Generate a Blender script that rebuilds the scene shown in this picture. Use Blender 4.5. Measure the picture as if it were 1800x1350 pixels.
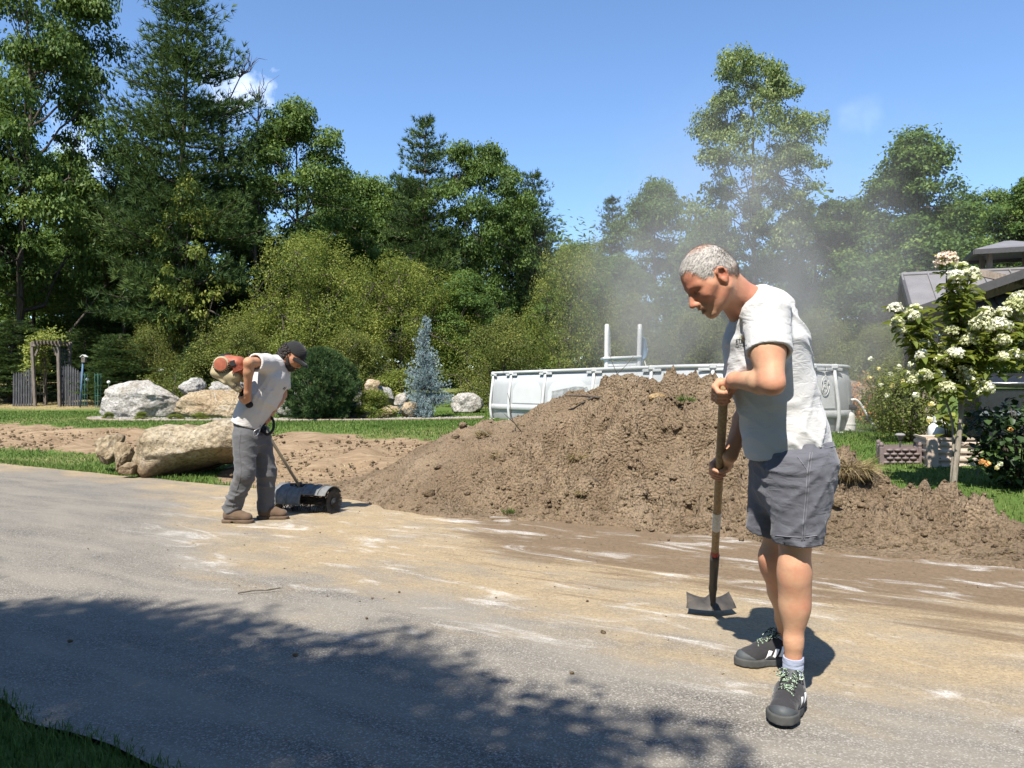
import bpy, math, random
import numpy as np
from mathutils import Vector, Matrix
R = math.radians
SC = bpy.context.scene
for _o in list(bpy.data.objects): bpy.data.objects.remove(_o)
COL = SC.collection

# ------------------------------------------------------------------ camera
FPX, HZ, CAMH = 1360.0, 683.0, 1.2          # focal length / horizon row in a 1800x1350 frame, eye height
cam = bpy.data.cameras.new('camera'); camo = bpy.data.objects.new('camera', cam); COL.objects.link(camo)
cam.sensor_width = 36.0; cam.lens = 36.0 * FPX / 1800.0
cam.clip_start = 0.05; cam.clip_end = 3000
camo.location = (0, 0, CAMH)
camo.rotation_euler = (R(90) + math.atan((HZ - 675) / FPX), 0, 0)
SC.camera = camo

# ------------------------------------------------------------------ light
SUN_EL = R(54); SUN_TRAVEL = Vector((0.36, 0.93, 0)).normalized()
sun = bpy.data.lights.new('sun', 'SUN'); suno = bpy.data.objects.new('sun', sun); COL.objects.link(suno)
sun.energy = 5.0; sun.angle = R(0.53); sun.color = (1.0, 0.95, 0.87)
ld = Vector((SUN_TRAVEL.x * math.cos(SUN_EL), SUN_TRAVEL.y * math.cos(SUN_EL), -math.sin(SUN_EL)))
suno.rotation_euler = ld.to_track_quat('-Z', 'Y').to_euler()
suno.location = (-4, -10, 15)
world = bpy.data.worlds.new('World'); SC.world = world; world.use_nodes = True
wn = world.node_tree.nodes; wl = world.node_tree.links; wn.clear()
w_out = wn.new('ShaderNodeOutputWorld'); w_bg = wn.new('ShaderNodeBackground')
w_sky = wn.new('ShaderNodeTexSky'); w_sky.sky_type = 'NISHITA'; w_sky.sun_disc = False
w_sky.sun_elevation = SUN_EL
w_sky.sun_rotation = math.atan2(-SUN_TRAVEL.x, -SUN_TRAVEL.y)
w_sky.altitude = 150; w_sky.air_density = 1.0; w_sky.dust_density = 0.1; w_sky.ozone_density = 6.5
w_bg.inputs['Strength'].default_value = 0.108
# a few soft fair-weather clouds low in the sky
w_tc = wn.new('ShaderNodeTexCoord')
w_n = wn.new('ShaderNodeTexNoise'); w_n.inputs['Scale'].default_value = 13.0; w_n.inputs['Detail'].default_value = 9; w_n.inputs['Roughness'].default_value = 0.6
w_mix = wn.new('ShaderNodeMix'); w_mix.data_type = 'RGBA'; w_mix.inputs['B'].default_value = (8.6, 9.0, 9.8, 1)
wl.new(w_tc.outputs['Generated'], w_n.inputs['Vector']); prev = None
for (cx, cy, rad, dens) in ((425, 150, 0.16, 1.0), (10, 450, 0.2, 1.0), (130, 300, 0.14, 0.6), (1490, 195, 0.10, 0.14), (-700, 250, 0.25, 1.0), (2900, 330, 0.3, 1.0)):
    dv = Vector(((cx - 900) / FPX, 1.0, (HZ - cy) / FPX)).normalized()
    w_d = wn.new('ShaderNodeVectorMath'); w_d.operation = 'DISTANCE'; w_d.inputs[1].default_value = dv; wl.new(w_tc.outputs['Generated'], w_d.inputs[0])
    w_f = wn.new('ShaderNodeMapRange'); w_f.inputs['From Min'].default_value = 0.0; w_f.inputs['From Max'].default_value = rad; w_f.inputs['To Min'].default_value = 0.20; w_f.inputs['To Max'].default_value = -0.5; wl.new(w_d.outputs['Value'], w_f.inputs['Value'])
    w_a = wn.new('ShaderNodeMath'); w_a.operation = 'ADD'; wl.new(w_f.outputs[0], w_a.inputs[0]); wl.new(w_n.outputs['Fac'], w_a.inputs[1])
    w_r = wn.new('ShaderNodeMapRange'); w_r.inputs['From Min'].default_value = 0.52; w_r.inputs['From Max'].default_value = 0.85; w_r.inputs['To Max'].default_value = dens; wl.new(w_a.outputs[0], w_r.inputs['Value'])
    if prev is None: prev = w_r.outputs[0]
    else:
        w_m = wn.new('ShaderNodeMath'); w_m.operation = 'MAXIMUM'; wl.new(prev, w_m.inputs[0]); wl.new(w_r.outputs[0], w_m.inputs[1]); prev = w_m.outputs[0]
wl.new(prev, w_mix.inputs['Factor']); wl.new(w_sky.outputs['Color'], w_mix.inputs['A'])
wl.new(w_mix.outputs['Result'], w_bg.inputs['Color']); wl.new(w_bg.outputs[0], w_out.inputs['Surface'])
SC.view_settings.view_transform = 'Standard'; SC.view_settings.look = 'None'
SC.view_settings.gamma = 1.0; SC.view_settings.use_curve_mapping = False
SC.view_settings.exposure = 1.06
SC.cycles.max_bounces = 6; SC.cycles.diffuse_bounces = 3; SC.cycles.transmission_bounces = 4
SC.cycles.transparent_max_bounces = 6; SC.cycles.volume_bounces = 0; SC.cycles.glossy_bounces = 2
SC.cycles.use_denoising = True
SC.cycles.volume_step_rate = 3.0; SC.cycles.volume_max_steps = 64

# ------------------------------------------------------------------ helpers
def P(x, y, D):
    """world point seen at photograph pixel (x, y) when it stands D metres away"""
    return np.array([(x - 900.0) / FPX * D, D, CAMH - (y - HZ) / FPX * D])
ORG = {}
def tag(o, label=None, cat=None, group=None, kind=None):
    if label: o['label'] = label
    if cat: o['category'] = cat
    if group: o['group'] = group
    if kind: o['kind'] = kind
    return o
def thing(name, label, cat, loc=(0, 0, 0), group=None, rz=0.0):
    o = bpy.data.objects.new(name, None); COL.objects.link(o)
    o.empty_display_size = 0.1
    o.location = tuple(float(v) for v in loc); o.rotation_euler = (0, 0, rz)
    ORG[o.name] = np.array(loc, float)
    return tag(o, label, cat, group)
def mesh_obj(name, V, F, mat=None, parent=None, smooth=False, attr=None, local=False, quads=None):
    """V (n,3); F list of faces, or (m,3)/(m,4) int array"""
    V = np.asarray(V, np.float32)
    org = ORG.get(parent.name, np.zeros(3)) if parent is not None else np.zeros(3)
    if not local: V = V - org.astype(np.float32)
    me = bpy.data.meshes.new(name)
    if isinstance(F, np.ndarray):
        k = F.shape[1]; m = len(F)
        me.vertices.add(len(V)); me.vertices.foreach_set('co', V.ravel())
        me.loops.add(m * k); me.loops.foreach_set('vertex_index', F.astype(np.int32).ravel())
        me.polygons.add(m); me.polygons.foreach_set('loop_start', np.arange(0, m * k, k, dtype=np.int32))
        me.polygons.foreach_set('loop_total', np.full(m, k, np.int32))
        me.update(calc_edges=True)
    else:
        me.from_pydata([tuple(map(float, v)) for v in V], [], [tuple(int(i) for i in f) for f in F]); me.update()
    if smooth: me.polygons.foreach_set('use_smooth', np.ones(len(me.polygons), bool))
    if attr:
        for an, (dom, arr) in attr.items():
            a = me.attributes.new(an, 'FLOAT', dom); a.data.foreach_set('value', np.asarray(arr, np.float32).ravel())
    if mat is not None:
        for mm in (mat if isinstance(mat, (list, tuple)) else [mat]): me.materials.append(mm)
    o = bpy.data.objects.new(name, me); COL.objects.link(o)
    if parent is not None:
        o.parent = parent; ORG[o.name] = org
    return o
def copy_tree(o, parent=None):
    c = o.copy(); COL.objects.link(c); c.parent = parent
    for ch in o.children: copy_tree(ch, c)
    return c
def nrm(v):
    v = np.asarray(v, float); return v / max(1e-9, np.linalg.norm(v))
def catmull(pts, n):
    pts = np.asarray(pts, float); m = len(pts)
    if m < 3: return np.array([pts[0] + (pts[-1] - pts[0]) * t for t in np.linspace(0, 1, n)])
    pe = np.vstack([2 * pts[0] - pts[1], pts, 2 * pts[-1] - pts[-2]]); out = []
    for s in np.linspace(0, m - 1, n):
        i = min(int(s), m - 2); t = s - i; a, b, c, d = pe[i], pe[i + 1], pe[i + 2], pe[i + 3]
        out.append(0.5 * ((2 * b) + (c - a) * t + (2 * a - 5 * b + 4 * c - d) * t * t + (3 * b - a - 3 * c + d) * t ** 3))
    return np.array(out)
class MB:
    """collects shapes for ONE mesh"""
    def __init__(s): s.V = []; s.F = []; s.n = 0
    def add(s, V, F):
        V = np.asarray(V, float); s.V.append(V)
        s.F += [tuple(int(i) + s.n for i in f) for f in F]; s.n += len(V); return s
    def box(s, c, size, M=None, bevel=0.0):
        h = np.asarray(size, float) / 2
        if bevel > 0:
            b = min(bevel, h.min() * 0.49); V = []
            for sx in (-1, 1):
                for sy in (-1, 1):
                    for sz in (-1, 1):
                        q = np.array([sx, sy, sz])
                        for a in range(3):
                            w = h - b; w = w.copy(); w[a] = h[a]; V.append(q * w)
            V = np.array(V)
            def idx(sx, sy, sz, a): return ((sx * 2 + sy) * 2 + sz) * 3 + a
            F = []
            for a in range(3):
                o1, o2 = (a + 1) % 3, (a + 2) % 3
                for sa in (0, 1):
                    f = []
                    for p, q in ((0, 0), (1, 0), (1, 1), (0, 1)):
                        t = [0, 0, 0]; t[a] = sa; t[o1] = p; t[o2] = q; f.append(idx(*t, a))
                    F.append(f if sa else f[::-1])
            for a in range(3):
                o1, o2 = (a + 1) % 3, (a + 2) % 3
                for p in (0, 1):
                    for q in (0, 1):
                        t0 = [0, 0, 0]; t0[o1] = p; t0[o2] = q; t1 = list(t0); t1[a] = 1
                        f = [idx(*t0, o1), idx(*t1, o1), idx(*t1, o2), idx(*t0, o2)]
                        F.append(f if (p == q) else f[::-1])
            for sx in (0, 1):
                for sy in (0, 1):
                    for sz in (0, 1):
                        f = [idx(sx, sy, sz, 0), idx(sx, sy, sz, 1), idx(sx, sy, sz, 2)]
                        F.append(f if (sx + sy + sz) % 2 else f[::-1])
        else:
            V = np.array([[x, y, z] for x in (-1, 1) for y in (-1, 1) for z in (-1, 1)]) * h
            F = [(0, 1, 3, 2), (4, 6, 7, 5), (0, 4, 5, 1), (2, 3, 7, 6), (0, 2, 6, 4), (1, 5, 7, 3)]
        if M is not None: V = V @ np.asarray(M, float).T
        return s.add(V + np.asarray(c, float), F)
    def bar(s, a, b, w, h, up=(0, 0, 1), bevel=0.0):
        a = np.asarray(a, float); b = np.asarray(b, float); d = b - a; L = np.linalg.norm(d); z = d / L
        x = np.cross(np.asarray(up, float), z)
        if np.linalg.norm(x) < 1e-4: x = np.cross((1, 0, 0), z)
        x = nrm(x); y = np.cross(z, x)
        return s.box((a + b) / 2, (w, h, L), np.stack([x, y, z], 1), bevel)
    def tube(s, pts, r, seg=8, caps=True, flat=1.0, up=(0, 0, 1)):
        pts = np.asarray(pts, float); n = len(pts); r = np.broadcast_to(np.asarray(r, float), (n,))
        T = np.gradient(pts, axis=0); T /= np.linalg.norm(T, axis=1, keepdims=True) + 1e-9
        x = np.cross(np.asarray(up, float), T[0])
        if np.linalg.norm(x) < 1e-3: x = np.cross((1, 0, 0), T[0])
        x = nrm(x); V = []; a = np.arange(seg) * 2 * math.pi / seg
        for i in range(n):
            x = nrm(x - T[i] * np.dot(x, T[i])); y = np.cross(T[i], x)
            V.append(pts[i] + r[i] * (np.outer(np.cos(a), x) + flat * np.outer(np.sin(a), y)))
        F = []
        for i in range(n - 1):
            for j in range(seg):
                k = (j + 1) % seg
                F.append((i * seg + j, i * seg + k, (i + 1) * seg + k, (i + 1) * seg + j))
        if caps: F.append(tuple(range(seg))[::-1]); F.append(tuple(range((n - 1) * seg, n * seg)))
        return s.add(np.vstack(V), F)
    def lathe(s, c, prof, seg=20, axis=(0, 0, 1), xdir=None):
        z = nrm(axis); x = nrm(np.cross(z, (0, 1, 0.01)) if xdir is None else xdir); y = np.cross(z, x)
        a = np.arange(seg) * 2 * math.pi / seg; V = []
        for (rr, h) in prof: V.append(np.asarray(c) + z * h + rr * (np.outer(np.cos(a), x) + np.outer(np.sin(a), y)))
        F = []; n = len(prof)
        for i in range(n - 1):
            for j in range(seg):
                k = (j + 1) % seg; F.append((i * seg + j, i * seg + k, (i + 1) * seg + k, (i + 1) * seg + j))
        F.append(tuple(range(seg))[::-1]); F.append(tuple(range((n - 1) * seg, n * seg)))
        return s.add(np.vstack(V), F)
    def build(s, name, mat, parent=None, smooth=False):
        return mesh_obj(name, np.vstack(s.V), s.F, mat, parent, smooth)
def auto_smooth(o, deg=40):
    me = o.data
    me.polygons.foreach_set('use_smooth', np.ones(len(me.polygons), bool))
    try: me.set_sharp_from_angle(angle=R(deg))
    except Exception: pass
    return o

# value noise ------------------------------------------------------------
def _hash(ix, iy, iz, seed):
    h = (ix.astype(np.int64) * 374761393 + iy.astype(np.int64) * 668265263 + iz.astype(np.int64) * 2147483647 + seed * 974634721) & 0xffffffff
    h = ((h ^ (h >> 13)) * 1274126177) & 0xffffffff
    h = ((h ^ (h >> 16)) * 2246822519) & 0xffffffff
    return ((h ^ (h >> 15)) & 0xffffff).astype(np.float32) / float(0xffffff)
def vnoise(p, seed=0):
    p = np.asarray(p, np.float32); f = np.floor(p); t = p - f; t = t * t * t * (t * (t * 6 - 15) + 10); i = f.astype(np.int64)
    r = 0
    for dx in (0, 1):
        wx = t[..., 0] if dx else 1 - t[..., 0]
        for dy in (0, 1):
            wy = t[..., 1] if dy else 1 - t[..., 1]
            for dz in (0, 1):
                wz = t[..., 2] if dz else 1 - t[..., 2]
                r = r + _hash(i[..., 0] + dx, i[..., 1] + dy, i[..., 2] + dz, seed) * wx * wy * wz
    return r * 2 - 1
def fbm(p, oct=4, gain=0.5, lac=2.03, seed=0):
    p = np.asarray(p, np.float32); a = 1.0; r = 0; 
    for o in range(oct):
        r = r + a * vnoise(p + 17.3 * o, seed + o); p = p * lac; a *= gain
    return r
def sstep(a, b, x):
    t = np.clip((np.asarray(x, float) - a) / (b - a), 0, 1); return t * t * (3 - 2 * t)

# node helper ------------------------------------------------------------
class NT:
    def __init__(s, name):
        s.m = bpy.data.materials.new(name); s.m.use_nodes = True; s.t = s.m.node_tree; s.t.nodes.clear()
        s.out = s.t.nodes.new('ShaderNodeOutputMaterial')
    def n(s, typ, **kw):
        nd = s.t.nodes.new(typ)
        for k, v in kw.items(): setattr(nd, k, v)
        return nd
    def set(s, sock, v):
        if isinstance(v, bpy.types.NodeSocket): s.t.links.new(v, sock)
        elif v is not None:
            if isinstance(v, (tuple, list)) and len(v) == 3 and sock.type == 'RGBA': v = (*v, 1)
            sock.default_value = v
    def coord(s, kind='Object'): return s.n('ShaderNodeTexCoord').outputs[kind]
    def pos(s): return s.n('ShaderNodeNewGeometry').outputs['Position']
    def mapping(s, vec, loc=(0, 0, 0), rot=(0, 0, 0), scale=(1, 1, 1)):
        nd = s.n('ShaderNodeMapping'); s.set(nd.inputs['Vector'], vec)
        nd.inputs['Location'].default_value = loc; nd.inputs['Rotation'].default_value = rot; nd.inputs['Scale'].default_value = scale
        return nd.outputs[0]
    def noise(s, vec, scale, detail=3, rough=0.5, dist=0.0, out='Fac'):
        nd = s.n('ShaderNodeTexNoise'); s.set(nd.inputs['Vector'], vec)
        nd.inputs['Scale'].default_value = scale; nd.inputs['Detail'].default_value = detail
        nd.inputs['Roughness'].default_value = rough; nd.inputs['Distortion'].default_value = dist
        return nd.outputs[out]
    def voro(s, vec, scale, feat='F1', out='Distance'):
        nd = s.n('ShaderNodeTexVoronoi', feature=feat); s.set(nd.inputs['Vector'], vec); nd.inputs['Scale'].default_value = scale
        return nd.outputs[out]
    def ramp(s, fac, stops, interp='LINEAR'):
        nd = s.n('ShaderNodeValToRGB'); s.set(nd.inputs['Fac'], fac); cr = nd.color_ramp; cr.interpolation = interp
        while len(cr.elements) < len(stops): cr.elements.new(0.5)
        for e, (p, c) in zip(cr.elements, stops):
            e.position = p; e.color = (c, c, c, 1) if isinstance(c, (int, float)) else (*c, 1)
        return nd.outputs['Color']
    def mix(s, f, a, b, blend='MIX'):
        nd = s.n('ShaderNodeMix', data_type='RGBA', blend_type=blend)
        s.set(nd.inputs['Factor'], f); s.set(nd.inputs['A'], a); s.set(nd.inputs['B'], b); return nd.outputs['Result']
    def math(s, op, a, b=None, c=None, clamp=False):
        nd = s.n('ShaderNodeMath', operation=op, use_clamp=clamp)
        s.set(nd.inputs[0], a); s.set(nd.inputs[1], b); s.set(nd.inputs[2], c); return nd.outputs[0]
    def maprange(s, v, a, b, c=0.0, d=1.0, smooth=True):
        nd = s.n('ShaderNodeMapRange', interpolation_type='SMOOTHSTEP' if smooth else 'LINEAR')
        s.set(nd.inputs['Value'], v); s.set(nd.inputs['From Min'], a); s.set(nd.inputs['From Max'], b)
        s.set(nd.inputs['To Min'], c); s.set(nd.inputs['To Max'], d); return nd.outputs['Result']
    def sep(s, v):
        nd = s.n('ShaderNodeSeparateXYZ'); s.set(nd.inputs[0], v); return nd.outputs
    def attr(s, name): 
        nd = s.n('ShaderNodeAttribute'); nd.attribute_name = name; return nd.outputs['Fac']
    def bump(s, h, strength=0.4, dist=0.02, normal=None):
        nd = s.n('ShaderNodeBump'); s.set(nd.inputs['Height'], h); nd.inputs['Strength'].default_value = strength
        nd.inputs['Distance'].default_value = dist; s.set(nd.inputs['Normal'], normal); return nd.outputs[0]
    def principled(s, color, rough=0.6, spec=0.3, metal=0.0, normal=None, **kw):
        nd = s.n('ShaderNodeBsdfPrincipled'); s.set(nd.inputs['Base Color'], color); s.set(nd.inputs['Roughness'], rough)
        s.set(nd.inputs['Specular IOR Level'], spec); s.set(nd.inputs['Metallic'], metal); s.set(nd.inputs['Normal'], normal)
        for k, v in kw.items(): s.set(nd.inputs[k], v)
        return nd.outputs[0]
    def finish(s, sh, socket='Surface'):
        s.t.links.new(sh, s.out.inputs[socket]); return s.m
def simple_mat(name, col, rough=0.6, spec=0.3, metal=0.0, var=0.12, scale=18.0, bump=0.0, bscale=120.0):
    n = NT(name); v = n.coord()
    f = n.noise(v, scale, 4, 0.6)
    dark = tuple(c * (1 - var) for c in col); lite = tuple(min(1, c * (1 + var)) for c in col)
    c = n.ramp(f, [(0.3, dark), (0.7, lite)])
    nn = n.bump(n.noise(v, bscale, 3, 0.6), bump, 0.004) if bump else None
    r = n.maprange(n.noise(v, scale * 2.3, 3), 0.3, 0.7, max(0.02, rough - 0.08), min(1, rough + 0.08))
    return n.finish(n.principled(c, r, spec, metal, nn))
def leaf_mat(name, stops, trans=0.35, rough=0.45, spec=0.35, tcol=None):
    n = NT(name); a = n.attr('tint')
    c = n.ramp(a, stops)
    p = n.principled(c, min(0.7, rough + 0.15), spec * 0.55)
    tr = n.n('ShaderNodeBsdfTranslucent'); n.set(tr.inputs['Color'], n.mix(0.6, c, tcol) if tcol else c)
    mx = n.n('ShaderNodeMixShader'); mx.inputs[0].default_value = trans
    n.t.links.new(p, mx.inputs[1]); n.t.links.new(tr.outputs[0], mx.inputs[2])
    return n.finish(mx.outputs[0])

# the drive runs along U; V points from the drive towards the yard -------
E0 = np.array([0.0, 7.52]); EU = np.array([0.8594, -0.5113]); EV = np.array([0.5113, 0.8594])
def to_uv(x, y):
    dx = np.asarray(x, float) - E0[0]; dy = np.asarray(y, float) - E0[1]
    return dx * EU[0] + dy * EU[1], dx * EV[0] + dy * EV[1]
def from_uv(u, v):
    return E0[0] + u * EU[0] + v * EV[0], E0[1] + u * EU[1] + v * EV[1]
def tz(x, y):
    """terrain height"""
    x = np.asarray(x, float); y = np.asarray(y, float); u, v = to_uv(x, y)
    z = 0.42 * sstep(0.0, 1.0, v / (5.2 + 3.3 * sstep(-1, 4, x))) + 0.05 * np.maximum(0, y - 21) - 0.02 * sstep(-5.4, -4.8, v) * sstep(0.25, -0.05, v)
    z = np.where(v < -4.85, z + 0.03 * sstep(-4.85, -5.6, v), z)
    far = sstep(60, 120, np.hypot(x, y))
    return z * (1 - far) + 2.4 * far
def on_ground(x, D):
    """world xy for photo column x at distance D, with terrain height"""
    X = (x - 900.0) / FPX * D
    return np.array([X, D, float(tz(X, D))])
# ================================================================== ground
def dirt_mask(x, y):
    u, v = to_uv(x, y)
    n1 = fbm(np.stack([u * 0.35, v * 0.9, 0 * u], -1), 4, seed=3); n2 = fbm(np.stack([u * 1.6, v * 3.0, 0 * u], -1), 3, seed=9)
    w = 0.55 * n1 + 0.35 * n2
    lo = np.where(u > -5.2, 0.25, 1.15); lo = 1.15 - 0.95 * sstep(-6.0, -4.4, u)
    hi = 3.3 + 0.5 * sstep(-9, -5, u)
    band = sstep(lo - 0.25, lo + 0.25, v + 0.5 * w) * (1 - sstep(hi - 0.45, hi + 0.45, v + 0.9 * w))
    band = band * (1 - sstep(0.5, 3.0, u)) * sstep(-22, -17, u)
    mound = sstep(-3.2, -2.0, u) * (1 - sstep(2.4, 3.2, u)) * (1 - sstep(2.6, 3.1, v + 0.3 * w))
    berm = sstep(2.5, 3.0, u) * (1 - sstep(0.95, 1.35, v + 0.3 * w))
    return np.clip(np.maximum(np.maximum(band, mound), berm), 0, 1) * (v > -2.0)
def dry_mask(x, y):
    u, v = to_uv(x, y)
    n = fbm(np.stack([x * 0.25, y * 0.4, 0 * u], -1), 4, seed=21)
    return np.clip(sstep(21.5, 25.5, y + 2.5 * n) * sstep(-5, -9, x) + 0.35 * sstep(0.15, 0.6, n), 0, 1)

def mk_ground_mat():
    n = NT('lawn_and_soil'); p = n.pos()
    d = n.attr('dirt'); dry = n.attr('dry')
    f1 = n.noise(p, 5.0, 5, 0.65); f2 = n.noise(p, 42.0, 4, 0.7); f3 = n.noise(p, 1.1, 3, 0.5)
    green = n.mix(n.ramp(f2, [(0.3, 0), (0.7, 1)]), (0.040, 0.080, 0.016), (0.11, 0.165, 0.038))
    green = n.mix(n.ramp(f3, [(0.35, 0.0), (0.7, 0.5)]), green, (0.11, 0.135, 0.038))
    straw = n.mix(f2, (0.22, 0.16, 0.075), (0.36, 0.28, 0.15))
    green = n.mix(n.math('MULTIPLY', dry, 0.8), green, straw)
    rut = n.noise(n.mapping(p, rot=(0, 0, R(30.7)), scale=(0.8, 4.5, 1)), 2.3, 6, 0.7)
    soil = n.ramp(rut, [(0.3, (0.14, 0.092, 0.055)), (0.5, (0.25, 0.178, 0.11)), (0.7, (0.36, 0.275, 0.175))])
    soil = n.mix(n.ramp(f2, [(0.3, 0.0), (0.75, 0.55)]), soil, (0.17, 0.118, 0.072))
    edge = n.math('ADD', d, n.math('MULTIPLY', n.math('SUBTRACT', n.noise(p, 9, 5, 0.7), 0.5), 0.9))
    dm = n.maprange(edge, 0.35, 0.62)
    col = n.mix(dm, green, soil)
    h = n.math('ADD', n.math('MULTIPLY', rut, 0.6), n.math('MULTIPLY', f2, 0.5))
    return n.finish(n.principled(col, 0.95, 0.1, 0, n.bump(h, 0.9, 0.05)))
def grid_axis(lo, a, b, hi, step, grow=1.35):
    c = list(np.arange(a, b + 1e-6, step)); s = step; q = b
    while q < hi: s *= grow; q += s; c.append(min(q, hi))
    s = step; q = a; pre = []
    while q > lo: s *= grow; q -= s; pre.append(max(q, lo))
    return np.array(pre[::-1] + c)
def grid_mesh(xs, ys):
    gx, gy = np.meshgrid(xs, ys); nx, ny = len(xs), len(ys)
    i = np.arange((nx - 1) * (ny - 1)); a = (i // (nx - 1)) * nx + i % (nx - 1)
    return gx.ravel(), gy.ravel(), np.stack([a, a + 1, a + nx + 1, a + nx], 1)
gx, gy, gf = grid_mesh(grid_axis(-900, -22, 13, 900, 0.19), grid_axis(-900, -4, 27, 900, 0.19))
gz = tz(gx, gy); gd = dirt_mask(gx, gy)
gz = gz + gd * 0.09 * fbm(np.stack([gx * 2.2, gy * 2.2, 0 * gx], -1), 3, seed=5) * sstep(0.1, 0.5, to_uv(gx, gy)[1])
ground = mesh_obj('ground', np.stack([gx, gy, gz], 1), gf, mk_ground_mat(), None, True,
                  {'dirt': ('POINT', gd), 'dry': ('POINT', dry_mask(gx, gy))})
tag(ground, 'green lawn with bare tracked soil strip', kind='structure')

# ------------------------------------------------------------------ drive
def mk_asphalt():
    n = NT('dusty_asphalt'); p = n.pos()
    uv = n.mapping(n.mapping(p, loc=(0, -7.52, 0)), rot=(0, 0, R(30.75)))
    su, sv, _ = n.sep(uv)
    agg = n.voro(p, 185.0, out='Color'); aggv = n.sep(agg)[0]
    fine = n.noise(p, 260.0, 2, 0.6); mid = n.noise(p, 7.0, 5, 0.62); big = n.noise(p, 0.9, 4, 0.55)
    asp = n.ramp(aggv, [(0.0, (0.060, 0.054, 0.047)), (0.5, (0.128, 0.117, 0.102)), (0.8, (0.20, 0.184, 0.16)), (1.0, (0.36, 0.335, 0.295))])
    asp = n.mix(n.ramp(big, [(0.35, 0.0), (0.7, 0.45)]), asp, (0.21, 0.195, 0.17))
    # pale dust film over the whole drive, thicker towards the heap
    streak = n.noise(n.mapping(uv, scale=(0.55, 2.4, 1)), 1.6, 6, 0.6, 0.4)
    film = n.math('MULTIPLY', n.maprange(streak, 0.3, 0.68), 0.62)
    film = n.math('MULTIPLY', film, n.maprange(aggv, 0.2, 0.9, 1.0, 0.55))
    c = n.mix(film, asp, (0.27, 0.24, 0.19))
    # sand: edge follows the drive, curving in on the left
    lim = n.maprange(su, -5.5, 0.6, -0.4, -2.95)
    wob = n.math('MULTIPLY', n.math('SUBTRACT', n.noise(n.mapping(uv, scale=(0.6, 1.2, 1)), 1.7, 6, 0.62), 0.5), 3.0)
    sd = n.math('SUBTRACT', n.math('ADD', sv, wob), lim)
    sand_m = n.math('MULTIPLY', n.maprange(sd, -0.6, 0.6), n.maprange(n.noise(n.mapping(uv, loc=(5, 2, 0), scale=(0.7, 1.6, 1)), 1.9, 6, 0.66, 0.5), 0.30, 0.56, 0.45, 1.0))
    sand_m = n.math('MULTIPLY', sand_m, n.maprange(n.math('ADD', n.math('MULTIPLY', fine, 0.6), n.math('MULTIPLY', mid, 0.7)), 0.42, 0.66, 0.72, 1.0))
    sand = n.mix(mid, (0.29, 0.222, 0.132), (0.43, 0.345, 0.215))
    sand = n.mix(n.ramp(fine, [(0.35, 0.0), (0.75, 0.4)]), sand, (0.27, 0.19, 0.1))
    peb = n.sep(n.voro(p, 150.0, out='Color'))[1]; clump = n.noise(p, 48.0, 5, 0.72)
    sand = n.mix(n.maprange(peb, 0.72, 0.98, 0.0, 0.6), sand, (0.17, 0.125, 0.08)); sand = n.mix(n.maprange(clump, 0.35, 0.65, 0.55, 0.0), sand, (0.20, 0.148, 0.09))
    sand = n.mix(n.maprange(clump, 0.58, 0.75, 0.0, 0.5), sand, (0.50, 0.41, 0.275))
    c = n.mix(sand_m, c, sand)
    # damp brown soil smears nearer the heap
    bl = n.maprange(su, -1.6, 1.2, 0.5, -2.0)
    bs = n.noise(n.mapping(uv, scale=(0.32, 2.6, 1)), 1.9, 6, 0.6, 0.6)
    bd = n.math('SUBTRACT', n.math('ADD', sv, n.math('MULTIPLY', n.math('SUBTRACT', bs, 0.5), 3.4)), bl)
    brown_m = n.math('MULTIPLY', n.maprange(bd, -0.2, 0.5), 0.9)
    brown = n.mix(n.noise(n.mapping(uv, scale=(0.5, 3, 1)), 5, 5, 0.65), (0.115, 0.078, 0.046), (0.225, 0.162, 0.102))
    brown = n.mix(n.maprange(clump, 0.38, 0.66, 0.5, 0.0), brown, (0.075, 0.05, 0.03))
    c = n.mix(brown_m, c, brown)
    # pale scraped powder streaks
    ps = n.noise(n.mapping(uv, loc=(3.3, 1.7, 0), scale=(0.75, 2.2, 1)), 1.7, 8, 0.68, 0.9)
    zone = n.math('MULTIPLY', n.maprange(sd, -0.9, 0.0), n.maprange(su, -4.5, -1.5))
    pw = n.math('MULTIPLY', n.math('MULTIPLY', n.maprange(ps, 0.525, 0.72), zone), n.maprange(aggv, 0.15, 0.75, 0.45, 0.95))
    c = n.mix(pw, c, (0.55, 0.53, 0.49))
    h = n.math('ADD', n.math('MULTIPLY', aggv, n.math('SUBTRACT', 1.0, n.math('MULTIPLY', sand_m, 0.75))), n.math('MULTIPLY', mid, 0.8))
    h = n.math('ADD', h, n.math('MULTIPLY', n.math('MULTIPLY', clump, sand_m), 1.1))
    return n.finish(n.principled(c, 0.9, 0.15, 0, n.bump(h, 0.7, 0.010)))
us = grid_axis(-60, -14, 8, 45, 0.12); vs = np.linspace(0, 1, 36)
gu, gt, df = grid_mesh(us, vs)
far_e = 0.0 + 0.05 * fbm(np.stack([us * 1.3, us * 0, us * 0], -1), 4, seed=31) + 0.04 * np.sin(us * 0.4)
near_e = -4.92 + 0.035 * fbm(np.stack([us * 3.1, us * 0 + 4, us * 0], -1), 5, 0.6, seed=33)
fe = np.interp(gu, us, far_e); ne = np.interp(gu, us, near_e)
gv = ne + (fe - ne) * gt
dx_, dy_ = from_uv(gu, gv)
dz_ = 0.004 + 0.01 * np.sin(gt * math.pi) + 0.004 * fbm(np.stack([gu * 0.6, gv * 0.6, 0 * gu], -1), 3, seed=40)
drive = mesh_obj('driveway', np.stack([dx_, dy_, dz_], 1), df, mk_asphalt(), None, True)
tag(drive, 'grey asphalt drive dusted with sand', kind='structure')
def road_z(x, y): return 0.012
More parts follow.
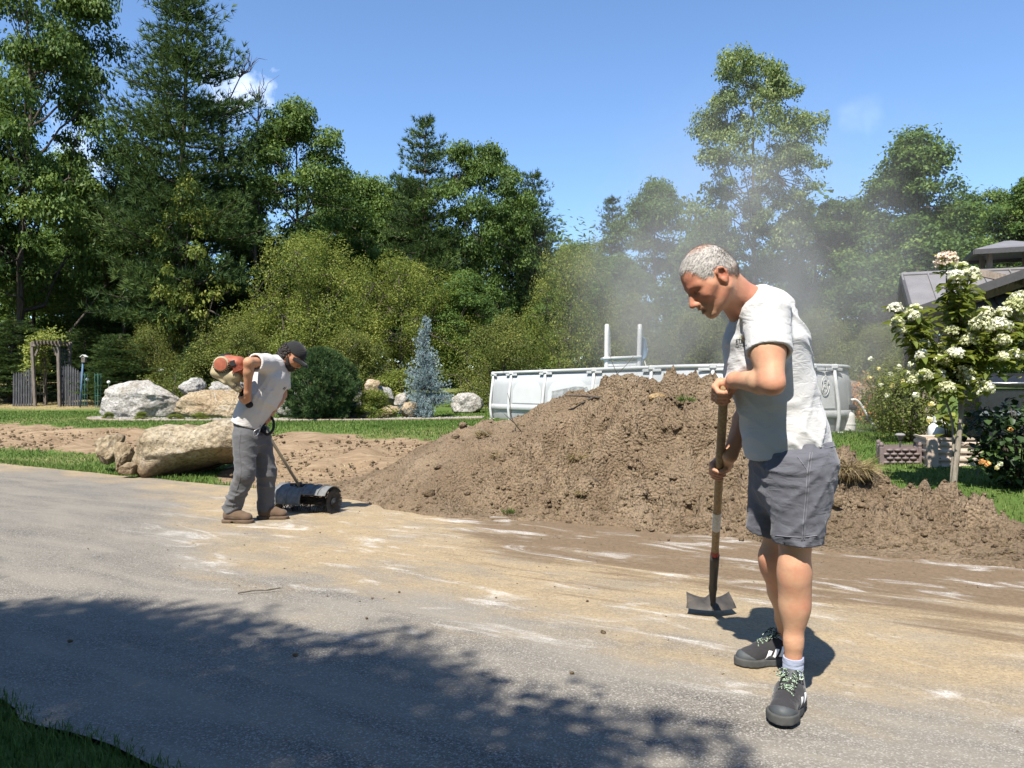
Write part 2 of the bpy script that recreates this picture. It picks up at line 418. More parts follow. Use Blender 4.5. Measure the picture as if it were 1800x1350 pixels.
# ================================================================== vegetation
BARK = None
def mk_bark(name, a, b):
    n = NT(name); v = n.coord()
    f = n.noise(n.mapping(v, scale=(6, 6, 1.2)), 4, 6, 0.65)
    return n.finish(n.principled(n.ramp(f, [(0.3, a), (0.7, b)]), 0.9, 0.1, 0, n.bump(f, 0.8, 0.03)))
BARK = mk_bark('bark', (0.035, 0.028, 0.022), (0.12, 0.10, 0.082))
BARK_PALE = mk_bark('pale_bark', (0.16, 0.15, 0.13), (0.36, 0.34, 0.30))
LEAF = {
 'oak': leaf_mat('oak_leaves', [(0, (0.033, 0.064, 0.016)), (0.5, (0.068, 0.118, 0.025)), (1, (0.150, 0.208, 0.044))], 0.30, 0.42, 0.4, (0.180, 0.255, 0.034)),
 'maple': leaf_mat('maple_leaves', [(0, (0.039, 0.075, 0.021)), (0.5, (0.075, 0.131, 0.030)), (1, (0.165, 0.228, 0.048))], 0.32, 0.45, 0.35, (0.195, 0.281, 0.040)),
 'bush': leaf_mat('bush_leaves', [(0, (0.054, 0.073, 0.017)), (0.5, (0.120, 0.146, 0.032)), (1, (0.264, 0.254, 0.066))], 0.35, 0.45, 0.35, (0.264, 0.281, 0.054)),
 'bright': leaf_mat('bright_leaves', [(0, (0.060, 0.092, 0.017)), (0.5, (0.156, 0.194, 0.038)), (1, (0.324, 0.324, 0.077))], 0.4, 0.45, 0.35, (0.312, 0.346, 0.054)),
 'poplar': leaf_mat('poplar_leaves', [(0, (0.075, 0.114, 0.034)), (0.5, (0.143, 0.194, 0.057)), (1, (0.285, 0.322, 0.115))], 0.35, 0.38, 0.5, (0.270, 0.335, 0.069)),
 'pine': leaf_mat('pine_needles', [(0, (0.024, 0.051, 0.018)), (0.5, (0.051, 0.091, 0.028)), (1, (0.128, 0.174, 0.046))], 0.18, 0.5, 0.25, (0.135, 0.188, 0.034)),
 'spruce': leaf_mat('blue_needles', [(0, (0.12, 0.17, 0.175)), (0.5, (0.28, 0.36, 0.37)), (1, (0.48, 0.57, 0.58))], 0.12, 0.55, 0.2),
 'mugo': leaf_mat('mugo_needles', [(0, (0.016, 0.036, 0.014)), (0.5, (0.036, 0.072, 0.024)), (1, (0.10, 0.15, 0.05))], 0.15, 0.5, 0.25),
 'ivy': leaf_mat('ivy_leaves', [(0, (0.014, 0.026, 0.010)), (0.5, (0.034, 0.062, 0.02)), (1, (0.08, 0.125, 0.04))], 0.2, 0.3, 0.5),
 'grass': leaf_mat('grass_blades', [(0, (0.05, 0.092, 0.016)), (0.5, (0.10, 0.165, 0.034)), (1, (0.20, 0.245, 0.075))], 0.3, 0.5, 0.25),
 'straw': leaf_mat('straw_blades', [(0, (0.16, 0.12, 0.055)), (0.5, (0.30, 0.24, 0.12)), (1, (0.45, 0.38, 0.22))], 0.2, 0.7, 0.15),
}
def leaf_quads(rng, C, N, size, aspect=0.6, jit=0.35, fold=True):
    """rhombic leaves: centres C, normals N"""
    n = len(C); N = N / (np.linalg.norm(N, axis=1, keepdims=True) + 1e-9)
    r = rng.normal(size=(n, 3)); T = np.cross(N, r); T /= np.linalg.norm(T, axis=1, keepdims=True) + 1e-9
    B = np.cross(N, T); s = size * (1 + jit * rng.uniform(-1, 1, (n, 1)))
    a = C - T * s; b = C + B * s * aspect + T * s * 0.1; c = C + T * s; d = C - B * s * aspect + T * s * 0.1
    b = b + N * s * 0.22; d = d + N * s * 0.22
    V = np.stack([a, b, c, d], 1).reshape(-1, 3); F = np.arange(4 * n).reshape(n, 4)
    return V, F
def needle_sprays(rng, C, Dv, length, width, k):
    """k thin needles fanning from each point C about the direction Dv"""
    n = len(C); C = np.repeat(C, k, 0); Dv = np.repeat(Dv, k, 0)
    d = Dv + rng.normal(scale=0.55, size=(n * k, 3)); d /= np.linalg.norm(d, axis=1, keepdims=True)
    L = length * rng.uniform(0.7, 1.2, (n * k, 1)); s = np.cross(d, rng.normal(size=(n * k, 3))); s /= np.linalg.norm(s, axis=1, keepdims=True)
    V = np.stack([C - s * width, C + s * width, C + d * L], 1).reshape(-1, 3)
    return V, np.arange(3 * n * k).reshape(-1, 3)
def tree_tubes(mb, p0, p1, r0, r1, rng, n=6, sag=0.0, wig=0.06, seg=6):
    L = np.linalg.norm(p1 - p0); t = np.linspace(0, 1, n)[:, None]
    pts = p0 + (p1 - p0) * t; pts[1:-1] += rng.normal(scale=wig * L, size=(n - 2, 3)) * 0.6
    pts[:, 2] += sag * L * np.sin(t[:, 0] * math.pi)
    mb.tube(pts, np.linspace(r0, r1, n), seg, True); return pts
def broadleaf(seed, H, W, base=0.25, nclump=70, lpc=300, leaf=0.11, clump=(0.55, 1.0), prof='round', trunk_r=0.16,
              lump=0.35, droop=0.0, flat=0.7, sparse=0.0, limbs=12, lean=(0, 0), under=True):
    """returns (branch MB, leaf V, leaf F, tint) with base at the origin"""
    rng = np.random.default_rng(seed); mb = MB()
    zc0 = H * base
    def rad(t, ang):   # t 0..1 through the crown
        if prof == 'round': r = np.sqrt(np.clip(1 - np.abs(2 * t - 0.92) ** 3.2 / 1.55, 0.02, 1))
        elif prof == 'cone': r = np.clip(1.05 - t, 0.05, 1) ** 0.75 * sstep(-0.15, 0.22, t)
        elif prof == 'vase': r = np.clip(0.5 + 0.8 * t - 0.95 * t ** 4, 0.05, 1.1)
        elif prof == 'tall': r = np.clip(np.sin(np.clip(t * 0.86 + 0.12, 0, 1) * math.pi), 0.05, 1) ** 0.8
        else: r = np.sqrt(np.clip(1 - t ** 2, 0.03, 1))           # dome: widest at the foot
        q = np.stack([np.cos(ang) * 1.3 + 5, np.sin(ang) * 1.3 + 5, t * 3.2], -1)
        return r * (1 + lump * fbm(q, 3, seed=seed))
    t = rng.uniform(0.0, 1.0, nclump) ** (0.9 if prof != 'cone' else 1.3); ang = rng.uniform(0, 2 * math.pi, nclump)
    rr = rad(t, ang) * W / 2 * rng.uniform(0.0, 1.0, nclump) ** 0.42
    lx, ly = lean
    CC = np.stack([np.cos(ang) * rr + lx * t, np.sin(ang) * rr + ly * t, zc0 + t * (H - zc0) * 0.95], 1)
    CC[:, 2] -= droop * (rr / (W / 2)) ** 2 * H * 0.12
    top = np.array([lx * 0.8, ly * 0.8, H * 0.9]); tp = catmull([(0, 0, -0.3), (rng.normal() * 0.1, rng.normal() * 0.1, H * 0.3), (lx * 0.4 + rng.normal() * 0.3, ly * 0.4, H * 0.6), top], 12)
    mb.tube(tp, np.linspace(trunk_r, 0.03, 12) * np.r_[1.35, np.ones(11)], 9)
    order = rng.permutation(nclump); nodes = []
    for k in order[:limbs]:
        c = CC[k]; zt = max(H * base * 0.6, c[2] - np.hypot(c[0], c[1]) * rng.uniform(0.5, 1.0)); i = int(np.clip(zt / H * 12, 1, 10))
        pts = tree_tubes(mb, tp[i], c, trunk_r * 0.42 * (1 - i / 16), 0.018, rng, 7, -0.06, 0.05); nodes += list(pts[2:])
    nodes = np.array(nodes)
    for k in order[limbs:]:
        j = np.argmin(np.linalg.norm(nodes - CC[k], axis=1)); tree_tubes(mb, nodes[j], CC[k], 0.03, 0.008, rng, 4, 0, 0.05, 4)
    cr = rng.uniform(*clump, nclump); cnt = np.maximum(20, (lpc * (cr / np.mean(cr)) ** 2 * rng.uniform(0.7, 1.2, nclump))).astype(int)
    idx = np.repeat(np.arange(nclump), cnt); n = len(idx)
    d = rng.normal(size=(n, 3)); d /= np.linalg.norm(d, axis=1, keepdims=True)
    if under: d[:, 2] = np.where(d[:, 2] < -0.35, -d[:, 2] * 0.4, d[:, 2])
    rad_ = cr[idx] * rng.uniform(0.25, 1.0, n) ** 0.5 * (1 + 0.35 * vnoise(d * 2.3 + idx[:, None] * 3.7, seed))
    C = CC[idx] + d * rad_[:, None] * np.array([1, 1, flat])
    C += rng.normal(scale=0.05, size=C.shape)
    N = d * 0.6 + np.array([0, 0, 0.55]) + rng.normal(scale=0.55, size=(n, 3))
    V, F = leaf_quads(rng, C, N, leaf, 0.58)
    tint = np.clip(0.42 + 0.22 * rng.normal(size=n) + 0.16 * rng.normal(size=nclump)[idx], 0, 1)
    return mb, V, F, tint
def conifer(seed, H, W, base=0.08, whorls=26, per=7, prof=1.0, tuft=0.24, k=7, trunk_r=0.17, up=0.25, width=0.018, step=0.22, irr=0.25, side=0.45):
    rng = np.random.default_rng(seed); mb = MB()
    tp = np.array([(0.12 * math.sin(z * 0.4 + seed), 0.1 * math.cos(z * 0.3 + seed), z) for z in np.linspace(-0.3, H, 12)])
    mb.tube(tp, np.linspace(trunk_r, 0.012, 12), 8)
    Cs, Ds, Ti = [], [], []
    for w in range(whorls):
        t = (w + rng.uniform(-0.3, 0.3)) / whorls; z = H * (base + (0.985 - base) * t)
        L0 = W / 2 * max(0.04, (1 - t) ** prof) * (1 if t > 0.08 else 0.8)
        for b in range(per):
            if rng.uniform() < irr * 0.5 and t < 0.85: continue
            a = rng.uniform(0, 2 * math.pi); L = L0 * rng.uniform(1 - irr, 1 + irr * 0.7)
            n = max(4, int(L / step)); s = np.linspace(0.12, 1, n)
            e = up * (0.4 + t) + rng.normal() * 0.08
            cx, cy = np.interp(z, tp[:, 2], tp[:, 0]), np.interp(z, tp[:, 2], tp[:, 1])
            pts = np.stack([cx + np.cos(a) * L * s, cy + np.sin(a) * L * s, z + L * (e * s - 0.28 * s * (1 - s)) + 0.0 * s], 1)
            mb.tube(np.vstack([[cx, cy, z], pts]), np.linspace(0.012 + 0.012 * L, 0.005, n + 1), 4, False)
            dirv = np.array([math.cos(a), math.sin(a), e]); perp = np.array([-math.sin(a), math.cos(a), 0])
            ti = 0.35 + 0.15 * rng.normal()
            for i, p in enumerate(pts):
                wd = side * L * (0.35 + 0.65 * math.sin(math.pi * min(1, s[i] * 0.8 + 0.15))) * (1.05 - 0.75 * s[i])
                m = max(1, int(2 * wd / step))
                for q in range(m + 1):
                    o = (q / max(1, m) * 2 - 1) * wd if m else 0
                    c = p + perp * o + dirv * abs(o) * 0.45 + rng.normal(scale=0.05, size=3)
                    c[2] += 0.06 * rng.normal() - 0.12 * abs(o) * 0.4
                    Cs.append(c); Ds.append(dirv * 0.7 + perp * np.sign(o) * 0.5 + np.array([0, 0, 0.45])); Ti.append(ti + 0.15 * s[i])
    Cs = np.array(Cs); Ds = np.array(Ds)
    V, F = needle_sprays(rng, Cs, Ds, tuft, width, k)
    tint = np.clip(np.repeat(np.array(Ti), k) + 0.18 * rng.normal(size=len(F)), 0, 1)
    return mb, V, F, tint
PROTO = {}
def proto(key, gen, leafmat, bark=None):
    mb, V, F, ti = gen
    bm = bpy.data.meshes.new(key + '_trunk'); VV = np.vstack(mb.V)
    bm.from_pydata([tuple(v) for v in VV], [], mb.F); bm.materials.append(bark or BARK); bm.polygons.foreach_set('use_smooth', np.ones(len(bm.polygons), bool)); bm.update()
    tmp = mesh_obj('crown', V, F, leafmat, None, False, {'tint': ('FACE', ti)})
    lm = tmp.data; lm.name = key + '_crown'; bpy.data.objects.remove(tmp)
    h = max(V[:, 2].max(), VV[:, 2].max()); PROTO[key] = (bm, lm, h, V[:, 0].max() - V[:, 0].min())
def plant(key, name, label, cat, loc, h, w=None, rz=0.0, group=None, crown='crown', stem='trunk'):
    bm, lm, H, W = PROTO[key]
    o = thing(name, label, cat, loc, group, rz)
    s = h / H; sx = (w / W) if w else s
    o.scale = (sx, sx, s)
    for nm, me in ((stem, bm), (crown, lm)):
        c = bpy.data.objects.new(nm, me); COL.objects.link(c); c.parent = o
    return o
# prototypes
proto('oak', broadleaf(1, 14, 10, 0.18, 170, 430, 0.088, (0.7, 1.35), 'round', 0.22, 0.4, flat=0.62, limbs=18), LEAF['oak'])
proto('oak2', broadleaf(2, 12, 8, 0.12, 165, 350, 0.085, (0.6, 1.15), 'round', 0.18, 0.45, flat=0.7, limbs=16), LEAF['oak'])
proto('maple', broadleaf(5, 12, 9, 0.10, 170, 340, 0.088, (0.6, 1.1), 'cone', 0.17, 0.28, flat=0.8, limbs=16), LEAF['maple'])
proto('maple2', broadleaf(6, 11, 8, 0.06, 160, 340, 0.085, (0.6, 1.15), 'tall', 0.15, 0.4, flat=0.8, limbs=14), LEAF['maple'])
proto('poplar', broadleaf(8, 15, 7.4, 0.36, 190, 240, 0.080, (0.4, 0.9), 'round', 0.2, 0.45, flat=0.75, limbs=20, lean=(0.0, 0)), LEAF['poplar'])
proto('bush', broadleaf(11, 5, 6.5, 0.03, 120, 290, 0.050, (0.28, 0.95), 'dome', 0.06, 0.7, flat=1.0, under=False, limbs=20), LEAF['bush'])
proto('bush2', broadleaf(12, 4.2, 6, 0.02, 120, 290, 0.045, (0.25, 0.75), 'dome', 0.05, 0.5, flat=1.0, under=False, limbs=20), LEAF['bush'])
proto('tallbush', broadleaf(13, 8, 6, 0.03, 130, 270, 0.056, (0.3, 1.05), 'round', 0.08, 0.75, flat=1.0, under=False, limbs=20), LEAF['bright'])
proto('shrub', broadleaf(14, 1.1, 1.5, 0.03, 60, 130, 0.03, (0.12, 0.24), 'dome', 0.02, 0.3, flat=0.9, limbs=14), LEAF['bright'])
proto('sapling', broadleaf(15, 7, 3.4, 0.10, 60, 110, 0.075, (0.3, 0.6), 'tall', 0.05, 0.5, flat=0.8, limbs=16), LEAF['bright'])
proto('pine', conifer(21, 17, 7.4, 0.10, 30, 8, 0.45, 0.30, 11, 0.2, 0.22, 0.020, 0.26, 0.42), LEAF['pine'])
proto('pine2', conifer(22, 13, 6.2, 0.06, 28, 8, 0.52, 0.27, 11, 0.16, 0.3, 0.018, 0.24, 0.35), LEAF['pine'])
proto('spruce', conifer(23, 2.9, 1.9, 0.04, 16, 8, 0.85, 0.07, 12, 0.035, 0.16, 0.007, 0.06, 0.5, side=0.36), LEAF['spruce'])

# ---- the forest edge: (photo column, top row, distance, width px, proto, name, label, rotation)
TREES = [
 (40, -150, 29.0, 430, 'oak', 'oak_tree', 'huge dark oak filling the upper left corner of the view', 0.3),
 (-130, 60, 28.0, 380, 'oak2', 'oak_tree', 'dark broadleaf tree cut off by the left edge of the view', 1.3),
 (322, -70, 30.0, 320, 'pine', 'pine_tree', 'tallest white pine, layered boughs, rising above the bent worker at left', 0.5),
 (520, 172, 34.0, 285, 'oak2', 'oak_tree', 'broad rounded oak just right of the tallest pine', 2.2),
 (640, 300, 39.0, 230, 'maple2', 'maple_tree', 'dark maple filling the dip between oak and middle pine', 3.2),
 (748, 195, 38.0, 205, 'pine2', 'pine_tree', 'bushy pine with broad pointed top in the middle of the tree line', 1.2),
 (842, 238, 38.5, 215, 'oak2', 'oak_tree', 'uneven broadleaf tree touching the right side of the middle pine', 4.0),
 (940, 294, 40.0, 165, 'pine2', 'pine_tree', 'narrow pine with reaching side boughs before the open sky gap', 2.9),
 (1075, 340, 44.0, 130, 'pine2', 'pine_tree', 'smallest pine top standing alone right of the sky gap', 0.2),
 (1152, 305, 43.0, 210, 'maple2', 'maple_tree', 'rounded grey green maple between small pine and tall poplar', 5.1),
 (1325, 84, 36.0, 262, 'poplar', 'poplar_tree', 'tall airy poplar with open crown above the man with the shovel', 0.9),
 (1250, 372, 41.0, 230, 'maple', 'maple_tree', 'hazy maple at the left foot of the tall poplar', 2.0),
 (1440, 345, 39.0, 270, 'oak2', 'oak_tree', 'dense dark tree between tall poplar and pointed maple', 5.6),
 (1612, 214, 34.0, 300, 'maple', 'maple_tree', 'large pointed maple behind the pavilion roof', 1.0),
 (1815, 300, 38.0, 260, 'maple2', 'maple_tree', 'pale maple half cut by the right edge behind the cupola', 3.3),
 (200, 330, 33.0, 200, 'pine2', 'pine_tree', 'shaded thin pine between the huge oak and tallest pine', 4.2),
 (60, 400, 36.0, 300, 'maple2', 'maple_tree', 'shaded maple low behind the garden arch', 2.7),
 (430, 330, 36.0, 240, 'maple', 'maple_tree', 'dark maple pressed against the right side of the tallest pine', 0.6),
 (1020, 420, 38.0, 210, 'maple2', 'maple_tree', 'low dark tree under the sky gap in the middle', 1.9),
 (120, 250, 40.0, 220, 'maple', 'maple_tree', 'dark maple seen through the gap right of the huge oak', 1.1),
 (255, 290, 38.0, 200, 'oak2', 'oak_tree', 'shaded oak directly left of the tallest pine trunk', 2.1),
 (590, 285, 42.0, 230, 'maple', 'maple_tree', 'pointed dark maple peeking right of the broad rounded oak', 3.9),
 (690, 305, 43.0, 210, 'oak2', 'oak_tree', 'low oak at the left shoulder of the middle pine', 0.7),
 (900, 335, 44.0, 210, 'maple2', 'maple_tree', 'dark maple between uneven broadleaf tree and narrow pine', 4.7),
 (1510, 350, 40.0, 230, 'maple2', 'maple_tree', 'hazy maple at the left side of the pointed maple', 5.2),
 (1720, 330, 42.0, 230, 'oak2', 'oak_tree', 'oak filling the gap right of the pointed maple', 2.5),
 (330, 480, 40.0, 300, 'oak2', 'oak_tree', 'dark understorey oak behind the trunk of the tallest pine', 3.0),
]
for x, top, D, wpx, key, nm, lab, rz in TREES:
    g = on_ground(x, D); h = CAMH - (top - HZ) / FPX * D - g[2]
    plant(key, nm, lab, 'tree', g, h, wpx * 1.12 / FPX * D, rz, 'trees of the wood edge')
BUSHES = [
 (420, 545, 25.0, 300, 'bush', 'tall yellow green bush rising behind the boulder wall and bent worker', 0.2),
 (545, 395, 27.5, 300, 'tallbush', 'tall leaning yellow green bush above the man with the power broom', 1.4),
 (700, 440, 29.0, 300, 'tallbush', 'big leafy bush right behind the blue spruce top', 2.6),
 (820, 470, 31.0, 240, 'maple2', 'dark green bush tree between blue spruce and the sky gap', 0.4),
 (620, 570, 25.5, 230, 'bush2', 'lower olive bush between mugo pine and blue spruce', 3.0),
 (885, 540, 25.0, 260, 'bush', 'rounded olive bush at the left end of the pool', 4.4),
 (1005, 410, 29.0, 220, 'tallbush', 'bright green sapling thicket left of the pool ladder', 5.0),
 (1120, 500, 28.0, 240, 'bush', 'hazy bush seen between the pool ladder rails', 0.9),
 (1230, 530, 26.0, 260, 'bush2', 'hazy low bush between ladder and the man with the shovel', 2.0),
 (1440, 528, 24.0, 260, 'bush', 'light green bush right behind the shoulder of the man', 1.2),
 (1350, 545, 27.0, 240, 'bush2', 'dusty bush hidden mostly behind the man with the shovel', 3.7),
 (1540, 560, 27.0, 200, 'bush2', 'shaded bush at the left of the pavilion post', 5.5),
 (260, 560, 27.0, 180, 'bush', 'patchy yellow leaved bush right of the birdhouse', 2.4),
 (1090, 440, 33.0, 200, 'maple2', 'greyish thicket behind the pool ladder', 5.9),
]
for x, top, D, wpx, key, lab, rz in BUSHES:
    g = on_ground(x, D); h = CAMH - (top - HZ) / FPX * D - g[2]
    plant(key, 'bush', lab, 'bush', g, h, wpx / FPX * D, rz, 'bushes before the wood', 'foliage', 'stem')
for x, top, D, wpx, key, lab, rz in [
 (335, 300, 28.5, 150, 'sapling', 'yellow green sapling climbing in front of the tallest pine trunk', 0.3),
 (465, 560, 26.8, 90, 'sapling', 'thin pale sapling in the shade above the boulders', 1.9)]:
    g = on_ground(x, D); h = CAMH - (top - HZ) / FPX * D - g[2]
    plant(key, 'sapling', lab, 'sapling', g, h, wpx / FPX * D, rz)
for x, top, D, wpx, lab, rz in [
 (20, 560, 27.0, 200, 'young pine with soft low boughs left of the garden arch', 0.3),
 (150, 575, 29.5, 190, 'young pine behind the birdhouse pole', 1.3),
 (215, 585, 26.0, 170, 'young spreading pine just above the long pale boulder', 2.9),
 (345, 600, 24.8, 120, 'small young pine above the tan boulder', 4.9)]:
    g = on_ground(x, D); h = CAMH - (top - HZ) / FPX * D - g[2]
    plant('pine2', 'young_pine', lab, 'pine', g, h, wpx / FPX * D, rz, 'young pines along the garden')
# dark wood behind everything: rows of trunks and crowns that read as one mass
def far_wood():
    rng = np.random.default_rng(77); Vs, Fs, Ts = [], [], []; n0 = 0
    for k in range(74):
        x = rng.uniform(-1500, 3200); D = rng.uniform(46, 60); top = rng.uniform(395, 520)
        if x < 430: top -= 60
        X = (x - 900) / FPX * D; H = CAMH - (top - HZ) / FPX * D; W = rng.uniform(5, 8)
        n = 1500; d = rng.normal(size=(n, 3)); d /= np.linalg.norm(d, axis=1, keepdims=True)
        r = rng.uniform(0.2, 1, n) ** 0.4 * (1 + 0.4 * vnoise(d * 2.5 + k * 9.1, 4))
        C = np.array([X, D, tz(X, D) + H * 0.5]) + d * r[:, None] * np.array([W / 2, W / 2, H * 0.55])
        C = C[C[:, 2] > 0.5]
        V, F = leaf_quads(rng, C, d[:len(C)] + np.array([0, -0.3, 0.5]) + rng.normal(scale=0.5, size=C.shape), 0.22, 0.6)
        Vs.append(V); Fs.append(F + n0); n0 += len(V); Ts.append(np.clip(rng.normal(0.35, 0.2, len(F)), 0, 1))
    o = mesh_obj('far_woodland', np.vstack(Vs), np.vstack(Fs), LEAF['oak'], None, False, {'tint': ('FACE', np.concatenate(Ts))})
    tag(o, 'dark mass of distant woodland behind the tree line', 'woodland', kind='stuff')
far_wood()
# bare dead trees
def dead_tree(x, top, D, lab, seed, spread=0.35, name='dead_tree'):
    rng = np.random.default_rng(seed); g = on_ground(x, D); H = CAMH - (top - HZ) / FPX * D - g[2]
    o = thing(name, lab, 'dead tree', g); mb = MB(); tw = MB()
    tr = catmull([g, g + (rng.normal() * 0.2, 0, H * 0.4), g + (rng.normal() * 0.4, 0, H * 0.75), g + (rng.normal() * 0.3, 0, H)], 12)
    mb.tube(tr, np.linspace(0.10, 0.012, 12), 6)
    for k in range(26):
        i = rng.integers(4, 11); a = rng.uniform(0, 6.28); L = H * spread * rng.uniform(0.3, 0.8) * (1.1 - i / 14)
        q = tr[i] + np.array([math.cos(a) * L * 0.6, math.sin(a) * L * 0.6, L * rng.uniform(0.5, 1.1)])
        pts = tree_tubes(tw, tr[i], q, 0.035, 0.008, rng, 5, -0.08, 0.06, 4)
        for m in range(3):
            j = rng.integers(1, 5); tree_tubes(tw, pts[j], pts[j] + rng.normal(scale=L * 0.2, size=3) + np.array([0, 0, L * 0.3]), 0.014, 0.004, rng, 4, 0, 0.05, 3)
    mb.build('trunk', BARK, o, True); tw.build('branches', BARK, o)
dead_tree(432, 95, 31.5, 'bare dead tree sticking up between tallest pine and oak', 3)
dead_tree(222, 250, 31.0, 'bare leafless tree with fine twigs left of the tallest pine', 5, 0.4)
dead_tree(473, 140, 33.0, 'thin bare snag poking above the broad oak', 8, 0.22)

# blue spruce, mugo pine, low shrubs in the rock bed
g = on_ground(752, 20.3); plant('spruce', 'blue_spruce', 'silvery blue spruce standing in the rock bed left of the pool', 'spruce', g, CAMH - (552 - HZ) / FPX * 20.3 - g[2], 102 / FPX * 20.3, 0.4)
def mugo():
    rng = np.random.default_rng(31); g = on_ground(563, 19.2); W = 118 / FPX * 19.2; H = (735 - 607) / FPX * 19.2
    o = thing('mugo_pine', 'dense rounded dark green mugo pine right of the bent worker', 'pine', g)
    n = 3000; t = rng.uniform(0.02, 1, n); a = rng.uniform(0, 6.283, n)
    r = np.sqrt(np.clip(1 - t ** 2.6, 0.02, 1)) * (0.72 + 0.35 * t + 0.2 * np.sin(np.clip(t * 4, 0, 3.14))) * (1 + 0.22 * fbm(np.stack([np.cos(a) * 2, np.sin(a) * 2, t * 3], -1), 3, seed=3) * 1.6)
    r *= rng.uniform(0.5, 1.08, n) ** 0.5
    C = g + np.stack([np.cos(a) * r * W / 2, np.sin(a) * r * W / 2, t * H * 0.95], 1)
    Dv = np.stack([np.cos(a) * 0.5, np.sin(a) * 0.5, 0.9 + 0 * a], 1)
    V, F = needle_sprays(rng, C, Dv, 0.14, 0.008, 14)
    ti = np.clip(np.repeat(0.58 + 0.25 * rng.normal(size=n), 14) + 0.12 * rng.normal(size=len(F)), 0, 1)
    mesh_obj('foliage', V, F, LEAF['mugo'], o, False, {'tint': ('FACE', ti)})
    mb = MB()
    for k in range(9):
        a_ = k * 0.7; mb.tube(catmull([g, g + (math.cos(a_) * 0.3, math.sin(a_) * 0.3, H * 0.3), g + (math.cos(a_) * W * 0.3, math.sin(a_) * W * 0.3, H * 0.75)], 6), np.linspace(0.05, 0.012, 6), 5)
    mb.build('stem', BARK, o, True)
mugo()
for x, top, D, wpx, lab, rz in [
 (655, 677, 19.6, 88, 'small bright leafy shrub between round stone and blue spruce', 0.2),
 (607, 640, 21.5, 120, 'low shrub peeking over the leaning grey boulder', 1.1),
 (700, 640, 22.5, 130, 'wispy shrub left of the blue spruce', 2.0)]:
    g = on_ground(x, D); plant('shrub', 'low_shrub', lab, 'shrub', g, CAMH - (top - HZ) / FPX * D - g[2], wpx / FPX * D, rz, 'shrubs in the rock bed', 'foliage', 'stem')

# ---- shade trees standing behind the viewer (their shade falls on the near drive)
SHADE = [(-4.6, -1.9, 8.0, 6.6, 'oak', 0.4), (-2.5, -2.75, 8.0, 5.6, 'oak2', 2.0), (-8.6, -0.4, 8.4, 7.2, 'oak', 3.3), (-3.2, -5.2, 8.0, 6.6, 'oak2', 4.6)]
for i, (X, Y, h, w, key, rz) in enumerate(SHADE):
    plant(key, 'shade_tree', ['broad tree behind the viewer shading the near drive', 'rounded tree behind the viewer shading the lower middle', 'tree at the far left behind the viewer', 'narrow tree behind the viewer at the right'][i],
          'tree', (X, Y, float(tz(X, Y))), h, w, rz, 'trees behind the viewer')
SKY_BLOCKERS = [(-13, -12, 11.0, 8.0, 'maple', 'unseen tree added behind the viewer to dim the sky fill, leftmost'), (-6.5, -13.5, 10.5, 7.5, 'oak2', 'unseen tree added behind the viewer to dim the sky fill, second from the left'), (0.5, -13.0, 11.0, 8.0, 'maple2', 'unseen tree added behind the viewer to dim the sky fill, straight behind'), (7.0, -12.0, 11.0, 8.0, 'oak', 'unseen tree added behind the viewer to dim the sky fill, second from the right'), (13.5, -10.0, 11.5, 8.5, 'maple', 'unseen tree added behind the viewer to dim the sky fill, rightmost')]  # unseen trees added to block sky light from behind and deepen contrast
for X, Y, h, w, key, lab in SKY_BLOCKERS: plant(key, 'sky_block_tree', lab, 'tree', (X, Y, float(tz(X, Y))), h, w, X, 'unseen trees added to dim the sky fill')
# ================================================================== heap of soil
def mk_soil(name, a, b, c):
    n = NT(name); p = n.coord()
    f = n.noise(p, 3.0, 6, 0.65); g = n.noise(p, 55.0, 4, 0.7); w = n.noise(p, 0.9, 3, 0.5)
    col = n.ramp(f, [(0.28, a), (0.52, b), (0.76, c)])
    col = n.mix(n.ramp(g, [(0.35, 0.55), (0.6, 0.0)]), col, tuple(x * 0.55 for x in a))
    col = n.mix(n.ramp(g, [(0.62, 0.0), (0.8, 0.6)]), col, tuple(min(1, x * 1.35) for x in c))
    col = n.mix(n.maprange(n.noise(p, 1.5, 5, 0.6), 0.48, 0.66, 0.0, 0.55), col, tuple(x * 0.8 for x in a)); col = n.mix(n.maprange(w, 0.52, 0.7, 0.0, 0.35), col, c)
    h = n.math('ADD', n.math('MULTIPLY', n.noise(p, 22, 6, 0.75), 1.0), n.math('MULTIPLY', n.voro(p, 38), -0.6))
    return n.finish(n.principled(col, 0.97, 0.08, 0, n.bump(h, 1.0, 0.05)))
SOIL = mk_soil('heaped_soil', (0.165, 0.118, 0.075), (0.262, 0.193, 0.125), (0.37, 0.285, 0.195))
SOIL_DARK = mk_soil('damp_clods', (0.12, 0.085, 0.05), (0.205, 0.15, 0.092), (0.31, 0.235, 0.15))
HU = np.array([-3.4, -2.75, -2.4, -2.0, -1.5, -1.0, -0.4, 0.0, 0.35, 0.8, 1.55, 2.0, 2.35, 2.75, 3.1, 3.5, 4.2, 5.0, 6.5, 8.0])
HH = np.array([0.0, 0.03, 0.16, 0.36, 0.60, 0.80, 0.98, 1.10, 1.26, 1.30, 1.31, 1.18, 0.92, 0.62, 0.44, 0.30, 0.17, 0.15, 0.12, 0.08])
HC = np.interp(HU, [-3.4, -2.2, -1.0, 0.5, 2.2, 3.2, 4.5, 8], [0.35, 0.55, 0.95, 1.18, 1.2, 0.85, 0.55, 0.5])     # crest line
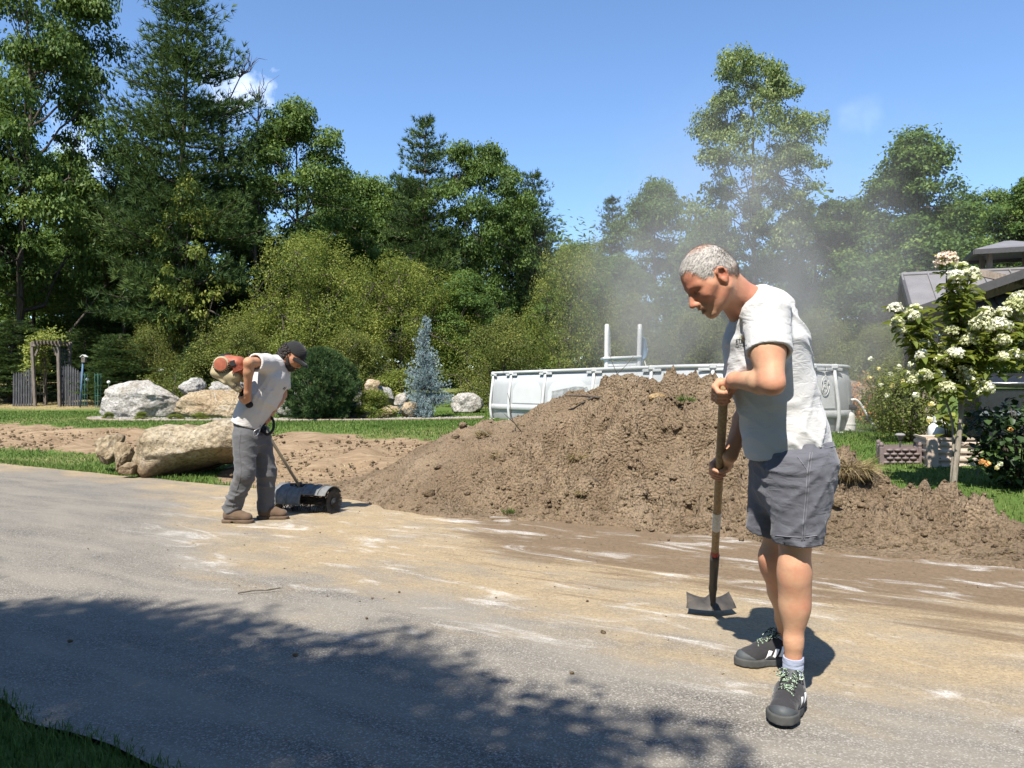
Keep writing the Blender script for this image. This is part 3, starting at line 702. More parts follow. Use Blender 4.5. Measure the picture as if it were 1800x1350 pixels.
def mound_h(u, v):
    H = np.interp(u, HU, HH); vc = np.interp(u, HU, HC)
    vc = vc + 0.12 * fbm(np.stack([u * 0.9, 0 * u, 0 * u], -1), 3, seed=61)
    fr = vc + 0.32 - 0.10 * np.sin(u * 1.3); bk = 0.45 + 1.15 * H
    t = np.where(v < vc, (vc - v) / np.maximum(fr, 0.05), (v - vc) / np.maximum(bk, 0.05))
    lump = fbm(np.stack([u * 1.1, v * 1.1, 0 * u + 2], -1), 3, seed=62)
    t = t * (1 + 0.16 * lump)
    s = np.clip(1 - t, 0, 1); prof = s * (1.12 - 0.12 * s); prof = np.where(t > 1.0, 0, prof)
    prof = np.minimum(prof, 0.97 - 0.12 * np.exp(-((t) / 0.12) ** 2) * 0)
    return H * prof, t
mu = np.arange(-3.3, 8.0, 0.019); mv = np.concatenate([np.arange(-0.95, 1.5, 0.0165), np.arange(1.5, 3.4, 0.05)])
gu, gv, mf = grid_mesh(mu, mv)
h0, tt = mound_h(gu, gv)
px, py = from_uv(gu, gv)
act = sstep(0.0, 0.22, h0)
p3 = np.stack([px, py, h0], -1)
l1 = fbm(p3 * 2.1, 3, seed=71); l2 = np.abs(fbm(p3 * 4.6, 3, seed=72)); l3 = fbm(p3 * 13, 3, 0.55, seed=73); l4 = np.abs(fbm(p3 * 26, 2, seed=74))
rough = 0.10 + 0.90 * sstep(-0.7, 0.6, gu + 0.5 * vnoise(p3 * 1.3, 75))       # smooth sandy flank on the left, cloddy on the right
dz = act * (0.14 * l1 * (0.4 + 0.6 * rough) + rough * (0.17 * (0.40 - l2)) + (0.25 + 0.75 * rough) * 0.055 * l3 + (0.3 + 0.7 * rough) * 0.034 * (0.5 - l4))
dv_ = act * rough * (0.08 * fbm(p3 * 3.3 + 9, 3, seed=76) + 0.03 * fbm(p3 * 11 + 3, 2, seed=77))
# sod shelf with a dark hollow under it on the right, and two slump scars
def dent(u0, v0, ru, rv, a): return a * np.exp(-((gu - u0) / ru) ** 2 - ((gv - v0) / rv) ** 2)
dz += dent(2.95, 0.55, 0.22, 0.13, -0.22) + dent(1.75, 0.55, 0.2, 0.12, -0.16) + dent(1.85, 0.75, 0.22, 0.1, 0.08) + dent(0.2, 0.5, 0.1, 0.35, -0.10) + dent(2.9, 0.85, 0.3, 0.16, 0.10) + dent(0.55, 0.35, 0.18, 0.2, -0.14) + dent(1.5, 0.25, 0.22, 0.16, -0.12) + dent(0.15, 0.02, 0.12, 0.25, -0.07)
dz += dent(1.15, 0.1, 0.25, 0.12, 0.07) + dent(0.75, 0.75, 0.25, 0.2, -0.08)
base = tz(px, py); vfar = sstep(0.2, 1.0, gv)
zz = np.maximum(base, 0.012) - 0.03 + np.maximum(h0 + dz, -0.02) + 0.035 * sstep(1.25, 0.9, tt) - h0 * 0.0
zz = np.where(h0 > 0.004, zz, -0.06)
zz = np.where(h0 > 0, zz - (np.maximum(base, 0.0)) * sstep(0.15, 0.9, h0) * 0.9, zz)
mx_ = px - EV[0] * dv_; my_ = py - EV[1] * dv_
keep = (h0.reshape(-1) > -1)
mound = thing('soil_heap', 'big brown heap of loose soil dumped along the edge of the drive', 'soil heap', (*from_uv(0.8, 0.6), 0.0))
mmesh = mesh_obj('loose_soil', np.stack([mx_, my_, zz], 1), mf, SOIL, mound, True)
# heights for things lying on the heap (front side only)
_gu2 = gu.reshape(len(mv), len(mu)); _zz2 = zz.reshape(len(mv), len(mu))
def heap_point(u, v):
    i = int(np.clip(np.searchsorted(mv, v), 0, len(mv) - 1)); j = int(np.clip(np.searchsorted(mu, u), 0, len(mu) - 1))
    k = i * len(mu) + j; return np.array([mx_[k], my_[k], zz[k]])
def ico():
    t = (1 + 5 ** 0.5) / 2
    V = np.array([(-1, t, 0), (1, t, 0), (-1, -t, 0), (1, -t, 0), (0, -1, t), (0, 1, t), (0, -1, -t), (0, 1, -t), (t, 0, -1), (t, 0, 1), (-t, 0, -1), (-t, 0, 1)], float)
    V /= np.linalg.norm(V[0])
    F = [(0, 11, 5), (0, 5, 1), (0, 1, 7), (0, 7, 10), (0, 10, 11), (1, 5, 9), (5, 11, 4), (11, 10, 2), (10, 7, 6), (7, 1, 8), (3, 9, 4), (3, 4, 2), (3, 2, 6), (3, 6, 8), (3, 8, 9), (4, 9, 5), (2, 4, 11), (6, 2, 10), (8, 6, 7), (9, 8, 1)]
    return V, np.array(F)
def subdiv(V, F):
    e = {}; V = list(map(tuple, V)); NF = []
    def mid(a, b):
        k = (min(a, b), max(a, b))
        if k not in e: e[k] = len(V); m = (np.array(V[a]) + np.array(V[b])) / 2; V.append(tuple(m / np.linalg.norm(m)))
        return e[k]
    for a, b, c in F:
        x, y, z = mid(a, b), mid(b, c), mid(c, a); NF += [(a, x, z), (b, y, x), (c, z, y), (x, y, z)]
    return np.array(V), np.array(NF)
I0 = ico(); I1 = subdiv(*I0); I2 = subdiv(*I1); I3 = subdiv(*I2); I4 = subdiv(*I3)
OCT = (np.array([(1, 0, 0), (-1, 0, 0), (0, 1, 0), (0, -1, 0), (0, 0, 1), (0, 0, -1)], float), np.array([(0, 2, 4), (2, 1, 4), (1, 3, 4), (3, 0, 4), (2, 0, 5), (1, 2, 5), (3, 1, 5), (0, 3, 5)]))
def clods(name, pts, sizes, mat, parent, seed, base=OCT, kind='stuff', flat=0.75):
    rng = np.random.default_rng(seed); B, F = base; n = len(pts)
    j = 1 + 0.33 * rng.uniform(-1, 1, (n, len(B), 1)); q = rng.normal(size=(n, 3, 3)); q, _ = np.linalg.qr(q)
    V = np.einsum('kj,nij->nki', B, q) * j * np.asarray(sizes)[:, None, None] * np.array([1, 1, flat]) + pts[:, None, :]
    FF = (F[None] + (np.arange(n) * len(B))[:, None, None]).reshape(-1, 3)
    o = mesh_obj(name, V.reshape(-1, 3), FF, mat, parent, True); o['kind'] = kind; return o
rng = np.random.default_rng(5)
cand = rng.integers(0, len(gu), 110000)
ok = (h0[cand] > 0.02) & (gv[cand] < HC.max() + 0.1) & (gv[cand] < np.interp(gu[cand], HU, HC) + 0.15)
cand = cand[ok]; w = 0.05 + 0.95 * rough[cand]; low = np.exp(-h0[cand] / 0.25) * 0.8
cand = cand[rng.uniform(size=len(cand)) < np.clip(w * 0.5 + low * 0.5, 0, 1)][:15000]
sz = 0.004 + 0.020 * rng.uniform(size=len(cand)) ** 5
pts = np.stack([mx_[cand], my_[cand], zz[cand]], 1) + np.array([0, 0, 0.002])
clods('crumbs', pts[::2], sz[::2], SOIL, mound, 6); clods('clods', pts[1::2], sz[1::2] * 1.15, SOIL_DARK, mound, 7)
# bigger clods that can be told apart along the foot and on the flank
pk = 0
for k in range(46):
    u = rng.uniform(-1.2, 5.2); v = rng.uniform(-0.38, 0.35) if rng.uniform() < 0.7 else rng.uniform(0.3, 0.9); s = 0.022 + 0.034 * rng.uniform() ** 2
    c = heap_point(u, v); c[2] = max(c[2], 0.012) + s * 0.3
    B, F = I1; V = B * (1 + 0.3 * fbm(B * 1.7 + k * 3.1, 3, seed=k)[:, None]) * s * np.array([1.15, 1, 0.75]); a = rng.uniform(0, 6.28)
    V = V @ np.array([[math.cos(a), -math.sin(a), 0], [math.sin(a), math.cos(a), 0], [0, 0, 1]]).T + c
    mesh_obj('clod', V, F, SOIL if k % 3 else SOIL_DARK, mound, True)
# fine fibres of root and dead grass mixed in the soil
def heap_fibres():
    rng = np.random.default_rng(15); c2 = rng.choice(cand, 3600); C = np.stack([mx_[c2], my_[c2], zz[c2]], 1)
    Dv = np.stack([rng.normal(size=len(c2)), -0.6 + rng.normal(size=len(c2)), 0.35 + 0 * c2], 1); Dv /= np.linalg.norm(Dv, axis=1, keepdims=True)
    V, F = needle_sprays(rng, C, Dv, 0.05, 0.0013, 3)
    o = mesh_obj('root_fibres', V, F, LEAF['straw'], mound, False, {'tint': ('FACE', np.clip(rng.normal(0.35, 0.25, len(F)), 0, 1))}); o['kind'] = 'stuff'
heap_fibres()
# tufts of torn sod
def sod_tuft(u, v, r, label, n=120, hang=False, seed=1, mat='grass'):
    rng = np.random.default_rng(seed); c = heap_point(u, v)
    o = thing('grass_tuft', label, 'grass tuft', c, 'torn grass tufts on the soil heap')
    B, F = I2; V = B * (1 + 0.3 * fbm(B * 2 + seed, 3, seed=seed)[:, None]) * r * np.array([1, 0.8, 0.45]) + c
    mesh_obj('root_ball', V, F, SOIL_DARK, o, True)
    a = rng.uniform(0, 6.28, n); q = rng.uniform(0, 1, n) ** 0.5 * r; C = c + np.stack([np.cos(a) * q, np.sin(a) * q * 0.8, 0.3 * r + 0 * a], 1)
    up = -0.3 if hang else 0.8
    Dv = np.stack([np.cos(a) * 0.8, np.sin(a) * 0.8 - (0.5 if hang else 0.1), up + 0.4 * rng.normal(size=n)], 1); Dv /= np.linalg.norm(Dv, axis=1, keepdims=True)
    V, F = needle_sprays(rng, C, Dv, r * 1.1, 0.003, 3)
    mesh_obj('blades', V, F, LEAF[mat], o, False, {'tint': ('FACE', np.clip(rng.normal(0.3, 0.25, len(F)), 0, 1))})
sod_tuft(2.95, 0.72, 0.16, 'large torn sod with hanging grass beside the shorts of the man', 200, True, 3, 'straw')
sod_tuft(1.45, 0.9, 0.07, 'green grass wisp near the top of the heap', 45, False, 4)
sod_tuft(-0.75, 0.62, 0.07, 'dry grass wisp on the smooth left flank of the heap', 80, False, 5, 'straw')
sod_tuft(-0.35, 0.28, 0.06, 'dark grass tuft in a hollow of the left flank', 50, True, 6, 'straw')
sod_tuft(0.45, 0.5, 0.08, 'drooping sod tuft in the slump at the middle of the heap', 90, True, 7, 'straw')
sod_tuft(0.75, 0.0, 0.06, 'dark sod clump low in the middle of the heap', 50, True, 8, 'straw')
sod_tuft(0.1, -0.25, 0.05, 'sprig of green grass at the foot of the heap', 40, False, 9)
def stick(pts, r, name, label, mat=BARK, cat='twig'):
    mb = MB(); 
    for q in pts: mb.tube(catmull(q, 8), np.linspace(r, r * 0.4, 8), 5)
    return tag(mb.build(name, mat, None, True), label, cat, None)
a = heap_point(-0.35, 0.75)
tw0 = P(948, 772, a[1]); 
stick([[a, a + (-0.10, -0.03, 0.14), a + (-0.12, -0.05, 0.30), a + (-0.15, -0.06, 0.42)], [a + (-0.08, -0.02, 0.1), a + (-0.19, -0.05, 0.2)]], 0.006, 'twig', 'thin bare twig standing upright on the left flank of the heap')
b = heap_point(0.42, 1.02)
stick([[b + (0.1, 0, 0.0), b + (-0.15, -0.02, 0.03), b + (-0.36, -0.05, 0.035)], [b + (-0.05, 0, 0.02), b + (-0.2, -0.1, -0.05)]], 0.018, 'broken_branch', 'broken bark branch jutting left at the crest of the heap', BARK, 'branch')
b = heap_point(0.62, 1.12)
stick([[b, b + (-0.05, 0, 0.12), b + (-0.08, 0, 0.22)], [b, b + (0.1, 0, 0.1), b + (0.17, 0, 0.19)]], 0.004, 'twig', 'forked twig poking up in front of the pool ladder')
for (u, v, lab, s) in [(0.9, 0.05, 'bent twig in the hollow low on the heap', 1.0), (1.35, 0.15, 'dark twig beneath the slump scar of the heap', 1.2), (-0.6, 0.55, 'pale thin twig lying on the smooth left flank', 1.3)]:
    b = heap_point(u, v) + (0, -0.01, 0.01)
    stick([[b, b + np.array((-0.08, -0.03, 0.06)) * s, b + np.array((-0.15, -0.03, 0.05)) * s]], 0.004, 'twig', lab, BARK_PALE if 'pale' in lab else BARK)
# the smooth ochre stone near the crest
STONE_O = mk_soil('ochre_stone', (0.26, 0.17, 0.08), (0.40, 0.28, 0.14), (0.52, 0.39, 0.22))
c = heap_point(1.12, 0.93); V, F = I3
V = V * (1 + 0.06 * fbm(V * 1.5, 3, seed=4)[:, None]) * np.array([0.095, 0.05, 0.045]) + c + np.array([0, -0.01, 0.02])
tag(mesh_obj('stone', V, F, STONE_O, None, True), 'smooth ochre stone lying near the crest of the heap', 'stone')

# loose stones and clods scattered on the drive
spots = [(1032, 1062, 'nearest the shovel blade on its left'), (1060, 1118, 'left of the shoe that points left'), (655, 1057, 'in the sandy middle right of the lone twig'), (702, 1046, 'rightmost of the pair right of the lone twig'),
 (645, 1093, 'below the sandy middle beside pale powder'), (563, 940, 'just below the power broom'), (1175, 953, 'left of the shovel handle at the foot of the heap'), (872, 1056, 'in the middle of the brown damp smear'),
 (520, 1158, 'at the ragged edge of the shade'), (125, 1134, 'in the shade at the far left'), (430, 962, 'just below the boots of the worker'), (1005, 1190, 'lowest one, before the shade edge in the middle'),
 (1605, 990, 'right of the man at the foot of the berm'), (1735, 985, 'rightmost, at the foot of the berm')]
rng = np.random.default_rng(12)
for k, (x, y, where) in enumerate(spots):
    D = CAMH * FPX / (y - HZ); g = P(x, y, D); s = rng.uniform(0.005, 0.011); g[2] = 0.018 + s * 0.35
    V, F = I1; V = V * (1 + 0.3 * fbm(V * 1.7 + k * 5.7, 2, seed=k)[:, None]) * s * np.array([1.2, 1, 0.8]) + g
    tag(mesh_obj('soil_crumb', V, F, SOIL_DARK, None, True), 'small dark soil crumb, ' + where, 'crumb', 'loose soil crumbs on the drive')
# finer grit
n = 2600; u = rng.uniform(-3.5, 6, n); v = -rng.uniform(0, 1, n) ** 1.7 * 3.4 + 0.1; x, y = from_uv(u, v)
gr = clods('grit', np.stack([x, y, 0.016 + 0 * x], 1), 0.0015 + 0.005 * rng.uniform(size=n) ** 4, SOIL_DARK, None, 8, flat=0.7)
tag(gr, 'fine soil grit scattered over the drive', 'grit', kind='stuff')
n = 5200; u = rng.uniform(-18, -0.5, n); v = rng.uniform(0.2, 4.0, n); x, y = from_uv(u, v); k = rng.uniform(size=n) < dirt_mask(x, y); x, y = x[k], y[k]
tag(clods('soil_crumbs', np.stack([x, y, tz(x, y) + 0.01], 1), 0.008 + 0.04 * rng.uniform(size=len(x)) ** 5, SOIL_DARK, None, 9, flat=0.7), 'loose crumbs on the tracked soil strip', 'soil crumbs', kind='stuff')
g = P(458, 1046, CAMH * FPX / (1046 - HZ)); g[2] = 0.02
stick([[g + (-0.12, -0.03, 0), g + (-0.03, 0, 0.008), g + (0.05, 0.03, 0.004), g + (0.12, 0.05, 0.012)], [g + (0.03, 0.02, 0.004), g + (0.10, 0.06, 0.01)]], 0.004, 'twig', 'lone dark twig lying flat on the asphalt below the worker')
# ================================================================== boulders
def mk_rock(name, cols, vein=0.35, dirt=None):
    n = NT(name); p = n.coord()
    f = n.noise(p, 1.6, 6, 0.62, 0.4); g = n.noise(p, 17, 6, 0.7); h = n.noise(n.mapping(p, scale=(1, 1, 0.5)), 4.2, 5, 0.6, 1.2)
    cols = [tuple(x * 0.80 for x in q) for q in cols]
    c = n.ramp(f, [(0.3, cols[0]), (0.5, cols[1]), (0.68, cols[2])])
    c = n.mix(n.ramp(g, [(0.36, 0.75), (0.56, 0.0)]), c, tuple(x * 0.42 for x in cols[0]))
    c = n.mix(n.math('MULTIPLY', n.ramp(h, [(0.6, 0.0), (0.68, 1.0), (0.76, 0.0)]), vein), c, (0.5, 0.48, 0.43))
    if dirt:
        z = n.sep(n.pos())[2]
        m = n.maprange(n.math('ADD', z, n.math('MULTIPLY', n.noise(p, 2.5, 4, 0.6), 0.35)), dirt[0], dirt[1], 1.0, 0.0)
        c = n.mix(n.math('MULTIPLY', m, 0.8), c, dirt[2])
    hh = n.math('ADD', n.math('MULTIPLY', n.noise(p, 7, 6, 0.68), 1.0), n.math('MULTIPLY', g, 0.35))
    return n.finish(n.principled(c, 0.9, 0.2, 0, n.bump(hh, 1.0, 0.09)))
ROCK_TAN = mk_rock('tan_rock', ((0.27, 0.195, 0.11), (0.42, 0.335, 0.215), (0.55, 0.47, 0.34)), 0.3, (0.18, 0.52, (0.14, 0.088, 0.045)))
ROCK_GREY = mk_rock('grey_rock', ((0.24, 0.225, 0.20), (0.40, 0.38, 0.34), (0.58, 0.56, 0.52)), 0.5)
ROCK_OCHRE = mk_rock('ochre_rock', ((0.33, 0.235, 0.135), (0.47, 0.36, 0.225), (0.56, 0.46, 0.32)), 0.55)
ROCK_PALE = mk_rock('pale_streaked_rock', ((0.36, 0.31, 0.235), (0.50, 0.47, 0.42), (0.64, 0.62, 0.58)), 0.5)
def boulder(name, label, c, size, mat, seed, flatb=0.25, rough=0.16, pw=2.6, rz=0.0, facets=7, sub=I4, skew=0.0, sink=0.06, tilt=0.0):
    rng = np.random.default_rng(seed); V, F = sub; V = V.copy()
    r = (np.abs(V) ** pw).sum(1) ** (-1 / pw); Q = V * r[:, None]
    for k in range(facets):
        d = nrm(rng.normal(size=3) * np.array([1, 1, 0.8])); t = rng.uniform(0.62, 0.86); s = Q @ d; over = np.maximum(0, s - t); Q = Q - np.outer(over * 0.85, d)
    Q = Q * (1 + rough * fbm(V * 1.3 + seed * 7.7, 4, 0.5, seed=seed)[:, None] + 0.05 * fbm(V * 5 + seed, 4, seed=seed + 5)[:, None])
    Q[:, 0] += skew * Q[:, 2]
    lo = Q[:, 2].min(); Q[:, 2] = np.where(Q[:, 2] < -1 + flatb, -1 + flatb + (Q[:, 2] + 1 - flatb) * 0.35, Q[:, 2])
    mn, mxx = Q.min(0), Q.max(0); Q = (Q - (mn + mxx) / 2) / ((mxx - mn) / 2)
    Q = Q * np.asarray(size) / 2
    ct, st = math.cos(tilt), math.sin(tilt); Q = Q @ np.array([[ct, 0, st], [0, 1, 0], [-st, 0, ct]]).T
    a = rz; Q = Q @ np.array([[math.cos(a), -math.sin(a), 0], [math.sin(a), math.cos(a), 0], [0, 0, 1]]).T
    Q[:, 2] += -Q[:, 2].min() - sink; Q += np.asarray(c)
    return tag(mesh_obj(name, Q, F, mat, None, True), label, 'boulder', 'garden boulders')
def rock_at(x0, x1, ytop, ybase, D, label, mat, seed, depth=None, **kw):
    s = D / FPX; w = (x1 - x0) * s; h = (ybase - ytop) * s; g = P((x0 + x1) / 2, ybase, D)
    d = depth or w * 0.7
    return boulder('boulder', label, (g[0], g[1] + d / 2, g[2]), (w, d, h + kw.get('sink', 0.06)), mat, seed, **kw)
# front pair by the drive (two overlapping lobes are one rock)
def big_front():
    D = 10.35; s = D / FPX
    V, F = I4; rng = np.random.default_rng(4)
    # implicit profile: measured outline of the rock, swept to an ellipsoid-like body
    ox = np.array([214, 216, 226, 250, 290, 330, 345, 365, 395, 412, 425, 438])
    top = np.array([812, 800, 775, 752, 748, 751, 746, 742, 741, 748, 762, 790])
    bot = np.array([818, 826, 838, 845, 841, 833, 828, 824, 822, 820, 814, 800])
    t = (V[:, 0] + 1) / 2; xs = 214 + t * (438 - 214)
    yt = np.interp(xs, ox, top); yb = np.interp(xs, ox, bot)
    mid = (yt + yb) / 2; half = (yb - yt) / 2
    rr = np.sqrt(np.clip(1 - V[:, 0] ** 2, 1e-6, 1)); vz = V[:, 2] / rr; vy = V[:, 1] / rr
    sq = (np.abs(vz) ** 2.8 + np.abs(vy) ** 2.8 + 1e-9) ** (-1 / 2.8)
    n1 = fbm(V * 1.6 + 3, 4, seed=8)[:, None]; n2 = fbm(V * 5.5, 4, seed=9)[:, None]
    X = (xs - 900) * s; Z = CAMH - (mid - HZ) * s + vz * sq * half * s
    # undercut towards the viewer below, leaning face above
    Y = D + 0.40 + vy * sq * 0.52 * np.clip(rr * 1.25, 0, 1) + np.where(vz < -0.1, 0.55 * (-vz - 0.1) * (vy < 0), 0) * sstep(250, 330, xs)
    Q = np.stack([X, Y, Z], 1); nn = V.copy(); Q = Q + nn * (0.045 * n1 + 0.022 * n2)
    Q[:, 2] = np.maximum(Q[:, 2], -0.05)
    tag(mesh_obj('boulder', Q, F, ROCK_TAN, None, True), 'largest near tan boulder with undercut front at the drive edge', 'boulder', 'garden boulders')
big_front()
rock_at(152, 207, 763, 812, 10.9, 'small pointed tan rock left of the largest near boulder', ROCK_TAN, 23, 0.45, pw=2.2, facets=10, skew=0.25, rough=0.2)
rock_at(190, 224, 778, 826, 10.6, 'brown stone wedged between pointed rock and largest near boulder', ROCK_TAN, 29, 0.4, pw=2.2, facets=8)
rock_at(203, 236, 813, 832, 10.25, 'small brown stone at the left toe of the largest near boulder', ROCK_TAN, 27, 0.25, pw=2.2, facets=6, sub=I3, sink=0.03)
# the rock bed at the back of the lawn
DB = 20.2
rock_at(163, 309, 667, 734, DB, 'long pale boulder with white streak at the left end of the rock bed', ROCK_PALE, 31, 1.3, pw=3.2, facets=6, rough=0.09)
rock_at(296, 432, 684, 735, DB - 0.1, 'wide tan boulder behind the legs of the bent worker', ROCK_OCHRE, 33, 1.2, pw=2.6, facets=6, rough=0.09)
rock_at(303, 352, 663, 698, DB + 0.9, 'rounded grey boulder stacked above the tan boulder', ROCK_GREY, 35, 0.8, pw=2.4, facets=8, sink=0.0)
rock_at(348, 425, 666, 694, DB + 1.0, 'flat grey layered boulder behind the broom engine', ROCK_GREY, 36, 0.8, pw=2.4, facets=10, sink=0.0)
rock_at(470, 540, 655, 733, DB, 'upright grey boulder between worker and mugo pine', ROCK_GREY, 37, 0.9, pw=2.6, facets=8)
rock_at(590, 636, 653, 716, DB + 0.6, 'leaning grey boulder right of the mugo pine', ROCK_GREY, 38, 0.8, pw=2.4, facets=9, skew=-0.35)
rock_at(636, 668, 666, 690, DB + 1.0, 'small flat tan rock behind the bright shrub', ROCK_OCHRE, 39, 0.5, sub=I3)
rock_at(640, 692, 678, 712, DB + 1.2, 'grey slab behind the bright shrub', ROCK_GREY, 40, 0.6, sub=I3)
rock_at(605, 634, 711, 734, DB - 0.6, 'round pale stone at the foot of the mugo pine', ROCK_PALE, 41, 0.35, pw=2.1, facets=3, sub=I3, sink=0.03)
rock_at(628, 652, 725, 734, DB - 0.7, 'small flat white stone on the lawn edge', ROCK_PALE, 42, 0.3, sub=I3, sink=0.02)
rock_at(700, 736, 706, 731, DB - 0.2, 'brown stone at the left foot of the blue spruce', ROCK_OCHRE, 43, 0.4, sub=I3)
rock_at(660, 704, 712, 732, DB + 0.2, 'low brown stone under the bright shrub', ROCK_OCHRE, 44, 0.4, sub=I3)
rock_at(690, 716, 690, 716, DB + 0.8, 'pale stone half hidden left of the blue spruce', ROCK_PALE, 45, 0.4, sub=I3)
rock_at(790, 850, 690, 722, DB + 2.0, 'pale boulder in the shade right of the blue spruce', ROCK_PALE, 46, 0.6, sub=I3)
rock_at(520, 536, 722, 735, DB - 0.8, 'small mottled stone left of the mugo pine foot', ROCK_PALE, 47, 0.25, sub=I3, sink=0.02)
rock_at(0, 22, 688, 702, 27.5, 'grey boulder at the left edge near the picket fence', ROCK_GREY, 48, 0.6, sub=I3)
rock_at(8, 26, 682, 697, 28.2, 'pale round boulder beside the picket fence', ROCK_PALE, 49, 0.5, sub=I3)
rock_at(-20, 10, 680, 696, 28.6, 'half hidden boulder cut by the left edge', ROCK_GREY, 50, 0.5, sub=I3)
rock_at(1478, 1560, 668, 716, 21.0, 'brown rock slope behind the pool pump', mk_rock('brown_rock', ((0.2, 0.15, 0.11), (0.3, 0.24, 0.18), (0.38, 0.32, 0.26)), 0.1), 51, 1.0, pw=2.2, skew=0.2)
# edging and gravel of the bed
CONC = simple_mat('edging_concrete', (0.24, 0.195, 0.15), 0.9, 0.1, var=0.2, scale=9, bump=0.4)
def edging():
    pts = [P(190, 719, 21.0), P(165, 721, 20.3), P(156, 727, 19.7), P(170, 734, 19.2), P(215, 739, 18.75), P(280, 741, 18.5), P(400, 741, 18.4), P(500, 739, 18.4), P(620, 736, 18.6), P(700, 733, 18.9), P(780, 731, 19.3), P(862, 729, 19.9)]
    c = catmull(pts, 60); c[:, 2] = tz(c[:, 0], c[:, 1]) + 0.02
    o = thing('bed_edging', 'low curved concrete edging around the rock bed', 'edging', c[5])
    for i in range(0, 58):
        q = MB(); a, b = c[i], c[i + 1]; a2 = a + (b - a) * 0.03; b2 = b - (b - a) * 0.03
        q.bar(a2, b2, 0.10, 0.06, bevel=0.015); q.build('edging_block', CONC, o)
    rng = np.random.default_rng(3); n = 5200; t = rng.uniform(0, 1, n); i = (t * 58).astype(int); q = c[i] + (c[np.minimum(i + 1, 59)] - c[i]) * rng.uniform(size=(n, 1)); q[:, 1] += 0.1 + rng.uniform(0, 1, n) * 1.2
    q[:, 2] = tz(q[:, 0], q[:, 1]) + 0.02
    tag(clods('gravel', q, rng.uniform(0.015, 0.04, n), ROCK_PALE, None, 4), 'pale pea gravel of the rock bed', 'gravel', kind='stuff')
edging()

# ================================================================== grass
def blades(rng, X, Y, Z, L, w, lean=0.45, simple=False):
    n = len(X); a = rng.uniform(0, 6.283, n); l = L * rng.uniform(0.5, 1.25, n); k = lean * rng.uniform(0, 1, n)
    b = np.stack([X, Y, Z], 1); s = np.stack([-np.sin(a), np.cos(a), 0 * a], 1) * np.broadcast_to(w, a.shape)[:, None]
    d = np.stack([np.cos(a) * k, np.sin(a) * k, 1 + 0 * a], 1)
    m = b + d * (l * 0.55)[:, None]; t = b + d * l[:, None] + np.stack([np.cos(a) * k * 0.6 * l, np.sin(a) * k * 0.6 * l, -0.15 * l], 1)
    if simple: return np.stack([b - s * 1.25, b + s * 1.25, t], 1).reshape(-1, 3), np.arange(3 * n).reshape(-1, 3)
    V = np.stack([b - s, b + s, m + s * 0.7, t, m - s * 0.7], 1).reshape(-1, 3)
    i = np.arange(n)[:, None] * 5
    F = np.concatenate([i + np.array([[0, 1, 2]]), i + np.array([[0, 2, 4]]), i + np.array([[4, 2, 3]])], 1).reshape(-1, 3)
    return V, F
def lawn_grass():
    rng = np.random.default_rng(9); Vs, Fs, Ts = [], [], []; off = 0
    def put(X, Y, L, w, tint, simple=False):
        nonlocal off
        V, F = blades(rng, X, Y, tz(X, Y) - 0.004, L, w, simple=simple); Vs.append(V); Fs.append(F + off); off += len(V); Ts.append(np.repeat(np.clip(tint, 0, 1), 1 if simple else 3))
    # yard, denser where it is close
    n = 210000; D = 6.0 + 17.0 * rng.uniform(size=n) ** 0.75; px_ = rng.uniform(-60, 1900, n); X = (px_ - 900) / FPX * D; Y = D
    u, v = to_uv(X, Y); dm = dirt_mask(X, Y); dr = dry_mask(X, Y)
    k = (v > 0.03) & (rng.uniform(size=n) > dm * 1.3 + 0.02) & (rng.uniform(size=n) > dr * 0.7)
    X, Y, D = X[k], Y[k], D[k]; pn = fbm(np.stack([X * 0.8, Y * 0.8, 0 * X], -1), 3, seed=12)
    put(X, Y, 0.055, 0.0028 + 0.00035 * D, 0.45 + 0.22 * pn + 0.2 * rng.normal(size=len(X)), True)
    # fringe along the drive edge
    n = 9000; u = rng.uniform(-13, 7, n); v = rng.uniform(-0.05, 0.25, n); X, Y = from_uv(u, v); k = rng.uniform(size=n) > dirt_mask(X, Y) * 1.2
    put(X[k], Y[k], 0.07, 0.005, 0.5 + 0.2 * rng.normal(size=k.sum()))
    # near corner below the viewer
    n = 60000; u = rng.uniform(-5.5, 3.0, n); v = np.interp(u, us, near_e) + 0.03 + 0.02 * rng.normal(size=n) - rng.uniform(0, 1, n) ** 1.15 * 1.6; X, Y = from_uv(u, v); k = (Y > 1.2) & (X < 0.5)
    put(X[k], Y[k], 0.058, 0.0026, 0.4 + 0.2 * rng.normal(size=k.sum()))
    o = mesh_obj('lawn_grass', np.vstack(Vs), np.vstack(Fs), LEAF['grass'], None, False, {'tint': ('FACE', np.concatenate(Ts))})
    tag(o, 'short green lawn grass', 'grass', kind='stuff')
    Vs, Fs, Ts, off = [], [], [], 0
    n = 22000; D = 8 + 20 * rng.uniform(size=n); X = (rng.uniform(-40, 900, n) - 900) / FPX * D; k = (rng.uniform(size=n) < np.maximum(dirt_mask(X, D) * 0.25, dry_mask(X, D))) & (to_uv(X, D)[1] > 0.1); X, D = X[k], D[k]
    V, F = blades(rng, X, D, tz(X, D), 0.03, 0.003 + 0.0003 * D, 2.2)
    o = mesh_obj('dry_grass', V, F, LEAF['straw'], None, False, {'tint': ('FACE', np.clip(rng.normal(0.5, 0.25, len(F)), 0, 1))})
    tag(o, 'dry straw coloured grass on the bare soil', 'dry grass', kind='stuff')
lawn_grass()
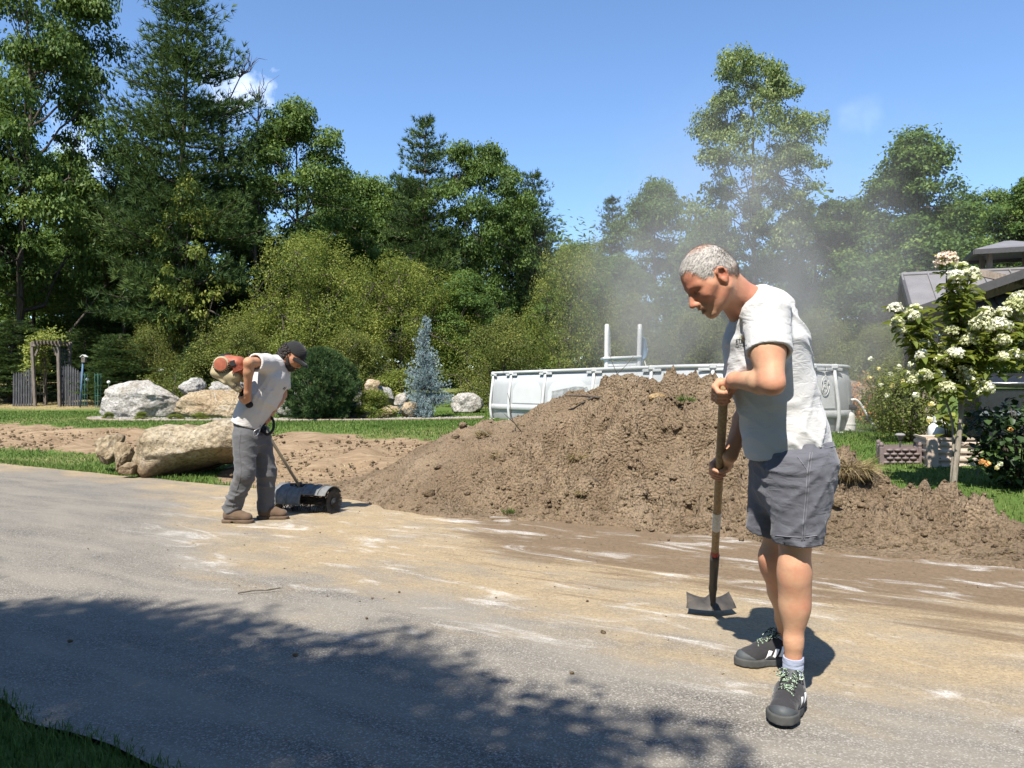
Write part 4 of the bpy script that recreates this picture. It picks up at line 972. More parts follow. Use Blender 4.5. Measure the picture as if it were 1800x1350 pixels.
# weeds along the bed edging
for x, D, w, h, lab, rz in [(190, 19.2, 26, 16, 'small leafy weed at the left tip of the rock bed', 0), (248, 18.9, 34, 18, 'yellowish weed before the pale boulder', 1), (352, 18.8, 44, 16, 'low green weeds before the tan boulder', 2), (310, 18.8, 40, 13, 'flat weeds between the two largest bed boulders', 3)]:
    g = on_ground(x, D); plant('shrub', 'weed', lab, 'weed', g, h / FPX * D, w / FPX * D, rz, 'weeds on the bed edge', 'foliage', 'stem')
# ================================================================== pool
POOL_W = simple_mat('pool_liner', (0.385, 0.395, 0.395), 0.5, 0.3, var=0.06, scale=3)
POOL_P = simple_mat('pool_panel_print', (0.50, 0.505, 0.495), 0.5, 0.35, var=0.04, scale=3)
POOL_F = simple_mat('pool_frame', (0.47, 0.475, 0.47), 0.4, 0.5, var=0.05, scale=6)
PLAST_W = simple_mat('white_plastic', (0.58, 0.57, 0.54), 0.45, 0.35, var=0.06, scale=5)
PLAST_B = simple_mat('black_plastic', (0.022, 0.022, 0.024), 0.45, 0.4, var=0.25, scale=9)
HOSE_W = simple_mat('pale_hose', (0.66, 0.66, 0.63), 0.5, 0.35, var=0.08, scale=40)
METAL_G = simple_mat('grey_metal', (0.35, 0.35, 0.35), 0.35, 0.5, 0.8, var=0.15)
def pool():
    C = np.array([3.0, 18.0]); ang = R(-60); a = np.array([math.cos(ang), math.sin(ang)]); nn = np.array([-a[1], a[0]])
    r, s, zb, zt = 2.0, 3.0, 0.40, 1.60
    def ring(off=0.0, n=160):
        per = 4 * s + 2 * math.pi * (r); out = []
        for q in np.linspace(0, per, n, endpoint=False):
            if q < 2 * s: p = (-s + q, -r - off)
            elif q < 2 * s + math.pi * r: t = (q - 2 * s) / r - math.pi / 2; p = (s + (r + off) * math.cos(t), (r + off) * math.sin(t))
            elif q < 4 * s + math.pi * r: p = (s - (q - 2 * s - math.pi * r), r + off)
            else: t = (q - 4 * s - math.pi * r) / r + math.pi / 2; p = (-s + (r + off) * math.cos(t), (r + off) * math.sin(t))
            out.append(C + a * p[0] + nn * p[1])
        return np.array(out)
    o = thing('swimming_pool', 'large oval above ground pool with pale grey panels and tubular frame', 'pool', (C[0], C[1], zb))
    N = 160; A = ring(0, N); V = []; 
    prof = [(0.0, zb), (0.05, zb + 0.12), (0.09, zb + 0.45), (0.06, zb + 0.9), (0.0, zt - 0.02), (-0.05, zt - 0.02), (-0.06, zb + 0.1)]
    rings = [np.c_[ring(f, N), np.full(N, z)] for f, z in prof]; V = np.vstack(rings); F = []
    for i in range(len(prof) - 1):
        for j in range(N): k = (j + 1) % N; F.append((i * N + j, i * N + k, (i + 1) * N + k, (i + 1) * N + j))
    mesh_obj('liner_wall', V, F, POOL_W, o, True)
    # top rail, low belt
    T = np.c_[ring(0.02, N), np.full(N, zt)]; mb = MB(); mb.tube(np.vstack([T, T[:2]]), 0.036, 8, False); mb.build('top_rail', POOL_F, o, True)
    B1 = [np.c_[ring(0.10 + d, N), np.full(N, zb + z)] for d, z in ((0.0, 0.28), (0.012, 0.29), (0.012, 0.40), (0.0, 0.41))]
    V = np.vstack(B1); F = [(i * N + j, i * N + (j + 1) % N, (i + 1) * N + (j + 1) % N, (i + 1) * N + j) for i in range(3) for j in range(N)]
    mesh_obj('belt', V, F, POOL_F, o, True)
    W = np.c_[ring(0.0, 400), np.full(400, zt - 0.12)]
    wm = NT('pool_water'); p_ = wm.principled((0.03, 0.16, 0.2), 0.05, 0.5); wm.finish(p_)
    mesh_obj('water', W, [tuple(range(400))], wm.m, o)
    # posts by photo column on the visible side
    dense = ring(0.0, 1600); dense2 = ring(0.30, 1600); px = 900 + dense[:, 0] / dense[:, 1] * FPX
    cdist = np.linalg.norm(dense, axis=1)
    tang = np.gradient(dense, axis=0); nor = np.stack([tang[:, 1], -tang[:, 0]], 1); nor /= np.linalg.norm(nor, axis=1, keepdims=True)
    vis = (nor * dense).sum(1) < 0
    def near(col):
        k = np.where(vis)[0]; return k[np.argmin(np.abs(px[k] - col))]
    cols = [871, 902, 962, 1048, 1149, 1254, 1340, 1425, 1462]
    for cpx in cols:
        i = near(cpx); q = dense[i]; n2 = nor[i]; t2 = nrm(tang[i]); mb = MB()
        top = np.array([*(q + n2 * 0.05), zt - 0.04]); bot = np.array([*(q + n2 * 0.10), zb]); mid = np.array([*(q + n2 * 0.14), zb + 0.4])
        mb.tube(catmull([top, mid, bot], 6), 0.034, 8); lg = mb.build('leg', POOL_F, o, True)
        mb = MB(); mb.bar(top + np.array([*t2, 0]) * -0.26 + (0, 0, -0.02), top + np.array([*t2, 0]) * 0.26 + (0, 0, -0.02), 0.03, 0.05, bevel=0.01)
        mb.box(top + (0, 0, 0.03), (0.12, 0.12, 0.09), bevel=0.02); mb.build('bracket', POOL_F, lg)
        mb = MB(); mb.box(bot + (0, 0, 0.02), (0.18, 0.18, 0.03), bevel=0.01); mb.build('foot', POOL_F, lg)
    # arched lighter print between posts
    full = [near(c) for c in cols]
    for i0, i1 in zip(full[:-1], full[1:]):
        ii = np.linspace(i0, i1, 26).astype(int)[2:-2]; m = len(ii); V = []; 
        for z0, col in ((0, 0), (1, 1), (2, 2), (3, 3), (4, 4), (5, 5)):
            for k, j in enumerate(ii):
                t = abs(k / (m - 1) * 2 - 1); ztop = zb + 1.0 - 0.10 * t ** 2 - 0.16 * t ** 8
                z = zb + 0.45 + (ztop - zb - 0.45) * z0 / 5; f = np.interp(z, [zb + 0.12, zb + 0.45, zb + 0.9, zt], [0.05, 0.09, 0.06, 0.0]) + 0.006
                V.append([*(dense[j] + nor[j] * f), z])
        F = [(r_ * m + k, r_ * m + k + 1, (r_ + 1) * m + k + 1, (r_ + 1) * m + k) for r_ in range(5) for k in range(m - 1)]
        mesh_obj('wall_panel', V, F, POOL_P, o, True)
    # oval swirl emblem on the panel at the right
    i = near(1443); q = dense[i]; n2 = nor[i]; t2 = nrm(tang[i]); mb = MB(); c = np.array([*(q + n2 * 0.10), zb + 0.85])
    for (rx, rz_, th) in ((0.10, 0.17, 0.008), (0.055, 0.11, 0.006)):
        cc = [c + np.array([*t2, 0]) * math.cos(k) * rx + np.array([0, 0, 1]) * math.sin(k) * rz_ for k in np.linspace(0, 6.283, 25)]; mb.tube(cc, th, 5)
    cc = [c + np.array([*t2, 0]) * x_ + np.array([0, 0, 1]) * z_ for x_, z_ in ((-0.08, -0.1), (-0.02, 0.02), (0.03, 0.0), (0.08, 0.1))]; mb.tube(catmull(cc, 10), 0.006, 5)
    mb.build('emblem', PLAST_W, o, True)
    return near, dense, nor, tang
_near, _dense, _nor, _tang = pool()
def ladder():
    D = 16.9; s = D / FPX
    o = thing('pool_ladder', 'white plastic pool ladder with two arched handrails and barrier door', 'ladder', (P(1092, 760, D)[0], D, 0.42))
    zt = CAMH - (630 - HZ) * s
    for x in (1065, 1122):
        a = P(x, 640, D); mb = MB()
        top = P(x + (2 if x < 1100 else 3), 574, D)
        pts = [(a[0], D, 0.42), (a[0], D, 1.2), (a[0] + 0.01, D, a[2]), (top[0], D + 0.03, top[2] - 0.06), (top[0] + 0.02, D + 0.14, top[2]), (top[0] + 0.06, D + 0.28, top[2] - 0.12), (top[0] + 0.08, D + 0.36, a[2] + 0.05), (top[0] + 0.08, D + 0.38, a[2] - 0.1)]
        mb.tube(catmull(pts, 30), 0.05, 10); mb.build('handrail', PLAST_W, o, True)
    l, r = P(1059, 630, D), P(1127, 627, D); mb = MB(); mb.bar(l + (0, 0.15, 0), r + (0, 0.15, 0), 0.05, 0.5, up=(0, 1, 0), bevel=0.015)
    mb.build('platform', PLAST_W, o)
    l, r = P(1068, 700, D), P(1119, 700, D)
    mb = MB(); zt2 = P(0, 635, D)[2]; mb.box(((l[0] + r[0]) / 2, D, (zt2 + 0.5) / 2), (r[0] - l[0], 0.03, zt2 - 0.5)); mb.build('barrier_door', PLAST_W, o)
    for k in range(11):
        z = zt2 - 0.09 - k * 0.075; mb = MB(); mb.box(((l[0] + r[0]) / 2, D - 0.02, z), (r[0] - l[0] - 0.02, 0.02, 0.05), bevel=0.008); mb.build('slat', PLAST_W, o)
    for k in range(4):
        mb = MB(); mb.box(((l[0] + r[0]) / 2, D + 0.3, 0.6 + 0.27 * k), (r[0] - l[0], 0.14, 0.03), bevel=0.01); mb.build('step', PLAST_W, o)
    for x in (1076, 1112):
        pass
ladder()
NETM = NT('blue_net'); NETM.finish(NETM.principled((0.13, 0.24, 0.36), 0.6, 0.3))
def skimmer():
    D = 17.0; o = thing('pool_skimmer_net', 'blue leaf skimmer net leaning against the right handrail of the ladder', 'net', P(1135, 730, D))
    c = P(1131, 612, D); V = []; F = []; m = 18
    rim = [c + np.array([math.cos(t) * 0.085 * (1.0 if math.sin(t) < 0 else 0.8), 0, math.sin(t) * 0.24]) for t in np.linspace(0, 6.283, 25)]
    mb = MB(); mb.tube(rim, 0.012, 6); mb.build('rim', NETM.m, o, True)
    V = [c + (0, 0.10, 0)] + [c + (p - c) * 0.6 + (0, 0.07, 0) for p in rim[:-1]] + rim[:-1]
    F = [(0, 1 + k, 1 + (k + 1) % 24) for k in range(24)] + [(1 + k, 25 + k, 25 + (k + 1) % 24, 1 + (k + 1) % 24) for k in range(24)]
    mesh_obj('mesh_bag', V, F, NETM.m, o, True)
    mb = MB(); mb.tube([P(1133, 634, D), P(1141, 668, D), P(1152, 725, D)], 0.014, 6); mb.build('pole', PLAST_W, o, True)
    D = 16.8; o = thing('water_brush', 'small white framed pool brush leaning beside the ladder', 'brush', P(1135, 735, D)); mb = MB()
    mb.tube([P(1127, 648, D), P(1131, 668, D), P(1137, 735, D)], 0.012, 6); mb.tube([P(1136, 646, D), P(1140, 668, D), P(1143, 735, D)], 0.012, 6); mb.bar(P(1126, 648, D), P(1137, 644, D), 0.03, 0.05); mb.build('frame', PLAST_W, o, True)
skimmer()
def pump():
    D = 14.2; s = D / FPX; g = on_ground(1486, D)
    o = thing('pool_pump', 'white sand filter tank with black pump head standing at the right end of the pool', 'pump', g)
    b = P(1486, 744, D); b[2] = g[2]
    mb = MB(); mb.lathe(b + (0, 0, 0.02), [(0.10, 0), (0.165, 0.0), (0.172, 0.04), (0.172, 0.10), (0.165, 0.13), (0.165, 0.25), (0.15, 0.30), (0.11, 0.33), (0.05, 0.34)], 24); t_ = mb.build('tank', PLAST_W, o); auto_smooth(t_)
    mb = MB(); mb.lathe(b + (0, 0, 0.12), [(0.178, 0), (0.178, 0.025)], 24); mb.build('clamp_ring', PLAST_W, t_)
    mb = MB(); mb.box(b + (-0.06, 0, 0.44), (0.26, 0.16, 0.14), bevel=0.03); mb.lathe(b + (-0.06, 0, 0.50), [(0.09, 0), (0.09, 0.06), (0.06, 0.08)], 14); mb.lathe(b + (0.06, -0.02, 0.43), [(0.05, 0), (0.05, 0.12), (0.03, 0.14)], 12, axis=(1, 0, 0)); auto_smooth(mb.build('pump_head', PLAST_B, o))
    mb = MB(); mb.box(b + (0.03, 0, 0.0), (0.62, 0.45, 0.035), bevel=0.01); mb.build('base_board', METAL_G, o)
    mb = MB(); mb.tube([b + (0.0, -0.17, 0.06), b + (0, -0.2, 0.06)], 0.02, 8); mb.build('drain_plug', PLAST_W, t_)
    h = thing('pool_hose', 'pale ribbed hose arching from the pump down to the grass', 'hose', on_ground(1540, D))
    pts = [P(1496, 703, D), P(1505, 703, D), P(1514, 712, D), P(1523, 728, D), P(1532, 742, D), P(1540, 750, D - 0.1), P(1552, 753, D - 0.2), P(1575, 751, D - 0.2)]
    c = catmull(pts, 46); rr = 0.024 + 0.002 * np.sin(np.arange(46) * 2.6); mb = MB(); mb.tube(c, rr, 8); mb.build('tube', HOSE_W, h, True)
    mb = MB(); mb.tube(catmull([P(1523, 728, D), P(1528, 736, D), P(1531, 741, D)], 4), 0.036, 10); mb.build('coupling', METAL_G, h, True)
    h = on_ground(1563, 14.0); mb = MB(); cc = [P(1563, 741, 13.9) + np.array([math.cos(t) * 0.17, 0.05 * math.sin(t * 2), math.sin(t) * 0.2]) for t in np.linspace(0, 6.28, 22)]; mb.tube(cc, 0.05, 8)
    tag(mb.build('coiled_hose', PLAST_B, None, True), 'dark coiled hose at the foot of the rose bush', 'hose')
pump()

# ================================================================== garden arch, fence, birdhouse (left back)
WOOD_G = mk_bark('weathered_wood', (0.085, 0.07, 0.058), (0.21, 0.175, 0.145))
WOOD_D = mk_bark('dark_picket_wood', (0.035, 0.035, 0.038), (0.10, 0.10, 0.105))
def arbor():
    D = 25.0; o = thing('garden_arch', 'weathered wooden garden arch with lattice side at the far left', 'arch', on_ground(90, D))
    def q(x, y, d=0.0): return P(x, y, D + d)
    gz = lambda x, d=0: float(tz(*P(x, 0, D + d)[:2]))
    for (x0, x1, d, nm) in ((56, 62, 0.0, 'post'), (102, 105, 0.0, 'post'), (122, 123, 0.9, 'post'), (78, 80, 0.9, 'post')):
        a = q(x0, 602, d); b = q(x1, 700, d); b[2] = gz(x1, d) - 0.05; mb = MB(); mb.bar(b, a, 0.09, 0.09, bevel=0.008); mb.build(nm, WOOD_G, o)
    for d, x0, x1 in ((-0.06, 54, 106), (0.96, 74, 126)):
        # beam with arched under-edge
        V = []; n = 16
        for k in range(n + 1):
            t = k / n; x = x0 + (x1 - x0) * t; a = q(x, 601, d); arch = 0.14 - 0.07 * math.sin(math.pi * np.clip((t - 0.15) / 0.7, 0, 1))
            for dd, zz_ in ((0, 0), (0, -arch), (0.05, -arch), (0.05, 0)): V.append(a + (0, dd, zz_))
        F = [(k * 4 + j, k * 4 + (j + 1) % 4, k * 4 + 4 + (j + 1) % 4, k * 4 + 4 + j) for k in range(n) for j in range(4)] + [(3, 2, 1, 0), (n * 4, n * 4 + 1, n * 4 + 2, n * 4 + 3)]
        mesh_obj('beam', V, F, WOOD_G, o)
    for k in range(8):
        x = 60 + k * 6.2; a = q(x - 1.5, 601.5, -0.25); b = q(x + 18, 602, 1.15); mb = MB(); mb.bar(a, b, 0.045, 0.09, bevel=0.005); mb.build('rafter', WOOD_G, o)
    for x, sx in ((62, 1), (99, -1)):
        mb = MB(); mb.bar(q(x, 625, 0), q(x + 6 * sx, 610, 0), 0.05, 0.05); mb.build('brace', WOOD_G, o)
    for k in range(4):
        mb = MB(); mb.bar(q(104 + k * 5, 612, 0.2 * k + 0.1), q(105 + k * 5, 700, 0.2 * k + 0.1), 0.025, 0.025); mb.build('lattice_bar', WOOD_D, o)
    for k in range(7):
        y = 616 + k * 11; mb = MB(); mb.bar(q(105, y, 0.05), q(122, y - 0.3, 0.85), 0.025, 0.025); mb.build('lattice_bar', WOOD_D, o)
arbor()
def picket_run(cols, tops, D, label):
    o = thing('picket_fence', label, 'fence', on_ground(cols[0], D), 'picket fence pieces')
    for i, (x, yt) in enumerate(zip(cols, tops)):
        a = P(x, yt, D); zb = float(tz(a[0], D)) - 0.02; w = 0.052; h = a[2]
        V = [(a[0] - w / 2, D, zb), (a[0] + w / 2, D, zb), (a[0] + w / 2, D, h - 0.08), (a[0], D, h), (a[0] - w / 2, D, h - 0.08)]
        V = V + [(x_, y_ + 0.022, z_) for x_, y_, z_ in V]; F = [(0, 1, 2, 3, 4), (9, 8, 7, 6, 5)] + [(k, k + 5, (k + 1) % 5 + 5, (k + 1) % 5) for k in range(5)]
        mesh_obj('picket', np.array(V), F, WOOD_D, o)
    for f in (0.3, 0.75):
        a = P(cols[0], 0, D); b = P(cols[-1], 0, D); za, zc = float(tz(a[0], D)), float(tz(b[0], D)); ha = P(0, tops[0], D)[2]; hb = P(0, tops[-1], D)[2]
        mb = MB(); mb.bar((a[0], D + 0.04, za + (ha - za) * f), (b[0], D + 0.04, zc + (hb - zc) * f), 0.03, 0.07); mb.build('rail', WOOD_D, o)
cl = np.linspace(24, 55, 8); picket_run(cl, np.interp(cl, [24, 40, 55], [654, 653, 643]), 25.1, 'dark picket fence piece on the left side of the garden arch')
cl = np.linspace(107, 141, 9); picket_run(cl, np.interp(cl, [107, 122, 141], [643, 640, 652]), 25.1, 'dark picket fence piece on the right side of the garden arch')
def birdhouse():
    D = 24.6; g = on_ground(142, D); o = thing('birdhouse', 'small grey birdhouse on a leaning blue pole', 'birdhouse', g)
    BL = simple_mat('blue_paint', (0.07, 0.13, 0.21), 0.7, 0.3, var=0.2)
    mb = MB(); mb.tube([P(141, 702, D) * (1, 1, 0) + (0, 0, g[2]), P(145.5, 638, D)], 0.028, 8); mb.build('pole', BL, o, True)
    c = P(147.5, 632, D); mb = MB(); mb.box(c, (0.11, 0.12, 0.19), bevel=0.004); hs = mb.build('box', WOOD_G, o)
    mb = MB()
    for sx in (-1, 1): mb.bar(c + (0, 0, 0.15), c + (sx * 0.09, 0, 0.08), 0.015, 0.17, up=(0, 1, 0))
    mb.build('roof', PLAST_W, o); mb = MB(); mb.lathe(c + (0, -0.061, 0.03), [(0.02, 0), (0.02, 0.004)], 12, axis=(0, -1, 0)); mb.build('entrance_hole', PLAST_B, hs)
birdhouse()
GREENW = simple_mat('green_wire', (0.05, 0.14, 0.12), 0.5, 0.4)
def cage(x, top, D, w, label):
    g = on_ground(x, D); o = thing('plant_cage', label, 'plant cage', g, 'wire plant cages'); h = P(0, top, D)[2] - g[2]; mb = MB()
    for k in range(4):
        a = k * 1.571 + 0.4; mb.tube([g + (math.cos(a) * w * 0.7, math.sin(a) * w * 0.7, 0), g + (math.cos(a) * w, math.sin(a) * w, h)], 0.008, 5)
    mb.build('stakes', GREENW, o)
    for f in (0.35, 0.65, 0.95):
        mb = MB(); mb.tube([g + (math.cos(t) * w * (0.7 + 0.3 * f), math.sin(t) * w * (0.7 + 0.3 * f), h * f) for t in np.linspace(0, 6.283, 17)], 0.007, 5); mb.build('hoop', GREENW, o)
cage(172, 656, 24.4, 0.09, 'green wire cage just left of the long pale boulder'); cage(149, 656, 25.0, 0.08, 'green wire cage beside the birdhouse pole')
def globe(x, y, D, label):
    g = on_ground(x, D); o = thing('garden_light', label, 'garden light', g, 'small garden lights'); c = P(x, y, D); mb = MB(); mb.tube([g, c], 0.008, 6); mb.build('stake', METAL_G, o)
    mb = MB(); V, F = I2; mb.add(V * 0.05 + c, [tuple(f) for f in F]); mb.build('globe', PLAST_W, o, True)
globe(153.5, 667, 24.8, 'white globe light on a stake beside the picket fence'); globe(191, 672, 23.0, 'glass lantern light above the long pale boulder')
# vine on the arch
def vine():
    rng = np.random.default_rng(8); o = thing('climbing_vine', 'yellow green vine climbing over the garden arch', 'vine', on_ground(60, 25.3)); Cs = []
    for k in range(60):
        x, y = (rng.normal(54, 5), rng.uniform(600, 660)) if k < 26 else ((rng.uniform(55, 105), rng.normal(595, 5)) if k < 46 else (rng.normal(72, 8), rng.uniform(605, 670)))
        Cs.append(P(x, y, 25.0 + rng.uniform(0.1, 0.9)))
    Cs = np.array(Cs); idx = np.repeat(np.arange(60), 26); C = Cs[idx] + rng.normal(scale=0.11, size=(len(idx), 3))
    V, F = leaf_quads(rng, C, rng.normal(scale=0.6, size=C.shape) + (0, -0.4, 0.7), 0.045, 0.7)
    mesh_obj('leaves', V, F, LEAF['bright'], o, False, {'tint': ('FACE', np.clip(rng.normal(0.6, 0.25, len(F)), 0, 1))})
    mb = MB()
    for x0, x1 in ((52, 60), (70, 74), (78, 70)): mb.tube(catmull([P(x0, 700, 25.4), P(x0 + 3, 650, 25.3), P(x1, 605, 25.3)], 8), 0.012, 5)
    mb.build('stems', BARK, o, True)
vine()

# ================================================================== pavilion at the right
ROOF = NT('grey_metal_roof'); _p = ROOF.coord(); _f = ROOF.noise(_p, 3, 4, 0.6); ROOF.finish(ROOF.principled(ROOF.ramp(_f, [(0.3, (0.150, 0.140, 0.138)), (0.7, (0.20, 0.188, 0.185))]), 0.45, 0.4, 0.1))
WOOD_B = mk_bark('grey_brown_timber', (0.155, 0.125, 0.098), (0.27, 0.225, 0.18)); TRIM = simple_mat('dark_trim', (0.055, 0.052, 0.052), 0.5, 0.3)
def pavilion():
    f = nrm((0.37, 0.93, 0))            # depth direction
    r = np.array([f[1], -f[0], 0])      # along the ridge to the right
    E = P(1603, 549, 12.6); zE = E[2]; Rg = E + f * 1.62; Rg[2] = P(1585, 483, Rg[1])[2]
    # recentre so that the ridge end falls on the photographed column
    o = thing('pavilion', 'wooden garden pavilion with grey standing seam metal roof and cupola', 'pavilion', (E[0] + 1.5, E[1] + 1.6, 0.3))
    L = 4.6; rise = Rg - E
    def slab(name, a, b, c, d, th, mat, par):
        n_ = nrm(np.cross(b - a, d - a)); V = [a, b, c, d] + [q - n_ * th for q in (a, b, c, d)]
        return mesh_obj(name, np.array(V), [(0, 1, 2, 3), (7, 6, 5, 4), (0, 4, 5, 1), (1, 5, 6, 2), (2, 6, 7, 3), (3, 7, 4, 0)], mat, par)
    for k in range(11):                 # front roof panels
        t0, t1 = k / 11, (k + 1) / 11; a = E + r * L * t0; b = E + r * (L * t1 - 0.012); slab('roof_panel', a, b, b + rise, a + rise, 0.04, ROOF.m, o)
    n_ = nrm(np.cross(r, rise))
    for k in range(12):
        a = E + r * L * (k / 11); mb = MB(); mb.bar(a + n_ * 0.012, a + rise + n_ * 0.012, 0.022, 0.035, up=n_); mb.build('roof_seam', ROOF.m, o)
    back = f * 2 * np.dot(rise, f) + E
    slab('back_roof', E + rise, E + rise + r * L, back + r * L, back, 0.04, ROOF.m, o)
    mb = MB(); mb.bar(E + rise, E + rise + r * L, 0.12, 0.05, up=n_); mb.build('ridge_cap', ROOF.m, o)
    mb = MB(); mb.bar(E + (0, 0, -0.03) - f * 0.01, E + rise + (0, 0, -0.05), 0.05, 0.14); mb.build('rake_board', TRIM, o)
    mb = MB(); mb.bar(E + rise + (0, 0, -0.05), back + (0, 0, -0.05), 0.05, 0.14); mb.build('rake_board', TRIM, o)
    # front gable standing proud of the roof, rising to the right
    G0 = E - f * 0.05 + (0, 0, 0.0); ap = P(1820, 440, G0[1] - 1.3); 
    d = r * 2.2; ap = G0 + d + np.array([0, 0, ap[2] - G0[2]]); G1 = G0 + d * 2
    dep = f * 1.9
    slab('gable_roof', G0 - f * 0.25 + (0, 0, 0.05), ap - f * 0.25 + (0, 0, 0.05), ap + dep + (0, 0, 0.05), G0 + dep * 0.12 + (0, 0, 0.05), 0.05, ROOF.m, o)
    slab('gable_roof', ap - f * 0.25 + (0, 0, 0.05), G1 - f * 0.25 + (0, 0, 0.05), G1 + dep * 0.12 + (0, 0, 0.05), ap + dep + (0, 0, 0.05), 0.05, ROOF.m, o)
    for a, b in ((G0, ap), (ap, G1)):
        mb = MB(); mb.bar(a - f * 0.28 + (0, 0, -0.02), b - f * 0.28 + (0, 0, -0.02), 0.04, 0.13); mb.build('fascia', TRIM, o)
        for q in (0.25, 1.0):
            mb = MB(); mb.bar(a + f * q + (0, 0, -0.12), b + f * q + (0, 0, -0.12), 0.09, 0.14); mb.build('rafter', WOOD_B, o)
    # posts, tie beams, braces
    pts = [E + r * 0.28 + f * 0.35, E + r * 4.1 + f * 0.35, E + r * 0.28 + f * 2.9, E + r * 4.1 + f * 2.9]
    for p in pts:
        zb = float(tz(p[0], p[1])); mb = MB(); mb.bar((p[0], p[1], zb), (p[0], p[1], zE + 0.02), 0.26, 0.26, up=f, bevel=0.015); ps = mb.build('post', WOOD_B, o)
    for a, b in ((0, 1), (2, 3), (0, 2), (1, 3)):
        A, B = pts[a].copy(), pts[b].copy(); A[2] = B[2] = zE - 0.06; dd = nrm(B - A); mb = MB(); mb.bar(A + dd * 0.13, B - dd * 0.13, 0.14, 0.22, bevel=0.01); mb.build('beam', WOOD_B, o)
        for s, q in ((1, A), (-1, B)):
            lo = q + dd * s * 0.10; lo[2] = zE - 0.78; hi = q + dd * s * 0.75; hi[2] = zE - 0.17; m2 = (lo + hi) / 2 + (0, 0, 0.10); mb = MB(); mb.tube(catmull([lo, m2, hi], 7), 0.075, 4); mb.build('brace', WOOD_B, o)
    A = (G0 + G1) / 2 + f * 0.25; A[2] = zE; mb = MB(); mb.bar(A, A + (0, 0, ap[2] - zE - 0.1), 0.12, 0.12); mb.build('king_post', WOOD_B, o)
    for s in (-1, 1):
        a = A + d * 0.55 * s + (0, 0, 0.62); mb = MB(); mb.bar(A + (0, 0, 0.25), a, 0.09, 0.11); mb.build('strut', WOOD_B, o)
    # cupola: four posts and a hipped metal cap
    c = P(1772, 470, 13.9); c = np.array([c[0], c[1], 0]); zc0, zc1 = P(0, 484, 13.9)[2], P(0, 441, 13.9)[2]
    for sx in (-1, 1):
        for sy in (-1, 1):
            p = c + r * 0.34 * sx + f * 0.34 * sy; mb = MB(); mb.bar(p + (0, 0, zc0 - 0.35), p + (0, 0, zc1), 0.07, 0.07); mb.build('cupola_post', WOOD_B, o)
    for sx in (-1, 1):
        mb = MB(); mb.bar(c + f * 0.34 * sx - r * 0.3 + (0, 0, zc0), c + f * 0.34 * sx + r * 0.3 + (0, 0, zc0), 0.05, 0.16); mb.build('cupola_rail', WOOD_B, o)
    top = c + (0, 0, P(0, 424, 13.9)[2]); cor = [c + r * 0.62 * a + f * 0.62 * b + (0, 0, zc1 - 0.03) for a, b in ((-1, -1), (1, -1), (1, 1), (-1, 1))]
    for k in range(4):
        a, b = cor[k], cor[(k + 1) % 4]; t0 = top + (a - top) * 0.1 * (1, 1, 0); t1 = top + (b - top) * 0.1 * (1, 1, 0); slab('cupola_roof', a, b, t1, t0, 0.03, ROOF.m, o)
        mb = MB(); mb.bar(a + (0, 0, -0.05), b + (0, 0, -0.05), 0.04, 0.08); mb.build('cupola_fascia', TRIM, o)
pavilion()
